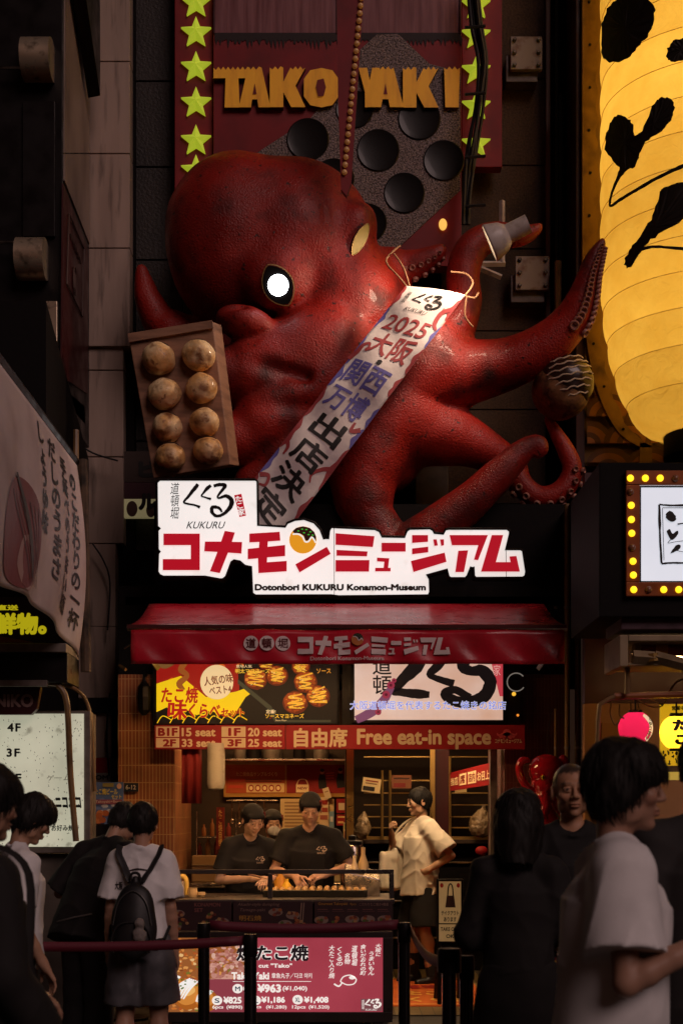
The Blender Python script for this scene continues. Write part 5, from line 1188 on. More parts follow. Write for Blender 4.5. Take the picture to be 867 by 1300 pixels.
M_plast = mat('dirty_plaster', (.13,.105,.085), .85, bump=(20,.3,.01), var=(3,(.06,.05,.04),.4,.7), dirt=(1.2,(.02,.016,.013),.45,.7))
mb = MB(); mb.box(-6, GX(112,9.3), 9.3, 9.5, 0, GZ(1084,9.3), M_plast); mb.box(-6, GX(112,9.3)-.05, 9.505, 9.9, 0, 2.2, M_plast); obj('ground_floor_wall', mb, lb, bevel=.004)
mb = MB(); mb.box(-6, GX(86,9.0), 9.0, 9.4, GZ(866,9.0), GZ(829,9.0), M_blackmetal); mb.box(-6, GX(85,8.95), 8.93, 9.3, GZ(829,8.95)+.004, GZ(817,8.95), M_grey); mb.box(-6, GX(62,9.0), 8.96, 9.0, GZ(872,9), GZ(864,9), M_grey); obj('canopy_ledge', mb, lb, bevel=.004)
# vertical sign column with chrome drums
XS = -2.126
sc1 = thing('vertical_sign_column', 'tall black vertical sign column with chrome drums and a white side panel', 'sign', (-2.4, 11.4, 4.4))
mb = MB(); mb.box(-4.2, XS, 10.86, 12.0, GZ(520,10.86), 9.4, M_blackmetal); mb.hexa([SX(75,500,XS),SX(109,540,XS),SX(108,515,XS),SX(77,488,XS)], [p+Vector((-.4,0,0)) for p in (SX(75,500,XS),SX(109,540,XS),SX(108,515,XS),SX(77,488,XS))], M_darkred); obj('column_body', mb, sc1, bevel=.006)
def sidequad(mb, ps, h, m_): 
    q = [SX(*p, XS)+Vector((h, 0, 0)) for p in ps]; r = [p-Vector((h, 0, 0)) for p in q]; mb.hexa(q, r, m_)
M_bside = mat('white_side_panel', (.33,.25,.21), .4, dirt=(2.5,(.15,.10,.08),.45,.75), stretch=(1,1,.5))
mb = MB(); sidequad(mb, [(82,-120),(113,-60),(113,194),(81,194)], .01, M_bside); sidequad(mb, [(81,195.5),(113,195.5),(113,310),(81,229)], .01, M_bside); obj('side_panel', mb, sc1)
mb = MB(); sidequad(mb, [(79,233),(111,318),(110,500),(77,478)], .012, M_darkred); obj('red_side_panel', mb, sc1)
mb = MB(); em = [SX(x, y, XS)+Vector((.02,0,0)) for (x, y) in ((85,272),(104,316),(102,402),(82,360),(85,272))]; mb.tube(em, .006, 4, False, ink((80,60,55)))
c = SX(92.5, 357, XS)+Vector((.02,0,0)); mb.tube([c+Vector((0,.07*math.cos(a),.11*math.sin(a))) for a in [rad(24*k) for k in range(16)]], .006, 4, False, ink((80,60,55))); 
for k in range(3): mb.tube([c+Vector((0,-.04+.03*k,-.06)), c+Vector((0,-.03+.03*k,.06))], .005, 4, m=ink((80,60,55)))
for k in range(6): mb.tube([SX(87+k*2.2, 296+k*6, XS)+Vector((.02,0,0)), SX(88.5+k*2.2, 305+k*6, XS)+Vector((.02,0,0))], .006, 4, m=ink((80,60,55)))
obj('emblem', mb, sc1)
M_chr = mat('tarnished_chrome', (.62,.50,.36), .33, .72, bump=(4,.15,.02,.08), dirt=(12,(.05,.035,.02),.55,.75))
for (x0, x1, y0, y1) in ((30,67,52,100),(23,59,306,352)):
    c = V((x0+x1)/2, (y0+y1)/2, 10.78); L2_ = (GX(x1,10.78)-GX(x0,10.78))/2; R_ = .155; mb = MB()
    mb.lathe([(R_*.2,-L2_),(R_,-L2_),(R_,L2_),(R_*.2,L2_)], c, 28, M_chr, 'x'); obj('chrome_drum', mb, sc1, True, ang=30)
mb = MB(); mb.pbox(23, 382, 73, 480, 10.80, .06, M_chr); mb.pbox(29, 128, 70, 300, 10.83, .04, M_blackmetal); obj('front_plate', mb, sc1, bevel=.004)
mb = MB(); 
for y in (86, 308): mb.tube([V(-60,y,10.75), V(30,y,10.75)], .012, 6, m=M_steel)
obj('tie_rod', mb, sc1)
mb = MB(); za_, zb_ = GZ(110,11.6), 9.4; mb.hexa([(-2.09,11.0,zb_),(-1.99,11.0,zb_),(-1.99,11.0,za_+.5),(-2.09,11.0,za_+.45)], [(-2.09,11.75,zb_),(-1.99,11.75,zb_),(-1.99,11.75,za_),(-2.09,11.75,za_-.02)], M_blackmetal)
tag(obj('slim_dark_sign_box', mb, None, bevel=.005), 'slim dark metal sign box at the top left beside the beige wall', 'sign box')
# long cloth banner over the neighbour's front
XB = -1.74; ca = thing('cloth_awning_banner', 'long whitish cloth banner with black brush writing and a noodle bowl on the left', 'banner', (XB, 8.0, 2.55))
def cmap(u, v, h):                                     # u along the street wall (near to far), v down
    Y = 6.3+(9.36-6.3)*u; z = 3.80-(v*(1.26-.16*math.sin(math.pi*u)))
    return Vector((XB+.05*math.sin(v*3.1)*(1 if v < 1 else 1)+.018*math.sin(u*26+v*2)*v+h, Y, z))
mb = MB(); nu, nv = 110, 36; M_bcl = mat('white_awning_cloth', (.66,.58,.58), .8, bump=(4,.3,.03), dirt=(2.2,(.44,.36,.36),.42,.75))
for j in range(nv+1):
    for i in range(nu+1): mb.v.append(tuple(cmap(i/nu, j/nv, 0)))
for j in range(nv):
    for i in range(nu): a = j*(nu+1)+i; mb.f.append((a, a+1, a+nu+2, a+nu+1)); mb.m.append(M_bcl)
obj('cloth', mb, ca, True, solid=.006, ang=180)
mb = MB(); bk2 = ink((22,18,20)); rr = ink((122,50,54))
for (s_, u0, u1, v0, v1) in (('のこだわりの一杯',.87,.945,.10,.92),('手延べのうまい麺',.765,.84,.08,.90),('だしのうまさ',.66,.735,.06,.80),('しょうゆ味',.56,.63,.05,.62)): write(mb, s_, (u0,v0,u1,v1), cmap, .007, bk2, .03, .15, vertical=True, sub=.15)
disc2(mb, .42, .72, .15, .26, cmap, .0075, rr, 36); disc2(mb, .47, .84, .07, .13, cmap, .009, ink((170,135,130)), 20, .1)
for k in range(7): stroke(mb, [(.33+k*.03,.55,.003),(.41+k*.02,.70,.003),(.48+k*.016,.92,.002)], cmap, .010, ink((120,70,60) if k % 2 else (60,22,24)))
stroke(mb, [(.36,.46,.009),(.43,.6,.010),(.50,.9,.009)], cmap, .0115, ink((55,45,40))); obj('print', mb, ca)
mb = MB(); mb.tube([(XB-.02,6.2,3.83),(XB-.02,9.45,3.83)], .035, 8, m=M_blackmetal); mb.tube([(XB+.03,9.40,3.85),(XB+.05,9.42,2.45)], .035, 8, m=mat('grimy_wood', (.10,.065,.04), .8, dirt=(9,(.02,.015,.01),.45,.7))); mb.tube([(XB-.05,9.6,4.1),(XB-.02,9.42,2.45)], .02, 8, m=M_pipe); mb.tube([(XB-.12,9.65,4.0),(XB-.1,9.55,2.9)], .02, 8, m=M_pipe)
for (y, z) in ((6.8,3.95),(8.1,3.95),(9.3,3.95)): mb.bar((XB-.02,y,3.82), (XB-.7,y,4.15), .04, m=M_blackmetal)
obj('banner_pole', mb, ca)
mb = MB(); mb.hexa([(-6,9.4,3.75),(-1.95,9.4,3.75),(-1.95,9.4,4.9),(-6,9.4,4.9)], [(-6,12.0,3.75),(-2.13,12.0,3.75),(-2.13,12.0,4.5),(-6,12.0,4.5)], M_black); mb.box(-6,-1.95,9.4,9.5,2.6,3.75,M_black)
tag(obj('black_eave', mb, None), 'black eave and boarding behind the cloth banner on the left', 'eave')
# yellow-lettered sign, name sign, floor guide
YY = 9.02; fy = front(YY)
t = thing('fish_shop_sign', 'black sign with yellow fish shop lettering and orange stripes under the cloth banner', 'sign', V(30, 816, YY))
mb = MB(); mb.pbox(-90, 758, 86, 816, YY, .1, M_cnt); obj('panel', mb, t, bevel=.003)
mb = MB(); yl2 = lit((186,172,20), .8); write(mb, '鮮物。', (-6,778,60,806), fy, .004, yl2, .05); write(mb, '直送', (-4,768,24,775), fy, .004, yl2, .04)
for k in range(6): mb.prism([(-40+k*6,816),(-40+k*6,807-k*.3),(34+k*2,815.5),(30+k*2,816)], fy, None, .003+.0005*k, ink((150,85,20)) if k % 2 else ink((90,35,15)))
obj('lettering', mb, t)
t = thing('name_sign', 'dark red sign with pale serif letters NIKO above the floor guide', 'sign', V(20, 907, 9.15)); mb = MB()
mb.prism([(-60,868),(50,868),(52,872),(47,900),(40,907),(-60,907)], front(9.12), -.06, 0, ink((58,10,16)), M_darkred); obj('panel', mb, t)
mb = MB(); write(mb, 'NIKO', (-6,881,43,898), front(9.12), .003, ink((160,130,125)), .035); obj('lettering', mb, t)
YGd = 9.22; fgd = front(YGd)
gd = thing('floor_guide_board', 'dirty white lit floor guide board with black writing behind the queue', 'guide board', V(30, 1082, YGd))
mb = MB(); mb.pbox(-120, 903, 115, 1083, YGd+.01, .1, M_grey); obj('casing', mb, gd, bevel=.004)
M_guide = mat('grimy_lit_white', (.62,.60,.5), .5, emit=lin((196,196,170)), es=.72, var=(2.2,(.48,.46,.38),.4,.7), dirt=(11,(.25,.23,.18),.60,.75))
mb = MB(); rect2(mb, -118, 906, 107, 1075, fgd, 0, M_guide); obj('board_face', mb, gd)
mb = MB(); rnd = random.Random(4)
for k in range(420):                                   # flaking black specks
    x, y = rnd.uniform(-100,106), 907+167*rnd.random()**1.25; l = rnd.uniform(.6,2.4); a = rnd.uniform(.7,1.9)
    stroke(mb, [(x,y,.2),(x+l*math.cos(a)*.6,y+l*math.sin(a)*.6,rnd.uniform(.25,.6)),(x+l*math.cos(a),y+l*math.sin(a),.15)], fgd, .002, ink((70,62,48)), smooth=False)
obj('flaking_specks', mb, gd)
mb = MB(); gk = mat('black_sign_paint', (.012,.012,.012), .5)
for s_, r in (('4F',(10,918,27,929)),('3F',(9,950,26,961)),('2F',(9,982,28,993)),('1F',(9,1014,28,1025))): write(mb, s_, r, fgd, .004, gk, .035, ls=1.2)
write(mb, 'GAME HOUSE', (35,1016,68,1021), fgd, .004, gk, .04); write(mb, 'ニコニコ', (71,1012,104,1026), fgd, .004, gk, .05, -.2); write(mb, '一明', (47,1048,62,1055), fgd, .004, gk, .02); write(mb, 'お好み焼き', (66,1047,101,1055), fgd, .004, gk, .02); write(mb, 'ゲーム', (60,984,90,991), fgd, .004, mat('faded_paint', (.32,.30,.24), .6), .0)
obj('lettering', mb, gd)
# hanging pipes left
mb = MB(); P_ = [V(-20,866,9.05), V(62,867,9.05), V(76,872,9.05), V(84,886,9.05), V(87,915,9.06), V(90,985,9.1), V(97,1068,9.1)]
mb.tube([Vector(p) for p in catmull([tuple(p) for p in P_], 5)], .020, 8, m=M_pipe); tag(obj('drain_pipe', mb, None, True), 'thick ochre hose bending down across the floor guide board', 'pipe')
mb = MB(); P_ = [V(80,868,9.2), V(98,876,9.25), V(110,890,9.3), V(116,915,9.3), V(118,960,9.3), V(121,1005,9.3)]
mb.tube([Vector(p) for p in catmull([tuple(p) for p in P_], 5)], .013, 8, m=M_pipe); tag(obj('thin_pipe', mb, None, True), 'thinner brown hose hanging to the right of the floor guide board', 'pipe')
# stickers, poster, plate on the left column
ft = front(11.9)
t = thing('security_sticker', 'red and white security company sticker on the beige pillar', 'sticker', V(124, 1000, 11.9)); mb = MB(); mb.pbox(108,962,140,981,11.9,.02,ink((150,16,20))); mb.pbox(108,981.3,140,1000,11.9,.02,ink((165,150,135))); obj('sticker_face', mb, t); mb = MB(); write(mb, 'SECOM', (104,984,138,990), ft, .004, gk, .04); rect2(mb, 110, 993, 136, 995, ft, .004, ink((60,50,45))); obj('lettering', mb, t)
fq = front(10.6); t = thing('beer_set_poster', 'blue poster of takoyaki under a sky hanging left of the tiled column', 'poster', V(138, 1046, 10.6)); mb = MB(); mb.pbox(119,993,157,1046,10.6,.012,ink((70,92,140))); obj('sheet', mb, t)
mb = MB(); rnd = random.Random(2)
for k in range(22): disc2(mb, rnd.uniform(122,154), rnd.uniform(1014,1032), rnd.uniform(2,6), rnd.uniform(1,2.5), fq, .003+k*.0001, ink(rnd.choice([(130,145,180),(160,165,180),(90,110,160)])), 12, .2)
for k in range(8): disc2(mb, 123+rnd.uniform(0,30), rnd.uniform(1032,1043), 4.5, 4, fq, .006+k*.0002, ink(rnd.choice([(150,80,40),(170,105,60),(120,55,30)])), 14)
write(mb, 'たこ焼ビール', (121,1001,150,1009), fq, .009, ink((200,180,60)), .03); write(mb, 'セット', (142,1009,155,1014), fq, .009, ink((200,180,60)), .02); rect2(mb, 120, 1015, 156, 1021, fq, .009, ink((120,60,80))); write(mb, 'Takoyaki+Beer', (122,1016,154,1020), fq, .010, ink((190,170,160)), .01); disc2(mb, 152, 998, 3, 3.6, fq, .009, ink((190,150,130))); rect2(mb, 131, 994, 145, 999, fq, .009, ink((120,110,60)))
obj('print', mb, t)
t = thing('address_plate', 'small navy address plate reading 6-12 on the tiled column', 'plate', V(167, 1005, 11.08)); mb = MB(); mb.pbox(158,994,176,1005,11.07,.02,ink((24,28,46))); obj('plate', mb, t, bevel=.002); mb = MB(); write(mb, '6-12', (160,996.5,173,1002.5), front(11.07), .003, ink((190,180,170)), .03); obj('lettering', mb, t)
t = thing('payment_terminal', 'small black ticket screen with blue light in front of the queue', 'terminal', (GX(162,10.4), 10.45, 0)); mb = MB(); mb.pbox(150,1052,176,1085,10.4,.1,M_blackmetal); mb.bar((GX(163,10.45),10.45,1.25),(GX(163,10.45),10.45,.02),.05,m=M_blackmetal); mb.lathe([(.15,.001),(.15,.02)], (GX(163,10.45),10.45,0), 20, M_blackmetal); obj('stand', mb, t, bevel=.003); mb = MB(); rect2(mb, 157,1058,168,1060.5, front(10.4), .003, lit((90,130,220), .9)); rect2(mb, 158,1064,166,1065, front(10.4), .003, lit((70,90,140), .6)); obj('screen', mb, t)
# bracket lamp and dark meter on the tiled column, half-hidden window lettering
t = thing('wall_lantern', 'dark ornate wall lamp on the left tiled column under the awning', 'wall lamp', V(183, 905, 10.95)); mb = MB(); c = V(183, 905, 10.95); mb.lathe([(.015,-.02),(.05,.02),(.06,.12),(.05,.20),(.02,.24),(.005,.27)], c, 8, M_blackmetal); mb.tube([c+Vector((0,0,.25)), c+Vector((0,.05,.32)), c+Vector((0,.16,.30))], .012, 6, m=M_blackmetal); obj('lamp_body', mb, t)
mb = MB(); mb.tube([V(158,823,10.4), V(166,818,10.35), V(172,816,10.3)], .008, 6, m=mat('cold_glint_tube', (.7,.7,.65), .2, .9)); mb.bar(V(152,845,10.9), V(160,850,10.8), .02, m=M_gold); tag(obj('awning_hook', mb, None), 'small bright metal hook at the left end of the awning', 'hook')
t = thing('window_lettering_sign', 'pale window strip with big kana letters half hidden by the lit sign', 'sign', V(178, 657, 12.1)); mb = MB(); fw = front(12.1)
mb.pbox(153, 573, 208, 612, 12.1, .05, ink((62,46,40))); mb.pbox(153, 612.5, 208, 633, 12.1, .05, ink((70,36,44))); mb.pbox(153, 633.5, 208, 657, 12.1, .05, mat('pale_lit_strip', (.4,.36,.25), .5, emit=lin((120,110,78)), es=.6)); obj('strip', mb, t)
mb = MB(); write(mb, 'ル', (176,626,200,648), fw, .004, gk, .06); write(mb, 'ビ', (176,584,200,606), fw, .004, gk, .06); disc2(mb, 168, 646, 7, 10, fw, .003, ink((96,70,60))); disc2(mb, 192, 648, 6, 9, fw, .003, ink((96,70,60))); obj('lettering', mb, t)
t = thing('drain_duct', 'grey vertical duct behind the octopus arms over the sign', 'duct', V(552, 680, 12.15)); mb = MB(); mb.pbox(527, 585, 569, 690, 12.1, .12, mat('pale_duct', (.22,.18,.16), .5, dirt=(5,(.08,.06,.05),.5,.8))); obj('duct_body', mb, t, bevel=.01)
# ================================================================== right neighbour
rb = thing('right_building', 'dark right-hand building carrying the giant yellow lantern', 'building', (3.2, 11, 0))
YR = 11.75
mb = MB(); mb.box(GX(741,YR), 7, YR, 12.0, GZ(592,YR), 10.6, mat('ochre_board', (.28,.155,.035), .55, bump=(8,.1,.01), dirt=(3,(.10,.05,.015),.45,.75)))
obj('lantern_board', mb, rb, bevel=.005)
mb = MB(); mb.box(GX(741,YR)-.07, GX(741,YR)-.003, YR-.04, 12.3, GZ(602,YR), 10.6, M_darkred); mb.box(GX(700,12.2), GX(741,YR)-.08, 12.25, 12.6, 0, 10.6, M_black); obj('side_wall', mb, rb)
M_waves = [ink((150,95,30)), ink((92,56,22)), ink((170,110,60))]
mb = MB(); fr = front(YR)                              # seigaiha wave pattern under the lantern
for (x, y) in ((770,600),(822,600),(796,566),(848,566),(744,566),(770,532),(822,540)):
    for k, (r, m_) in enumerate(((26,M_waves[1]),(20,M_waves[0]),(13,M_waves[1]),(7,M_waves[2]))):
        vs = []; 
        for a in range(13):
            t_ = rad(180+a*15); vs.append((x+r*1.25*math.cos(t_), y+r*1.1*math.sin(t_)))
        vs = [(max(743, u), min(590, max(500, v))) for u, v in vs]; mb.prism(vs, fr, None, .003+.0012*k+.0001*int(x), m_)
obj('wave_pattern', mb, rb)
# giant lantern
LX, LY, LR = 900, 11.38, .845
lc = Vector((GX(LX, LY), LY, 0)); z0 = GZ(541, LY-.3); z1 = 10.4
def lrad(z):
    t_ = (z-z0)/(z1-z0); t_ = min(max(t_, 0), 1); e = min(t_/.23, 1); e2 = min((1-t_)/.2, 1)
    base = .36+(LR-.36)*math.sqrt(max(0, 1-(1-e)**2)); base = min(base, .36+(LR-.36)*math.sqrt(max(0, 1-(1-e2)**2)))
    return base
gl = thing('giant_lantern', 'giant glowing yellow paper lantern with black brush characters at the top right', 'lantern', (lc.x, lc.y, z0))
M_lan = bpy.data.materials.new('lantern_paper'); M_lan.use_nodes = True; nt = M_lan.node_tree; nt.nodes.clear()
o_ = nt.nodes.new('ShaderNodeOutputMaterial'); tr_ = nt.nodes.new('ShaderNodeBsdfTranslucent'); df_ = nt.nodes.new('ShaderNodeBsdfDiffuse'); ms_ = nt.nodes.new('ShaderNodeMixShader'); ms_.inputs[0].default_value = .35
tcn = nt.nodes.new('ShaderNodeTexCoord'); nz = nt.nodes.new('ShaderNodeTexNoise'); nz.inputs['Scale'].default_value = 5; nz.inputs['Detail'].default_value = 7; mx_ = nt.nodes.new('ShaderNodeMix'); mx_.data_type = 'RGBA'; mx_.inputs[6].default_value = (.90,.64,.16,1); mx_.inputs[7].default_value = (.70,.41,.065,1)
nt.links.new(tcn.outputs['Object'], nz.inputs['Vector']); nt.links.new(nz.outputs[0], mx_.inputs[0])
for n_ in (tr_, df_): nt.links.new(mx_.outputs[2], n_.inputs[0])
nzb = nt.nodes.new('ShaderNodeTexNoise'); nzb.inputs['Scale'].default_value = 7; nzb.inputs['Detail'].default_value = 8; nzb.inputs['Distortion'].default_value = 1.5; bpn = nt.nodes.new('ShaderNodeBump'); bpn.inputs['Strength'].default_value = .55; bpn.inputs['Distance'].default_value = .03
nt.links.new(tcn.outputs['Object'], nzb.inputs['Vector']); nt.links.new(nzb.outputs[0], bpn.inputs['Height'])
for n_ in (tr_, df_): nt.links.new(bpn.outputs[0], n_.inputs['Normal'])
nt.links.new(tr_.outputs[0], ms_.inputs[1]); nt.links.new(df_.outputs[0], ms_.inputs[2]); nt.links.new(ms_.outputs[0], o_.inputs[0])
pitch = .26; prof = []; z = z0; 
while z < z1-.01:
    for q in range(6):
        zz = z+pitch*q/6; prof.append((lrad(zz)+.022*math.sin(math.pi*q/6)**.7-.004, zz))
    z += pitch
def lathe_open(prof, c, seg, m_):
    mb = MB(); vs = []
    for (r, z) in prof:
        for k in range(seg): th = 2*math.pi*k/seg; vs.append((c.x+r*math.cos(th), c.y+r*math.sin(th), z))
    mb.add(vs, [(i*seg+k, i*seg+(k+1) % seg, (i+1)*seg+(k+1) % seg, (i+1)*seg+k) for i in range(len(prof)-1) for k in range(seg)], m_); return mb
obj('paper_shell', lathe_open(prof, lc, 72, M_lan), gl, True, ang=30)
mb = MB(); M_rib = mat('lantern_rib', (.72,.44,.09), .6); z = z0
while z < z1-.02:
    r = lrad(z)+.004; mb.tube([(lc.x+r*math.cos(2*math.pi*k/72), lc.y+r*math.sin(2*math.pi*k/72), z) for k in range(73)], .0026, 5, False, M_rib); z += pitch
obj('ribs', mb, gl, True)
mb = MB(); mb.lathe([(.35,-.18),(.36,-.17),(.36,.0),(.33,.01)], (lc.x, lc.y, z0), 40, M_black); obj('base_ring', mb, gl, True)
def lray(px, py):
    d = V(px, py, 1.0)-Vector((0,0,CAM_H)); d.normalize(); o = Vector((0,0,CAM_H)); lo_, hi_ = 9.0, 16.0; t_ = lo_
    while t_ < hi_:
        p = o+d*t_
        if (p.x-lc.x)**2+(p.y-lc.y)**2 < lrad(p.z)**2 and z0 <= p.z: break
        t_ += .01
    return o+d*t_
def lmap(u, v, h):
    p = lray(u, v); n = Vector((p.x-lc.x, p.y-lc.y, 0)).normalized(); return p+n*(h+.026)
blk = mat('lantern_black_paint', (.012,.008,.005), .6); mb = MB()
def rough_poly(pts, n=5, a=1.6, seed=1):
    rnd = random.Random(seed); q = catmull(pts+[pts[0]], n); return [(x+rnd.uniform(-a,a), y+rnd.uniform(-a,a)) for x, y in q[:-1]]
def lpoly(pts, seed): 
    q = rough_poly(pts, 5, 1.3, seed); xs_ = [p[0] for p in q]; ys_ = [p[1] for p in q]; c = (sum(xs_)/len(q), sum(ys_)/len(q)); n = len(q); vs = []
    for f_ in (1.0, .66, .33):
        for p in q: vs.append((c[0]+(p[0]-c[0])*f_, c[1]+(p[1]-c[1])*f_))
    vs.append(c); fs = []
    for r_ in range(2):
        for i in range(n): fs.append((r_*n+i, r_*n+(i+1) % n, (r_+1)*n+(i+1) % n, (r_+1)*n+i))
    for i in range(n): fs.append((2*n+i, 2*n+(i+1) % n, 3*n))
    mb.d2((vs, fs), lmap, .004, blk)
lpoly([(768,30),(778,8),(795,-4),(818,-2),(833,14),(826,44),(812,62),(796,78),(774,78),(767,62)], 1)
obj('brush_character', mb, gl); mb = MB(); lpoly([(848,66),(856,54),(875,50),(890,60),(880,74),(858,80),(848,76)], 2)
obj('brush_character', mb, gl); mb = MB(); lpoly([(772,190),(775,165),(783,150),(796,148),(806,160),(808,172),(814,178),(815,196),(808,212),(796,218),(784,208)], 3)
lpoly([(808,176),(818,168),(830,136),(842,126),(855,130),(856,148),(842,168),(822,182),(812,196)], 4)
stroke(mb, [(796,214,5),(788,228,2.2),(781,246,1.6),(779,262,1.6),(792,254,2),(815,240,2.2),(840,226,2.2),(870,212,2.5),(900,200,3)], lmap, .007, blk, 5, .15)
obj('brush_character', mb, gl); mb = MB(); lpoly([(795,336),(800,322),(812,306),(828,280),(838,252),(845,240),(870,234),(890,240),(880,270),(850,292),(824,310),(808,334),(800,341)], 5)
stroke(mb, [(812,319,2.5),(830,315,1.8),(850,316,1.8),(875,318,2.2),(905,316,2.5)], lmap, .007, blk, 5, .15)
obj('brush_character', mb, gl)
mb = MB(); strip = []                                    # scalloped bracket plate following the lantern edge
M_och = mat('ochre_metal_edge', (.30,.165,.03), .45, .2, dirt=(6,(.10,.05,.015),.45,.75))
ys_ = YR-.10; zz = z0-.02; pts_in, pts_out = [], []
while zz < z1-.2:
    r = lrad(zz); pts_in.append((lc.x-r*.985-.02+.012*math.sin(zz*29), zz)); pts_out.append((lc.x-r-.125, zz)); zz += .05
n = len(pts_in); vs = []
for (a, b) in zip(pts_in, pts_out): vs += [(a[0], ys_, a[1]), (b[0], ys_, b[1]), (b[0], ys_+.095, b[1]), (a[0], ys_+.095, a[1])]
mb.add(vs, [f for i in range(n-1) for f in ((4*i,4*i+4,4*i+5,4*i+1),(4*i+1,4*i+5,4*i+6,4*i+2))], M_och)
for i in range(3, n-1, 7): mb.lathe([(.012,0),(.012,.008),(.004,.012)], ((pts_in[i][0]+pts_out[i][0])/2, ys_, pts_in[i][1]), 8, M_blackmetal, 'y')
mb.box(lc.x-.5, lc.x-.40, ys_, ys_+.09, GZ(590,ys_), z0+.02, M_och)
obj('edge_plate', mb, gl)
for zz, e in ((z0+1.0, 29), (z0+2.6, 40), (z0+4.3, 39)):
    l = bpy.data.lights.new('lantern_bulb', 'POINT'); l.energy = e*1.0; l.color = (1,.84,.46); l.shadow_soft_size = .16
    lo = bpy.data.objects.new('lantern_bulb', l); COL.objects.link(lo); lo.location = (lc.x, lc.y, zz)
# bulb-framed light box
YX = 8.5; bx = thing('bulb_frame_sign', 'white lit sign with black brush emblem inside an orange frame of round bulbs', 'sign', V(850, 757, YX)); fx = front(YX)
FX0, FX1 = 794, 946
mb = MB(); mb.pbox(FX0, 597, FX1, 757, YX+.03, 1.1, M_darkred); mb.box(GX(758,YX+.1), GX(1000,YX+.1), YX+.04, 9.6, GZ(782,YX), GZ(585,YX), M_black); obj('casing', mb, bx, bevel=.006)
M_ofr = mat('orange_brown_frame', (.30,.075,.018), .35, .3, bump=(10,.08,.01,.1), coat=.2); mb = MB()
mb.pbox(FX0, 597, FX1, 615.5, YX, .06, M_ofr); mb.pbox(FX0, 739, FX1, 757, YX, .06, M_ofr); mb.pbox(FX0, 615.5, 812, 739, YX, .06, M_ofr); mb.pbox(928, 615.5, FX1, 739, YX, .06, M_ofr); obj('frame', mb, bx, bevel=.006)
mb = MB(); rect2(mb, 812, 615.5, 928, 739, fx, -.02, mat('backlit_bluish_white', (.7,.72,.76), .4, emit=lin((214,218,228)), es=.9, var=(1.5,(.62,.64,.70),.4,.7))); obj('panel', mb, bx)
mb = MB()
for (a, b, c, d) in ((812,616,814,739),(812,616,928,618),(812,737,928,739)): rect2(mb, a, b, c, d, fx, -.016, M_black)
for pts in ([(837,640,1.4),(838,680,1.6),(840,715,1.4)],[(837,640,1.2),(860,641,1.3),(900,640,1.2)],[(840,715,1.4),(860,714,1.2),(900,715,1.3)]): stroke(mb, pts, fx, -.014, M_kfilm, 6, .3)
for pts in ([(841,644,.4),(843,711,.4)],[(841,644,.4),(900,644,.4)]): stroke(mb, pts, fx, -.014, M_kfilm, smooth=False)
mb.prism(rough_poly([(845,652),(850,648),(857,653),(858,660),(852,662),(846,658)],4,.4,1), fx, None, -.012, M_kfilm)
mb.prism(rough_poly([(846,674),(850,671),(854,677),(860,673),(861,677),(855,684),(851,684)],4,.3,2), fx, None, -.012, M_kfilm); stroke(mb, [(852,684,.5),(848,689,.4),(860,687,.4),(880,685,.5)], fx, -.011, M_kfilm)
mb.prism(rough_poly([(851,702),(854,697),(859,691),(864,692),(862,697),(855,701)],4,.3,3), fx, None, -.012, M_kfilm); stroke(mb, [(858,698,.5),(866,700,.4),(880,702,.5)], fx, -.011, M_kfilm); stroke(mb, [(860,665,1),(866,664,.8),(878,662,1)], fx, -.011, M_kfilm)
mb.prism([(868,650),(876,648),(880,660),(872,662)], fx, None, -.012, M_kfilm); mb.prism([(872,672),(882,670),(886,682),(876,684)], fx, None, -.012, M_kfilm)
obj('brush_emblem', mb, bx)
M_bulbon = mat('lit_round_bulb', (.9,.6,.1), .3, emit=lin((255,205,30)), es=1.6); M_bulboff = mat('dead_round_bulb', (.25,.10,.05), .3, coat=.3)
bulbs = [(799.7,607,1),(818.7,607,1),(837.5,607,1),(857,607,0),(875,607,1),(894,607,1),(913,607,1),(932,607,1),(800,624,0),(800.8,641.5,1),(801,659.5,1),(801.5,677,1),(802,695,0),(803,712.5,1),(803.5,730,1),(804,748.5,1),(823,748.5,0),(842,748.5,1),(861,748.5,1),(880,748.5,1),(900,748.5,1),(920,748.5,1)]
for (x, y, on) in bulbs: obj('bulb', MB().ball(V(x, y, YX-.005), (.021,.016,.021), 14, 8, M_bulbon if on else M_bulboff), bx, True)
# fascia, retractable awning, lanterns, pipes
mb = MB(); mb.pbox(788, 765.5, 1000, 799, 8.6, .5, mat('dull_purple_fascia', (.085,.045,.060), .7, bump=(30,.3,.01), dirt=(7,(.03,.015,.02),.45,.7))); tag(obj('fascia_board', mb, None, bevel=.006), 'dull purple fascia board under the bulb-framed sign', 'fascia')
t = thing('awning_cassette', 'beige retracted awning cassette with folded arms on the right', 'awning', V(830, 845, 8.7)); M_cas = mat('beige_cassette_paint', (.30,.22,.13), .5, dirt=(5,(.12,.08,.04),.45,.75)); mb = MB()
mb.pbox(786, 806, 797, 846, 8.55, .5, M_cas); mb.pbox(797, 806, 1000, 814, 8.55, .5, M_cas); mb.pbox(797, 841, 1000, 845, 8.6, .4, M_cas); obj('cassette', mb, t, bevel=.006)
mb = MB(); mb.tube([V(803,822,8.75), V(1000,834,8.75)], .035, 12, m=ink((120,16,22))); mb.tube([V(803,822,8.74), V(812,822.6,8.74)], .037, 12, m=M_cas); mb.tube([V(831,823.7,8.74), V(846,824.6,8.74)], .037, 12, m=ink((190,130,40))); obj('roller', mb, t, True)
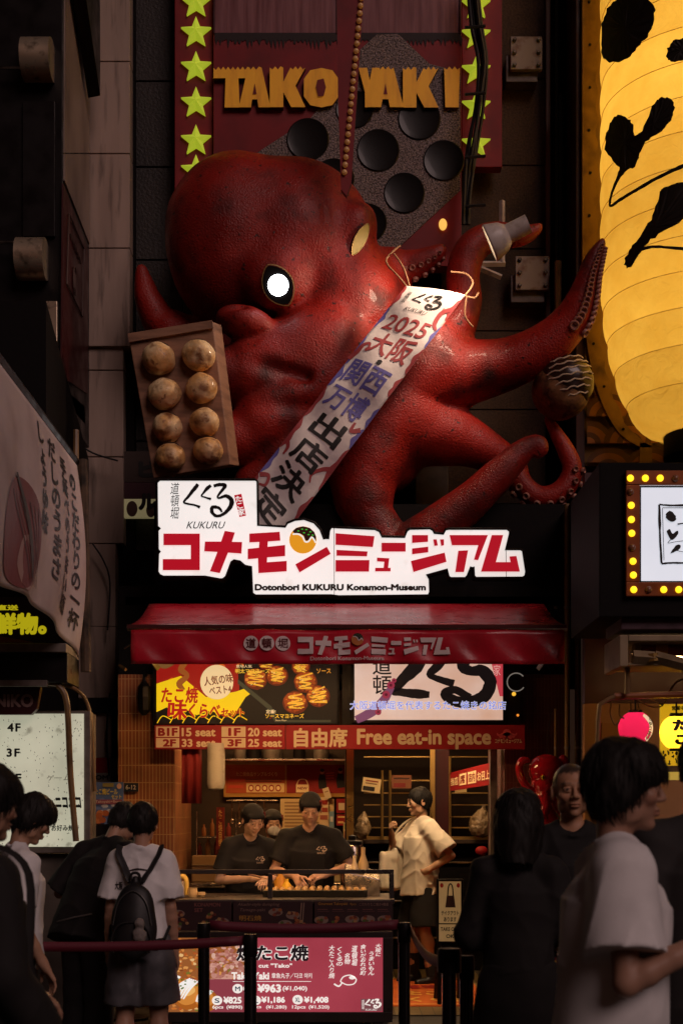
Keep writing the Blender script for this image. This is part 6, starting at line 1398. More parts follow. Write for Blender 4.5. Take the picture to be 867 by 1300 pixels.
mb = MB(); mb.bar(V(803,834,8.6), V(830,836,8.6), .06, m=M_cas); mb.bar(V(830,834,8.6), V(900,852,8.6), .055, m=M_cas); mb.tube([V(827,830,8.6), V(828,840,8.6)], .04, 10, m=M_gold); obj('folded_arm', mb, t)
mb = MB(); mb.tube([V(796,846,8.7), V(795.5,881,8.7)], .017, 8, m=M_pipe); mb.tube([V(797,882,8.75), V(775,886,8.75), V(761,894,8.75), V(759,910,8.75), V(757,960,8.75)], .014, 8, m=M_pipe); mb.tube([V(780,884,8.75), V(900,881,8.75)], .022, 8, m=mat('orange_pipe', (.30,.09,.02), .45)); tag(obj('pipe_frame', mb, None, True), 'thin ochre pipe frame holding the small lanterns on the right', 'pipe')
mb = MB()
for pts in ([(812,884),(830,890),(842,893),(856,868),(867,863),(890,868)],[(806,886),(822,896),(840,896),(852,872),(866,862)],[(786,894),(786,908),(792,912)],[(800,890),(801,902),(810,902),(809,892)],[(776,890),(774,905),(780,920),(786,915)]): mb.tube([Vector(p) for p in catmull([tuple(V(x, y, 8.85)) for x, y in pts], 4)], .005, 5, m=M_pipe)
tag(obj('tangled_wires', mb, None, True), 'loose tangle of thin wires above the small lanterns', 'wires')
def small_lantern(name, label, px, py, rx, ry, Y, c, es, cat='lantern'):
    t = thing(name, label, cat, V(px, py+ry, Y)); cc = V(px, py, Y); k = Y/F_PX; prof = []
    for i in range(25):
        a = -1+2*i/24; rr_ = math.sqrt(max(0, 1-(a*.93)**2)); prof.append((rx*k*rr_*(1+.012*math.cos(i*math.pi)), cc.z+a*ry*k))
    pm = bpy.data.materials.new(name+'_paper'); pm.use_nodes = True; n2 = pm.node_tree; n2.nodes.clear(); o2 = n2.nodes.new('ShaderNodeOutputMaterial'); a2 = n2.nodes.new('ShaderNodeBsdfTranslucent'); b2 = n2.nodes.new('ShaderNodeBsdfDiffuse'); m2 = n2.nodes.new('ShaderNodeMixShader'); m2.inputs[0].default_value = .4
    for q_ in (a2, b2): q_.inputs[0].default_value = (*lin(c), 1)
    n2.links.new(a2.outputs[0], m2.inputs[1]); n2.links.new(b2.outputs[0], m2.inputs[2]); n2.links.new(m2.outputs[0], o2.inputs[0])
    mb = lathe_open(prof, Vector((cc.x, cc.y, 0)), 32, pm); obj('paper_shell', mb, t, True)
    pl_ = bpy.data.lights.new('lantern_bulb', 'POINT'); pl_.energy = es; pl_.color = (1,.8,.5) if es > 1 else (1,.75,.7); pl_.shadow_soft_size = .03; po_ = bpy.data.objects.new('lantern_bulb', pl_); COL.objects.link(po_); po_.location = cc+Vector((0,0,ry*k*.15))
    for z_ in (1, -1): mb = MB(); mb.lathe([(rx*k*.42,-.012),(rx*k*.42,.012)], (cc.x, cc.y, cc.z+ry*k*z_), 20, M_blackmetal); obj('cap_ring', mb, t)
    mb = MB(); mb.tube([(cc.x, cc.y, cc.z+ry*k), (cc.x, cc.y, cc.z+ry*k+.09)], .006, 6, m=M_cable); obj('hanging_cord', mb, t)
    R_ = max(rx, ry)*k
    def fn(u, v, h):
        dx, dz = (u-px)*k, (py-v)*k; q = max(.02, 1-(dx/(rx*k))**2-(dz*.93/(ry*k))**2); return Vector((cc.x+dx*1.02, cc.y-rx*k*math.sqrt(q)*1.03-h, cc.z+dz))
    return t, fn
t, fn = small_lantern('pink_lantern', 'small pink paper lantern with white-edged kana above the man\'s head', 806, 924, 21.5, 20, 8.95, (235,50,110), .5)
mb = MB(); CR2 = lit((236,210,170), .8); stroke(mb, [(813,908.5,2),(818,913,3),(822,919,3),(823,927,3.2),(821,934,3.2),(817,940,3)], fn, .003, CR2); write(mb, 'しゅうまい', (818,910,824,940), fn, .006, gk, .03, vertical=True, rot=8); obj('lettering', mb, t)
t, fn = small_lantern('yellow_lantern', 'small glowing yellow paper lantern lettered for takoyaki at the right edge', 858, 930, 21, 21, 8.95, (255,222,70), 1.7)
mb = MB(); write(mb, 'た', (849,914.5,869,929), fn, .004, gk, .06); write(mb, 'こ', (852,934,869,946), fn, .004, gk, .06); obj('lettering', mb, t)
t = thing('yellow_paper_sign', 'bright yellow menu paper board hanging behind the yellow lantern', 'sign', V(865, 985, 9.2)); mb = MB(); mb.pbox(838, 894, 900, 972, 9.2, .03, lit((205,160,24), .75)); mb.pbox(841, 980, 900, 990, 9.15, .06, lit((200,165,70), .6)); obj('board', mb, t)
mb = MB(); f9 = front(9.2); rnd = random.Random(9)
for k in range(18): disc2(mb, rnd.uniform(841,870), rnd.uniform(954,970), rnd.uniform(.8,2), rnd.uniform(1,2.5), f9, .003, gk, 8, .3)
write(mb, '営業中', (852,896,868,902), f9, .003, gk, .04); rect2(mb, 850, 905, 900, 907, f9, .003, gk); mb.pbox(838, 972, 900, 980, 9.16, .03, mat('brown_shelf', (.06,.04,.025), .5)); obj('lettering', mb, t)
M_warmwall = mat('tan_plaster_wall', (.42,.23,.11), .75, bump=(14,.15,.01), var=(1.6,(.33,.17,.08),.4,.7), dirt=(5,(.2,.10,.05),.6,.85))
mb = MB(); mb.box(GX(742,9.9), 6, 9.9, 10.0, 0, GZ(893,9.9), M_warmwall); mb.box(GX(742,9.9), 6, 9.9, 10.0, GZ(893,9.9)+.003, GZ(600,9.9), M_darkred); mb.box(GX(742,9.9)+.05, 6, 10.003, 12.3, GZ(600,9.9)-.15, GZ(600,9.9)-.003, M_black); mb.pbox(764, 918, 784, 960, 9.87, .025, mat('tan_card', (.34,.16,.06), .6)); obj('front_wall', mb, rb)
lt = thing('fluorescent_batten', 'warm lamp batten tucked under the retracted awning on the right', 'lamp', (GX(850,9.3), 9.3, 2.3)); mb = MB(); mb.box(GX(800,9.3), GX(960,9.3), 9.25, 9.31, 2.555, 2.59, M_grey); obj('housing', mb, lt); mb = MB(); mb.tube([(GX(803,9.3), 9.28, 2.54), (GX(957,9.3), 9.28, 2.54)], .013, 10, m=mat('warm_tube_light', (.8,.7,.5), .4, emit=(1,.56,.22), es=14)); obj('tube', mb, lt)
for k, (x, r, Y, m_) in enumerate(((705,.012,10.95,M_pipe),(719.5,.021,10.9,M_pipe),(733,.024,10.95,mat('brown_pipe', (.085,.045,.025), .45)))):
    mb = MB(); mb.tube([V(x, 1250, Y), V(x, 640 if k else 900, Y)], r, 12, m=m_)
    for y in (770, 948, 1060): mb.tube([V(x, y, Y), V(x, y+3, Y)], r*1.25, 12, m=M_grey)
    tag(obj('vertical_pipe', mb, None, True), ['thinnest vertical pipe at the edge of the dark tiled column','ochre vertical pipe in the gap right of the shop','brown vertical pipe nearest the right-hand building'][k], 'pipe', 'vertical pipes right of the shop')
# conduit by the upper right tentacle
mb = MB(); 
for (x, y0, y1, r) in ((706,-40,420,.012),(712,120,350,.03)): mb.tube([V(x,y0,12.0), V(x,y1,12.0)], r, 8, m=M_blackmetal)
mb.tube([V(708,332,11.95), V(708,398,11.95)], .03, 8, m=M_pipe); tag(obj('wall_conduit', mb, None, True), 'dark vertical conduits between the concrete wall and the lantern board', 'conduit')

mb = MB()
for pts in ([(118,690),(132,712),(140,740),(137,800)],[(96,560),(118,575),(150,585)],[(206,470),(208,520),(205,575)],[(140,880),(136,930),(139,985)]): mb.tube([Vector(p) for p in catmull([tuple(V(x, y, 11.9)) for x, y in pts], 5)], .008, 6, m=M_cable)
tag(obj('loose_wires', mb, None, True), 'loose black wires hanging down the beige wall beside the awning', 'wires')
# ================================================================== people
M_skin = mat('skin', (.5,.3,.2), .45, attr=True, bump=(160,.12,.002), sss=.08, spec=.25)
M_hair = mat('black_hair', (.010,.008,.007), .62, bump=(60,.5,.006), stretch=(1,1,.12), spec=.22)
def fabric(name, c, r=.85, amt=.75): return mat(name, c, r, bump=(220,.25,.002), var=(6,tuple(v*amt for v in c),.4,.7))
M_wt = fabric('white_cotton', (.78,.76,.76)); M_bt = fabric('black_cotton', (.011,.009,.009)); M_be = fabric('beige_cotton', (.74,.65,.52))
M_gs = mat('grey_satin', (.10,.095,.105), .38, bump=(30,.15,.01), var=(9,(.05,.05,.055),.4,.7)); M_dk = fabric('charcoal_cloth', (.03,.026,.026)); M_shoe = mat('black_shoe', (.012,.011,.011), .4)
M_mask = fabric('white_mask', (.6,.58,.55))
def rotm(ax, ay, az): return Euler((rad(ax), rad(ay), rad(az))).to_matrix().to_4x4()
def hand(s, wrist, d, n, side, curl=25, M=None, k=.006, spread=1.0):
    """wrist point, d towards the knuckles, n out of the palm; side +1/-1 puts the thumb"""
    w = Vector(wrist); d = Vector(d).normalized(); n = Vector(n); n = (n-d*n.dot(d)).normalized(); b = d.cross(n)*side
    for f in (-.024,-.008,.008,.024): s.cone(w+b*f*.6, w+d*.082+b*f*1.15, .0145, .0115, .012)
    s.cone(w-d*.02, w+d*.02, .024, .020, .02)
    for f, L1, r in ((-.030,.058,.0075),(-.0105,.074,.0086),(.0105,.080,.0088),(.030,.070,.0085)):
        p = w+d*.086+b*f*spread; c = 0; q = p
        for seg_, ln in enumerate((.45,.32,.23)):
            c += rad(curl)*(1.0 if seg_ else .8); e = q+(d*math.cos(c)+n*math.sin(c))*L1*ln*1.12
            s.cone(q, e, r*(1-.10*seg_), r*(1-.10*(seg_+1)), .004); q = e
    p = w+d*.022+b*.026; e1 = p+(d*.62+b*.62+n*.35).normalized()*.046; e2 = e1+(d*.85+b*.15+n*.45).normalized()*.034
    s.cone(p, e1, .0125, .0105, .010); s.cone(e1, e2, .0100, .0082, .004)
def headmat(T, head):
    piv = T @ Vector((0, .012, 1.50))
    return Matrix.Translation(piv) @ T.to_3x3().to_4x4() @ rotm(head[1], head[2], 0) @ Matrix.Identity(4) if False else Matrix.Translation(piv) @ T.to_3x3().to_4x4() @ rotm(0, 0, head[0]) @ rotm(head[1], head[2], 0) @ Matrix.Translation((0, -.008, .120))
def add_head(s, H):
    s.ell((0,.016,.030), (.077,.096,.090), .03, H); s.ell((0,-.022,-.042), (.053,.063,.070), .025, H); s.ell((0,-.064,-.097), (.021,.019,.016), .02, H)
    for x in (-1, 1):
        s.ell((x*.043,-.058,-.020), (.023,.023,.022), .02, H); s.ell((x*.050,-.008,-.066), (.010,.030,.024), .02, H)
        s.ell((x*.081,.014,-.006), (.010,.021,.032), .008, H, (0, 0, x*18)); s.ell((x*.087,.012,-.004), (.006,.011,.018), .004, H, None, True)
    s.cone((-.034,-.080,.029), (.034,-.080,.029), .009, .009, .02, H)
    for x in (-1, 1):
        s.ell((x*.032,-.107,.004), (.014,.011,.009), .016, H, None, True); s.ell((x*.032,-.076,.006), (.0155,.0145,.0125), .004, H)
        s.cone((x*.020,-.0885,.0110), (x*.045,-.0795,.0100), .0034, .0030, .008, H); s.cone((x*.021,-.086,-.003), (x*.044,-.079,-.002), .0028, .0028, .008, H)
    s.cone((0,-.085,.018), (0,-.103,-.024), .0065, .0110, .010, H)
    for x in (-1, 1): s.ell((x*.0125,-.093,-.029), (.009,.010,.0075), .007, H); s.ell((x*.007,-.102,-.038), (.004,.004,.003), .003, H, None, True)
    s.ell((0,-.086,-.056), (.023,.010,.0062), .007, H); s.ell((0,-.085,-.0675), (.020,.011,.0068), .006, H); s.cone((-.024,-.088,-.0615), (.024,-.088,-.0615), .0016, .0016, .003, H, True) ; s.cone((-.02,-.0965,-.0615), (.02,-.0965,-.0615), .002, .002, .003, H, True)
def facecol(vs, H, skin, brow=True, stubble=0.0, buzz=False):
    c = np.tile(np.array(skin), (len(vs), 1)); Hi = np.array(H.inverted()); h = vs @ Hi[:3,:3].T+Hi[:3,3]; x, y, z = h.T; ax = np.abs(x)
    inh = (np.abs(z) < .16) & (np.abs(x) < .11) & (np.abs(y) < .14); fr = inh & (y < -.045)
    def mixc(m, col, w=1.0): c[m] = c[m]*(1-w)+np.array(col)*w
    mixc(fr & (((ax-.045)/.024)**2+((z+.028)/.02)**2 < 1), (skin[0]*1.05, skin[1]*.86, skin[2]*.84), .5)
    mixc(fr & ((x/.025)**2+((z+.062)/.0115)**2 < 1), (skin[0]*.80, skin[1]*.58, skin[2]*.56), .6)
    e = ((ax-.032)/.0125)**2+((z-.005)/.0048)**2
    mixc(fr & (e < 1), (.27,.19,.145), .55); mixc(fr & (((ax-.032)/.0052)**2+((z-.0050)/.0050)**2 < 1), (.02,.012,.01), .9)
    mixc(fr & (np.abs(z-.0125+((ax-.032)/.02)**2*.004) < .0024) & (np.abs(ax-.032) < .015), (.06,.035,.025), .45)
    if brow: mixc(fr & (np.abs(z-.033+((ax-.030)/.03)**2*.006) < .0045) & (np.abs(ax-.034) < .020), (.05,.033,.025), .5)
    if stubble: mixc(fr & (z < -.045) & (z > -.12), (skin[0]*.6, skin[1]*.6, skin[2]*.62), stubble)
    if buzz:                                          # cropped hair: scalp coloured up to an uneven hairline
        line = np.where(y < -.03, .070-.25*np.maximum(0, ax-.035), np.where(y < .02, .03-(y+.03)*.2, -.02-(y-.02)*.7))+.006*np.sin(x*190)*np.sin(y*170+1)
        w = np.clip((z-line)/.014, 0, 1)*inh*.95*(1-((ax > .080) & (z < .03))); w = w[:,None]; c = c*(1-w)+np.array((.030,.022,.018))*w
    mixc(inh & (ax > .084) & (y < .03), (skin[0]*.9, skin[1]*.7, skin[2]*.66), .5)
    return c
def hair_sdf(style, H):
    s = Sdf()
    if style == 'buzz':
        s.ell((0,.018,.034), (.0785,.0965,.0915), .02, H); s.ell((0,-.135,-.01), (.11,.085,.105), .012, H, None, True); s.cut((0,.02,-.03), (0,-.8,-1), H); s.ell((0,-.03,-.12), (.1,.08,.10), .01, H, None, True)
    elif style == 'short':
        s.ell((0,.020,.042), (.089,.108,.096), .03, H); s.ell((0,.055,.00), (.074,.062,.085), .03, H); s.ell((0,-.130,-.042), (.086,.090,.095), .012, H, None, True); s.ell((0,-.04,-.13), (.11,.10,.10), .015, H, None, True); s.cut((0,.04,-.075), (0,-.15,-1), H)
    elif style == 'mop':
        s.ell((0,.010,.046), (.094,.106,.098), .03, H); s.ell((0,-.022,.046), (.088,.094,.076), .03, H); s.ell((0,.045,-.005), (.080,.062,.088), .03, H)
        for x in (-1, 1): s.ell((x*.074,.034,-.008), (.022,.036,.050), .03, H)
        s.ell((0,-.125,-.076), (.112,.080,.104), .012, H, None, True); s.ell((0,-.070,-.095), (.13,.085,.100), .012, H, None, True); s.cut((0,.04,-.10), (0,-.1,-1), H)
    elif style == 'long':
        s.ell((0,.022,.040), (.096,.116,.100), .03, H); s.ell((0,.050,-.03), (.098,.080,.120), .03, H); s.cone((0,.065,-.05), (0,.085,-.205), .088, .070, .04, H)
        for x in (-1, 1): s.cone((x*.078,.012,.01), (x*.082,.035,-.185), .034, .022, .03, H)
        s.ell((0,-.135,-.055), (.080,.085,.120), .012, H, None, True); s.cut((0,.05,-.205), (0,0,-1), H)
    return s
def hair_mesh(style, H, root, seed, name='hair', tuft=950):
    s = hair_sdf(style, H); vs, qs = s.mesh(.0055 if style != 'buzz' else .005, lambda X, Y, Z: (.005 if style != 'buzz' else .0004)*wob(X, Y, Z*.5, 70, seed)+(.003 if style != 'buzz' else 0)*wob(X, Y, Z*.4, 150, seed+2))
    npmesh(name, vs, qs, mat('cropped_grey_hair', (.05,.038,.030), .9, bump=(300,.6,.003)), root, local=True) if style == 'buzz' else None
    if style == 'buzz': return
    rnd = random.Random(seed); Hi = H.inverted(); mb = MB(); mb.v = [tuple(v) for v in vs.tolist()]; mb.f = [tuple(q) for q in qs.tolist()]; mb.m = [M_hair]*len(mb.f)
    R = H.to_3x3(); idx = [rnd.randrange(len(vs)) for _ in range(tuft)]
    for i in idx:
        p = Vector(vs[i]); h = Hi @ p
        if h.y < -.055 and h.z < .045: continue
        n = Vector((h.x, h.y-.02, h.z-.03)).normalized(); crown = Vector((.0,.05,.13)); fl = (h-crown); fl = (fl-n*fl.dot(n)); fl = fl.normalized() if fl.length > 1e-4 else Vector((0,-1,0))
        fl = (fl+Vector((rnd.uniform(-.35,.35), rnd.uniform(-.3,.3), -.35))).normalized(); L = rnd.uniform(.016,.034)*(1.3 if style in ('long','mop') else 1); pts = []
        for k in range(4):
            t = k/3; q = h-n*.004+fl*L*t+n*(.004*math.sin(t*3)+.001*t)+Vector((0,0,-.012*t*t)); pts.append(H @ q)
        w = rnd.uniform(.0010,.0022); mb.tube(pts, [w, w*1.05, w*.7, .0004], 4, False, M_hair)
    o = obj(name, mb, root, True, local=True, ang=180); return o
BODY = {}
def person(label, px, Y, rot, H=1.70, lean=(0,0,0), head=(0,0,0), arms=None, legs=None, skin=(.42,.245,.165), hair='short', seed=1, res=.0065, wide=1.0, zoff=0.0, hands=None, group=None, stubble=0, cap=False):
    """root empty on the floor; every shape below is in the person's own frame, facing -y"""
    root = thing('person', label, 'person', (GX(px, Y), Y, .002+zoff), group, rad(rot)); sc = H/1.72; root.scale = (sc,)*3
    T = Matrix.Translation((0,0,.95)) @ rotm(*lean) @ Matrix.Translation((0,0,-.95)); Hm = headmat(T, head)
    s = Sdf()
    s.ell((0,.015,.93), (.150*wide,.105,.125), .05); s.ell((0,.005,1.08), (.130*wide,.092,.15), .05, T); s.ell((0,.010,1.25), (.142*wide,.100,.165), .05, T)
    for x in (-1,1): s.cone((x*.045,.02,1.450), (x*.150*wide,.02,1.392), .040, .044, .04, T)
    nb = T @ Vector((0,.026,1.40)); s.cone(nb, Hm @ Vector((0,.028,-.06)), .050, .046, .016)
    add_head(s, Hm)
    arms = arms or {}; A = {}
    for side, x in (('R',-1),('L',1)):
        sh = T @ Vector((x*.163*wide,.02,1.382)); el, wr = arms.get(side, ((x*.205*wide,.035,1.105),(x*.215*wide,-.02,.86))); el, wr = Vector(el), Vector(wr); A[side] = (sh, el, wr)
        s.chain([(*sh,.045),(*(sh.lerp(el,.5)),.040),(*el,.033)], .012); s.chain([(*el,.033),(*(el.lerp(wr,.25)),.0355),(*(el.lerp(wr,.6)),.031),(*wr,.0235)], .010)
        d = (wr-el).normalized(); hd = (hands or {}).get(side, (d, (-x*1.0,-.15,0) if side not in arms else (0,-.2,-1), 22)); hand(s, wr+Vector(hd[0]).normalized()*.012, hd[0], hd[1], 1 if side == 'R' else -1, hd[2])
    legs = legs or {}; Lg = {}
    for side, x in (('R',-1),('L',1)):
        kn, an = legs.get(side, ((x*.095,-.012,.50),(x*.10,.025,.09))); hp = Vector((x*.085,.012,.88)); kn, an = Vector(kn), Vector(an); Lg[side] = (hp, kn, an)
        s.chain([(*hp,.084),(*(hp.lerp(kn,.5)),.070),(*kn,.052)], .03); s.chain([(*kn,.052),(*(kn.lerp(an,.3)+Vector((0,.016,0))),.054),(*(kn.lerp(an,.75)),.040),(*an,.034)], .03); s.cone(an+Vector((0,.02,-.05)), an+Vector((0,-.12,-.062)), .034, .026, .03)
    hz = Hm @ Vector((0,0,-.13)); vs, qs = s.mesh(res, None, zres=lambda z: res*1.6 if z < .78 else (res if z < hz.z else res*.72))
    bo = npmesh('body', vs, qs, M_skin, root, local=True, col=facecol(vs, Hm, skin, stubble=stubble, buzz=(hair == 'buzz')))
    root['_x'] = 0; del root['_x']
    st = dict(root=root, T=T, H=Hm, A=A, L=Lg, wide=wide, sc=sc, seed=seed)
    if hair and hair != 'buzz': hair_mesh(hair, Hm, root, seed)
    if cap:
        c = Sdf(); c.ell((0,.018,.046), (.088,.106,.088), .02, Hm); c.cone((-.055,-.062,.062), (.055,-.062,.062), .018, .018, .02, Hm); c.cut((0,0,.062), (0,.18,-1), Hm); c.ell((.05,.085,.05), (.03,.03,.03), .02, Hm)
        v2, q2 = c.mesh(.0055, lambda X, Y_, Z: .002*wob(X, Y_, Z, 60, seed)); npmesh('cap', v2, q2, M_bt, root, local=True)
        mb = MB(); 
        for (u, v, m_) in ((.080,.060,ink((120,30,26))),(.084,.045,ink((150,90,40))),(.078,.075,ink((110,26,30)))): mb.ball(Hm @ Vector((u,-.028,v)), (.010,.020,.014), 10, 6, m_)
        obj('cap_print', mb, root, True, local=True)
    return st
def folds(X, Y, Z, amp, f, sd):                      # soft waves with sharper creases between them
    a = wob(X*1.1+Z*.5, Y, Z*.45-X*.35, f, sd); b = wob(X*.8-Z*.7, Y*1.2, Z*.7+X*.3, f*1.7, sd+3)
    return -.35*amp+amp*(1.6*np.sqrt(np.abs(a)+.02)-.9+.8*(np.sqrt(np.abs(b)+.02)-.5)+.4*a)
def tee(p, m, sleeve=.55, hem=.84, loose=.018, flare=.02, name='shirt', res=.0085, amp=.009, sleeves_open=1.25, collar=True, f=16):
    s = Sdf(); T, w = p['T'], p['wide']; l = loose
    s.ell((0,.010,1.25), (.144*w+l,.106+l,.160+l*.3), .05, T); s.etube((0,.010,1.30), (0,.008,hem), (.140*w+l,.106+l), (.152*w+l*.8+flare*.7,.114+l*.8+flare*.7), .03, T)
    for side, x in (('R',-1),('L',1)):
        sh, el, wr = p['A'][side]; s.cone((x*.050,.020,1.442), (x*.150*w,.022,1.392), .044+l*.4, .047+l*.6, .05, T)
        if sleeve <= 1: e = sh.lerp(el, sleeve); s.cone(sh, e, .052+l*.7, .052+l*sleeves_open, .035, None, False, True)
        else:
            s.cone(sh, el, .056+l*.8, .047+l, .03); s.cone(el, el.lerp(wr, sleeve-1), .047+l, .034+l*.9, .02, None, False, True)
    if collar: 
        s.ell((0,.012,1.480), (.058,.056,.050), .010, T, None, True); rg = [(.061*math.cos(t), .016+.058*math.sin(t), 1.447+.020*math.sin(t), .0062) for t in [2*math.pi*k/18 for k in range(19)]]; s.chain(rg, .005, T)
    sd = p['seed']; vs, qs = s.mesh(res, lambda X, Y, Z: folds(X, Y, Z, amp, f, sd))
    o = npmesh(name, vs, qs, m, p['root'], local=True); p['shirt'] = (vs, qs); p['shirt_o'] = o; return o
def bottoms(p, m, to=.56, loose=.02, name='trousers', skirt=None, res=.009, amp=.004, top=1.0):
    s = Sdf(); w = p['wide']; s.etube((0,.012,top), (0,.012,.80), (.142*w+min(loose,.010),.106+min(loose,.010)), (.150*w+min(loose,.010),.110+min(loose,.010)), .04)
    for side, x in (('R',-1),('L',1)):
        hp, kn, an = p['L'][side]
        if to >= kn.z: e = hp.lerp(kn, (hp.z-to)/(hp.z-kn.z)); s.cone(hp, e, .086+loose*.6, .080+loose*1.5, .03, None, False, True)
        else: s.cone(hp, kn, .084+loose*.6, .064+loose, .03); s.cone(kn, kn.lerp(an, (kn.z-to)/(kn.z-an.z)), .064+loose, .052+loose*1.2, .03, None, False, True)
    if skirt: s.etube((0,.012,.98), (0,.015,skirt[0]), (.15*w+loose,.11+loose), (skirt[1],skirt[1]*.8), .04)
    sd = p['seed']; vs, qs = s.mesh(res, lambda X, Y, Z: amp*(wob(X*1.4, Y*1.2, Z*.5, 20, sd+5)+.5*wob(X, Y, Z*1.4, 34, sd)))
    return npmesh(name, vs, qs, m, p['root'], local=True)
def shoes(p, m=None):
    for side in ('R','L'):
        hp, kn, an = p['L'][side]; s = Sdf(); s.cone(an+Vector((0,.03,-.045)), an+Vector((0,-.13,-.062)), .046, .036, .03); s.cone(an+Vector((0,.012,0)), an+Vector((0,.01,.02)), .048, .046, .03, None, False, True); s.cut(an+Vector((0,0,-.088)), (0,0,-1))
        vs, qs = s.mesh(.008); npmesh('shoe', vs, qs, m or M_shoe, p['root'], local=True)
def on_shirt(p, front_=True):
    vs, qs = p['shirt']; bv = BVHTree.FromPolygons([Vector(v) for v in vs], [tuple(int(i) for i in q) for q in qs]); sg_ = -1 if front_ else 1
    def fn(u, v, h):
        r = bv.ray_cast(Vector((u, sg_*1.0, v)), Vector((0, -sg_, 0))); y = r[0].y if r[0] is not None else sg_*.13
        return Vector((u, y+sg_*(h+.002), v))
    return fn
def carried(name, label, cat, p, base):
    r = p['root']; sc = p['sc']; Rz = Matrix.Rotation(r.rotation_euler.z, 4, 'Z'); loc = Vector(r.location)+Rz @ (Vector(base)*sc)
    t = thing(name, label, cat, loc, None, r.rotation_euler.z); t.scale = (sc,)*3
    return t, Vector(base)
def npl(name, vs, qs, m, t, base): return npmesh(name, vs-np.array(base), qs, m, t, local=True)
def mbl(name, mb, t, base, smooth=True):
    b = Vector(base); mb.v = [tuple(Vector(v)-b) for v in mb.v]; return obj(name, mb, t, smooth, local=True, ang=60)
# ---- cooks
def logo(p, cx_, cz, w):
    fn = on_shirt(p); mb = MB(); f2 = lambda u, v, h: fn(u, -v, h); pr = ink((185,165,145))
    kukuru(mb, (cx_-w/2, -cz-w*.28, cx_+w/2, -cz+w*.22), f2, .001, pr, .03, 1.1); write(mb, 'KUKURU', (cx_-w*.4, -cz+w*.26, cx_+w*.35, -cz+w*.42), f2, .001, pr, .02)
    s_ = obj('shirt_logo', mb, p['shirt_o'], local=True)
p = person('tallest cook in a black shirt and cap turning takoyaki with two picks', 393, 10.72, 4, 1.66, (13,0,0), (-3,9,0),
    {'R':((-.28,-.10,1.13),(-.12,-.32,1.085)), 'L':((.32,-.08,1.16),(.10,-.32,1.10))}, hair=None, cap=True, seed=3, wide=1.12, skin=(.60,.35,.23),
    hands={'R':((.25,-.7,-.35),(.5,.1,-.6),48),'L':((-.75,-.5,-.15),(-.2,.3,-.8),48)})
tee(p, M_bt, .72, .86, .020); bottoms(p, M_bt, .12); shoes(p); logo(p, .085, 1.29, .085)
s3 = hair_sdf('short', p['H']); s3.cut((0,0,.068), (0,0,1), p['H']); s3.ell((0,-.12,.02), (.075,.09,.05), .01, p['H'], None, True); vs, qs = s3.mesh(.006); npmesh('hair', vs, qs, M_hair, p['root'], local=True)
def pick(label, p, a, b):
    r = p['root']; Mx = Matrix.Translation(r.location) @ Matrix.Rotation(r.rotation_euler.z, 4, 'Z') @ Matrix.Scale(p['sc'], 4); mb = MB(); mb.tube([Mx @ Vector(a), Mx @ Vector(b)], [.0035,.002], 6, m=M_steel); mb.tube([Mx @ Vector(a), Mx @ Vector(a).lerp(Vector(b), .35)], .008, 8, m=M_wood); tag(obj('takoyaki_pick', mb, None, True), label, 'pick', 'takoyaki picks')
pick('takoyaki pick in the tallest cook\'s hand nearer the guard post', p, (-.09,-.39,1.085), (-.055,-.54,1.03)); pick('takoyaki pick slanting from the tallest cook\'s hand further from the guard post', p, (.03,-.37,1.085), (-.045,-.55,1.03))
p = person('shorter bare-faced cook in a black shirt and cap looking down at his pick', 314, 10.74, 14, 1.585, (18,0,0), (10,6,2),
    {'R':((-.25,-.10,1.10),(-.02,-.35,1.12)), 'L':((.26,-.14,1.12),(.09,-.38,1.11))}, hair=None, cap=True, seed=4, wide=1.05, skin=(.60,.37,.25),
    hands={'R':((.9,-.35,.05),(.1,.2,-.9),45),'L':((-.4,-.8,-.1),(0,.2,-1),45)})
tee(p, M_bt, .70, .86, .018); bottoms(p, M_bt, .12); shoes(p); logo(p, .07, 1.27, .08); s3 = hair_sdf('short', p['H']); s3.cut((0,0,.068), (0,0,1), p['H']); s3.ell((0,-.12,.02), (.075,.09,.05), .01, p['H'], None, True); vs, qs = s3.mesh(.006); npmesh('hair', vs, qs, M_hair, p['root'], local=True)
pick('takoyaki pick held flat by the shorter cook', p, (-.06,-.38,1.16), (.20,-.50,1.09))
p = person('cook in a white face mask standing behind the other two cooks', 346, 11.25, 6, 1.52, (2,0,0), (5,6,0), {'R':((-.25,.0,1.10),(-.12,-.22,1.05)),'L':((.25,.0,1.10),(.12,-.22,1.05))}, hair=None, cap=True, seed=5, skin=(.60,.37,.25))
tee(p, M_bt, .6, .86, .018); bottoms(p, M_bt, .12); shoes(p); logo(p, .075, 1.27, .08)
s3 = hair_sdf('short', p['H']); s3.cut((0,0,.068), (0,0,1), p['H']); s3.ell((0,-.12,.02), (.075,.09,.05), .01, p['H'], None, True); vs, qs = s3.mesh(.006); npmesh('hair', vs, qs, M_hair, p['root'], local=True)
s3 = Sdf(); s3.ell((0,-.062,-.055), (.058,.056,.056), .02, p['H']); s3.cone((0,-.112,-.02), (0,-.112,-.075), .012, .014, .02, p['H']); s3.cut((0,0,-.012), (0,.25,1), p['H']); s3.cut((0,-.02,0), (0,1,0), p['H']); vs, qs = s3.mesh(.005); npmesh('face_mask', vs, qs, M_mask, p['root'], local=True)
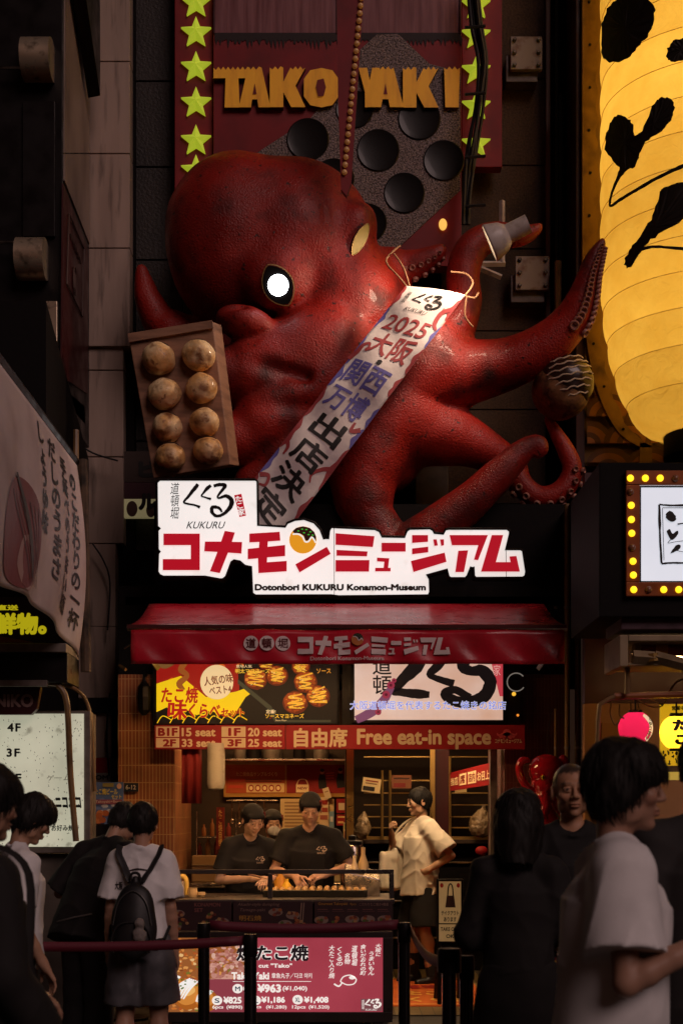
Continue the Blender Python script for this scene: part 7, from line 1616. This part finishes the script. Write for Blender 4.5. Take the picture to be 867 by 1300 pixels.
# ---- man waiting in the entrance
p = person('man in a loose cream shirt and dark shorts waiting in the entrance, hand on hip', 532, 12.6, -68, 1.715, (0,0,0), (-4,6,0),
    {'R':((-.23,-.14,1.16),(-.13,-.21,1.33)),'L':((.30,.17,1.15),(.20,-.01,1.02))}, {'R':((-.10,-.03,.50),(-.12,.0,.09)),'L':((.10,.0,.50),(.13,.06,.09))}, hair='short', seed=6, skin=(.46,.27,.17), hands={'R':((.35,-.25,.5),(.3,.8,0),60),'L':((-.6,-.45,-.5),(-.6,.3,.3),25)})
tee(p, M_be, .80, .80, .032, .035, amp=.013, sleeves_open=1.3); bottoms(p, M_bt, .52, .035, 'shorts'); shoes(p)
mb = MB()
for side in ('R','L'): kn, an = p['L'][side][1], p['L'][side][2]; mb.tube([an+Vector((0,0,-.02)), kn.lerp(an,.55)+Vector((0,.012,0))], [.045,.052], 14, m=M_bt)
obj('socks', mb, p['root'], True, local=True)
t, b = carried('tote_bag', 'cream cloth tote bag hanging from the waiting man\'s shoulder', 'bag', p, (-.19,-.17,.86)); s3 = Sdf()

for y_ in (-.275, -.215, -.155, -.085): s3.cone((-.19, y_, 1.15), (-.195, y_+.01, .87), .030, .042, .03)
s3.cone((-.19,-.17,1.13), (-.175,-.16,1.19), .04, .02, .03); vs, qs = s3.mesh(.009, lambda X, Y_, Z: .008*wob(X, Y_, Z*.6, 30, 2)); npl('bag_body', vs, qs, M_be, t, b)
mb = MB(); mb.tube([Vector(q) for q in catmull([(-.19,-.22,1.12),(-.17,-.19,1.28),(-.13,-.10,1.42),(-.12,.02,1.475),(-.14,.13,1.38),(-.19,.10,1.15),(-.19,-.08,1.10)], 5)], .010, 6, m=M_be, flat=.5); mbl('strap', mb, t, b)
# ---- queue on the left
p = person('stooping man in black shirt and black trousers in the queue', 112, 8.2, 142, 1.62, (24,0,0), (8,24,0), {'R':((-.30,-.10,1.12),(-.13,-.33,1.14)),'L':((.33,-.06,1.10),(.13,-.34,1.14))}, hair='short', seed=8, wide=1.18, skin=(.40,.23,.15))
tee(p, M_bt, .95, .80, .035, .03, amp=.008); bottoms(p, M_bt, .10, .03); shoes(p)
t, b = carried('waist_strap', 'thin pale chain strap across the stooping man\'s back', 'strap', p, (0,.2,.96)); mb = MB(); mb.tube([(-.17,.12,1.0),(-.08,.175,.98),(.05,.185,.95),(.17,.13,.92)], .006, 6, m=mat('pale_chain', (.25,.23,.22), .4, .6)); mbl('chain', mb, t, b)
p = person('young man in white shirt and grey shorts wearing a black backpack', 180, 7.75, 176, 1.545, (3,0,0), (4,14,0), {'R':((-.185,.03,1.11),(-.195,-.03,.86)),'L':((.185,.02,1.11),(.205,-.02,.86))}, hair='short', seed=9, skin=(.40,.22,.145), wide=.84, legs={'R':((-.105,-.012,.50),(-.12,.02,.09)),'L':((.10,-.012,.50),(.105,.03,.09))})
tee(p, M_wt, .80, .86, .026, .03, amp=.013); bottoms(p, M_gs, .53, .035, 'shorts', amp=.007); shoes(p); fn = on_shirt(p, False); mb = MB(); f2 = lambda u, v, h: fn(-u, -v, h); pr = ink((50,42,42)); write(mb, '大阪', (-.14,-1.27,-.09,-1.22), f2, .002, pr, .03); write(mb, 'CREW', (-.05,-1.36,.07,-1.33), f2, .002, pr, .02) if False else stroke(mb, [(-.05,-1.335,.004),(0,-1.345,.006),(.07,-1.335,.004)], f2, .002, pr); obj('back_print', mb, p['shirt_o'], local=True)
t, b = carried('backpack', 'black soft backpack with a grey fluffy charm worn by the young man in shorts', 'backpack', p, (0,.24,.80)); s3 = Sdf(); s3.ell((0,.215,1.00), (.135,.075,.19), .05); s3.ell((0,.20,1.12), (.115,.06,.14), .05); s3.ell((0,.265,.92), (.11,.045,.10), .03); s3.cone((0,.16,1.25), (0,.17,1.29), .03, .02, .03)
vs, qs = s3.mesh(.009, lambda X, Y_, Z: .006*wob(X, Y_, Z, 24, 1)); npl('bag_body', vs, qs, mat('black_nylon', (.010,.009,.010), .5, bump=(180,.2,.002)), t, b); fnb = on_shirt(p, False)
for x in (-1, 1):
    mb = MB(); pts = []
    for k in range(9):
        t_ = k/8; u = x*(.035+.085*t_); v = 1.27+.16*t_; pts.append(fnb(u, v, .012))
    pts.append(Vector((x*.125,.02,1.475))); mb.tube(pts, .030, 8, m=mat('black_webbing', (.012,.011,.012), .6), flat=.45); mb.tube([Vector((x*.10,.20,.92)), Vector((x*.165,.12,.93)), Vector((x*.18,.03,1.0))], .010, 6, m=M_bt); mbl('strap', mb, t, b)
mb = MB(); mb.tube([Vector(q) for q in catmull([(-.105,.285,.86),(-.115,.292,.95),(-.06,.298,1.03),(.06,.298,1.03),(.115,.292,.95),(.105,.285,.86)], 5)], .006, 5, m=M_bt); mb.tube([Vector(q) for q in catmull([(-.115,.265,1.02),(-.08,.262,1.16),(0,.255,1.22),(.08,.262,1.16),(.115,.265,1.02)], 5)], .005, 5, m=mat('grey_zip', (.08,.075,.07), .4, .5)); mb.tube([Vector(q) for q in catmull([(-.03,.17,1.27),(-.02,.18,1.32),(.02,.18,1.32),(.03,.17,1.27)], 4)], .009, 6, m=M_bt); mbl('zip_line', mb, t, b)
t, b = carried('fluffy_charm', 'small grey fluffy charm hanging on the black backpack', 'charm', p, (-.05,.31,.90)); s3 = Sdf(); s3.ell((-.055,.315,.965), (.042,.032,.045), .02); s3.ell((-.055,.315,1.035), (.030,.026,.032), .02); vs, qs = s3.mesh(.005, lambda X, Y_, Z: .003*wob(X, Y_, Z, 160, 1)); npl('charm_body', vs, qs, mat('grey_fluff', (.20,.17,.155), .95, bump=(150,.8,.005)), t, b)
p = person('boy in a white shirt looking down beside the floor guide board', 20, 6.7, 118, 1.585, (4,0,0), (0,22,0), {'R':((-.20,.03,1.10),(-.19,-.09,.88)),'L':((.19,.03,1.10),(.19,-.06,.87))}, hair='mop', seed=10, skin=(.42,.24,.155), wide=.9)
tee(p, M_wt, .78, .86, .024, .02, amp=.011); bottoms(p, M_bt, .10, .025); shoes(p)
p = person('person in a long black coat with a shoulder bag, nearest on the left', -20, 4.35, 122, 1.625, (0,0,0), (10,6,0), {'R':((-.26,.02,1.09),(-.24,-.14,.88)),'L':((.26,.0,1.1),(.2,-.2,1.0))}, hair='mop', seed=11, skin=(.36,.2,.13), wide=1.1)
tee(p, M_bt, 1.85, .52, .032, .07, 'coat', amp=.008, f=12); bottoms(p, M_bt, .10, .025); shoes(p)
t, b = carried('shoulder_bag', 'black shoulder bag at the hip of the person in the long coat', 'bag', p, (-.28,.06,.58)); s3 = Sdf(); s3.ell((-.29,.06,.76), (.07,.14,.16), .03); vs, qs = s3.mesh(.01, lambda X, Y_, Z: .006*wob(X, Y_, Z, 22, 1)); npl('bag_body', vs, qs, mat('black_leather', (.010,.009,.009), .4), t, b); mb = MB(); mb.tube([Vector(q) for q in catmull([(-.30,.15,.88),(-.27,.13,1.15),(-.17,.09,1.45),(-.10,.0,1.49),(-.17,-.09,1.40),(-.28,-.05,1.1),(-.30,-.04,.88)], 5)], .016, 6, m=M_bt, flat=.4); mbl('strap', mb, t, b)
# ---- right foreground
p = person('woman with chin-length black hair in a black dress seen from behind', 658, 5.75, 172, 1.575, (0,0,0), (-6,4,0), {'L':((.215,-.01,1.10),(.215,-.16,1.11)),'R':((-.21,.0,1.11),(-.17,-.18,1.05))}, hair='long', seed=12, skin=(.40,.22,.145), wide=.90, hands={'L':((.15,-.45,.6),(-.9,-.2,.1),28),'R':((.3,-.8,.2),(0,.1,-1),30)})
tee(p, M_bt, 1.15, .86, .016, .01, 'dress_top'); bottoms(p, M_bt, .52, .02, 'dress_skirt', skirt=(.22,.24)); shoes(p)
p = person('older man with cropped hair and a black flowered shirt looking toward the street', 726, 6.05, -6, 1.70, (0,0,0), (6,0,-2), hair='buzz', seed=13, skin=(.44,.23,.135), wide=1.08, stubble=.25, res=.0055)
tee(p, M_bt, .6, .84, .02); bottoms(p, M_dk, .10); shoes(p); fn = on_shirt(p); f2 = lambda u, v, h: fn(u, -v, h); mb = MB(); rnd = random.Random(4); pal = [(150,40,30),(190,120,60),(60,90,50),(120,110,140),(170,150,130),(110,30,40)]
for k in range(70):
    x, z = -.15+rnd.uniform(0,.12)*rnd.random(), rnd.uniform(.86,1.34); n_ = rnd.choice((4,5)); c_ = ink(pal[k % 6]); r_ = rnd.uniform(.006,.013)
    for q in range(n_): a = q*6.283/n_; disc2(mb, x+r_*math.cos(a), -z+r_*math.sin(a), r_*.62, r_*.62, f2, .002+.00002*k, c_, 8)
    disc2(mb, x, -z, r_*.5, r_*.5, f2, .0035+.00002*k, ink((200,160,70)), 8)
obj('flower_print', mb, p['shirt_o'], local=True)
p = person('young man in white shirt with a mop of black hair at the right front', 780, 3.75, 86, 1.665, (3,0,0), (2,-2,0), {'R':((-.235,.00,1.115),(-.195,-.205,1.225)),'L':((.25,-.04,1.12),(.16,-.26,1.16))}, hair='mop', seed=14, skin=(.36,.20,.135), res=.0055, legs={'R':((-.09,-.10,.50),(-.10,-.06,.09)),'L':((.09,.02,.50),(.10,.16,.12))}, hands={'R':((.1,-.85,.15),(.85,.1,-.1),40),'L':((-.2,-.8,.2),(-.6,.1,-.4),40)})
tee(p, M_wt, .70, .66, .034, .03, amp=.018, sleeves_open=1.5, res=.0075, f=9); bottoms(p, M_bt, .10, .03); shoes(p)
t, b = carried('paper_food_wrapper', 'crumpled pale paper wrapper in the hand of the man in white', 'wrapper', p, (-.185,-.31,1.13)); s3 = Sdf(); s3.ell((-.185,-.32,1.20), (.035,.045,.075), .02); s3.cone((-.18,-.32,1.16), (-.18,-.30,1.27), .03, .05, .02); vs, qs = s3.mesh(.006, lambda X, Y_, Z: .006*wob(X, Y_, Z, 60, 1)+.003*wob(X, Y_, Z, 130, 2)); npl('wrapper_paper', vs, qs, mat('pale_paper', (.55,.45,.32), .7, bump=(30,.4,.01)), t, b)
p = person('person in dark clothes cut off by the right edge of the street', 897, 4.55, 176, 1.74, (0,0,0), (0,0,0), hair='short', seed=15, skin=(.38,.21,.14), wide=1.08)
tee(p, M_dk, .7, .80, .03, .02, amp=.006); bottoms(p, M_bt, .10); shoes(p)
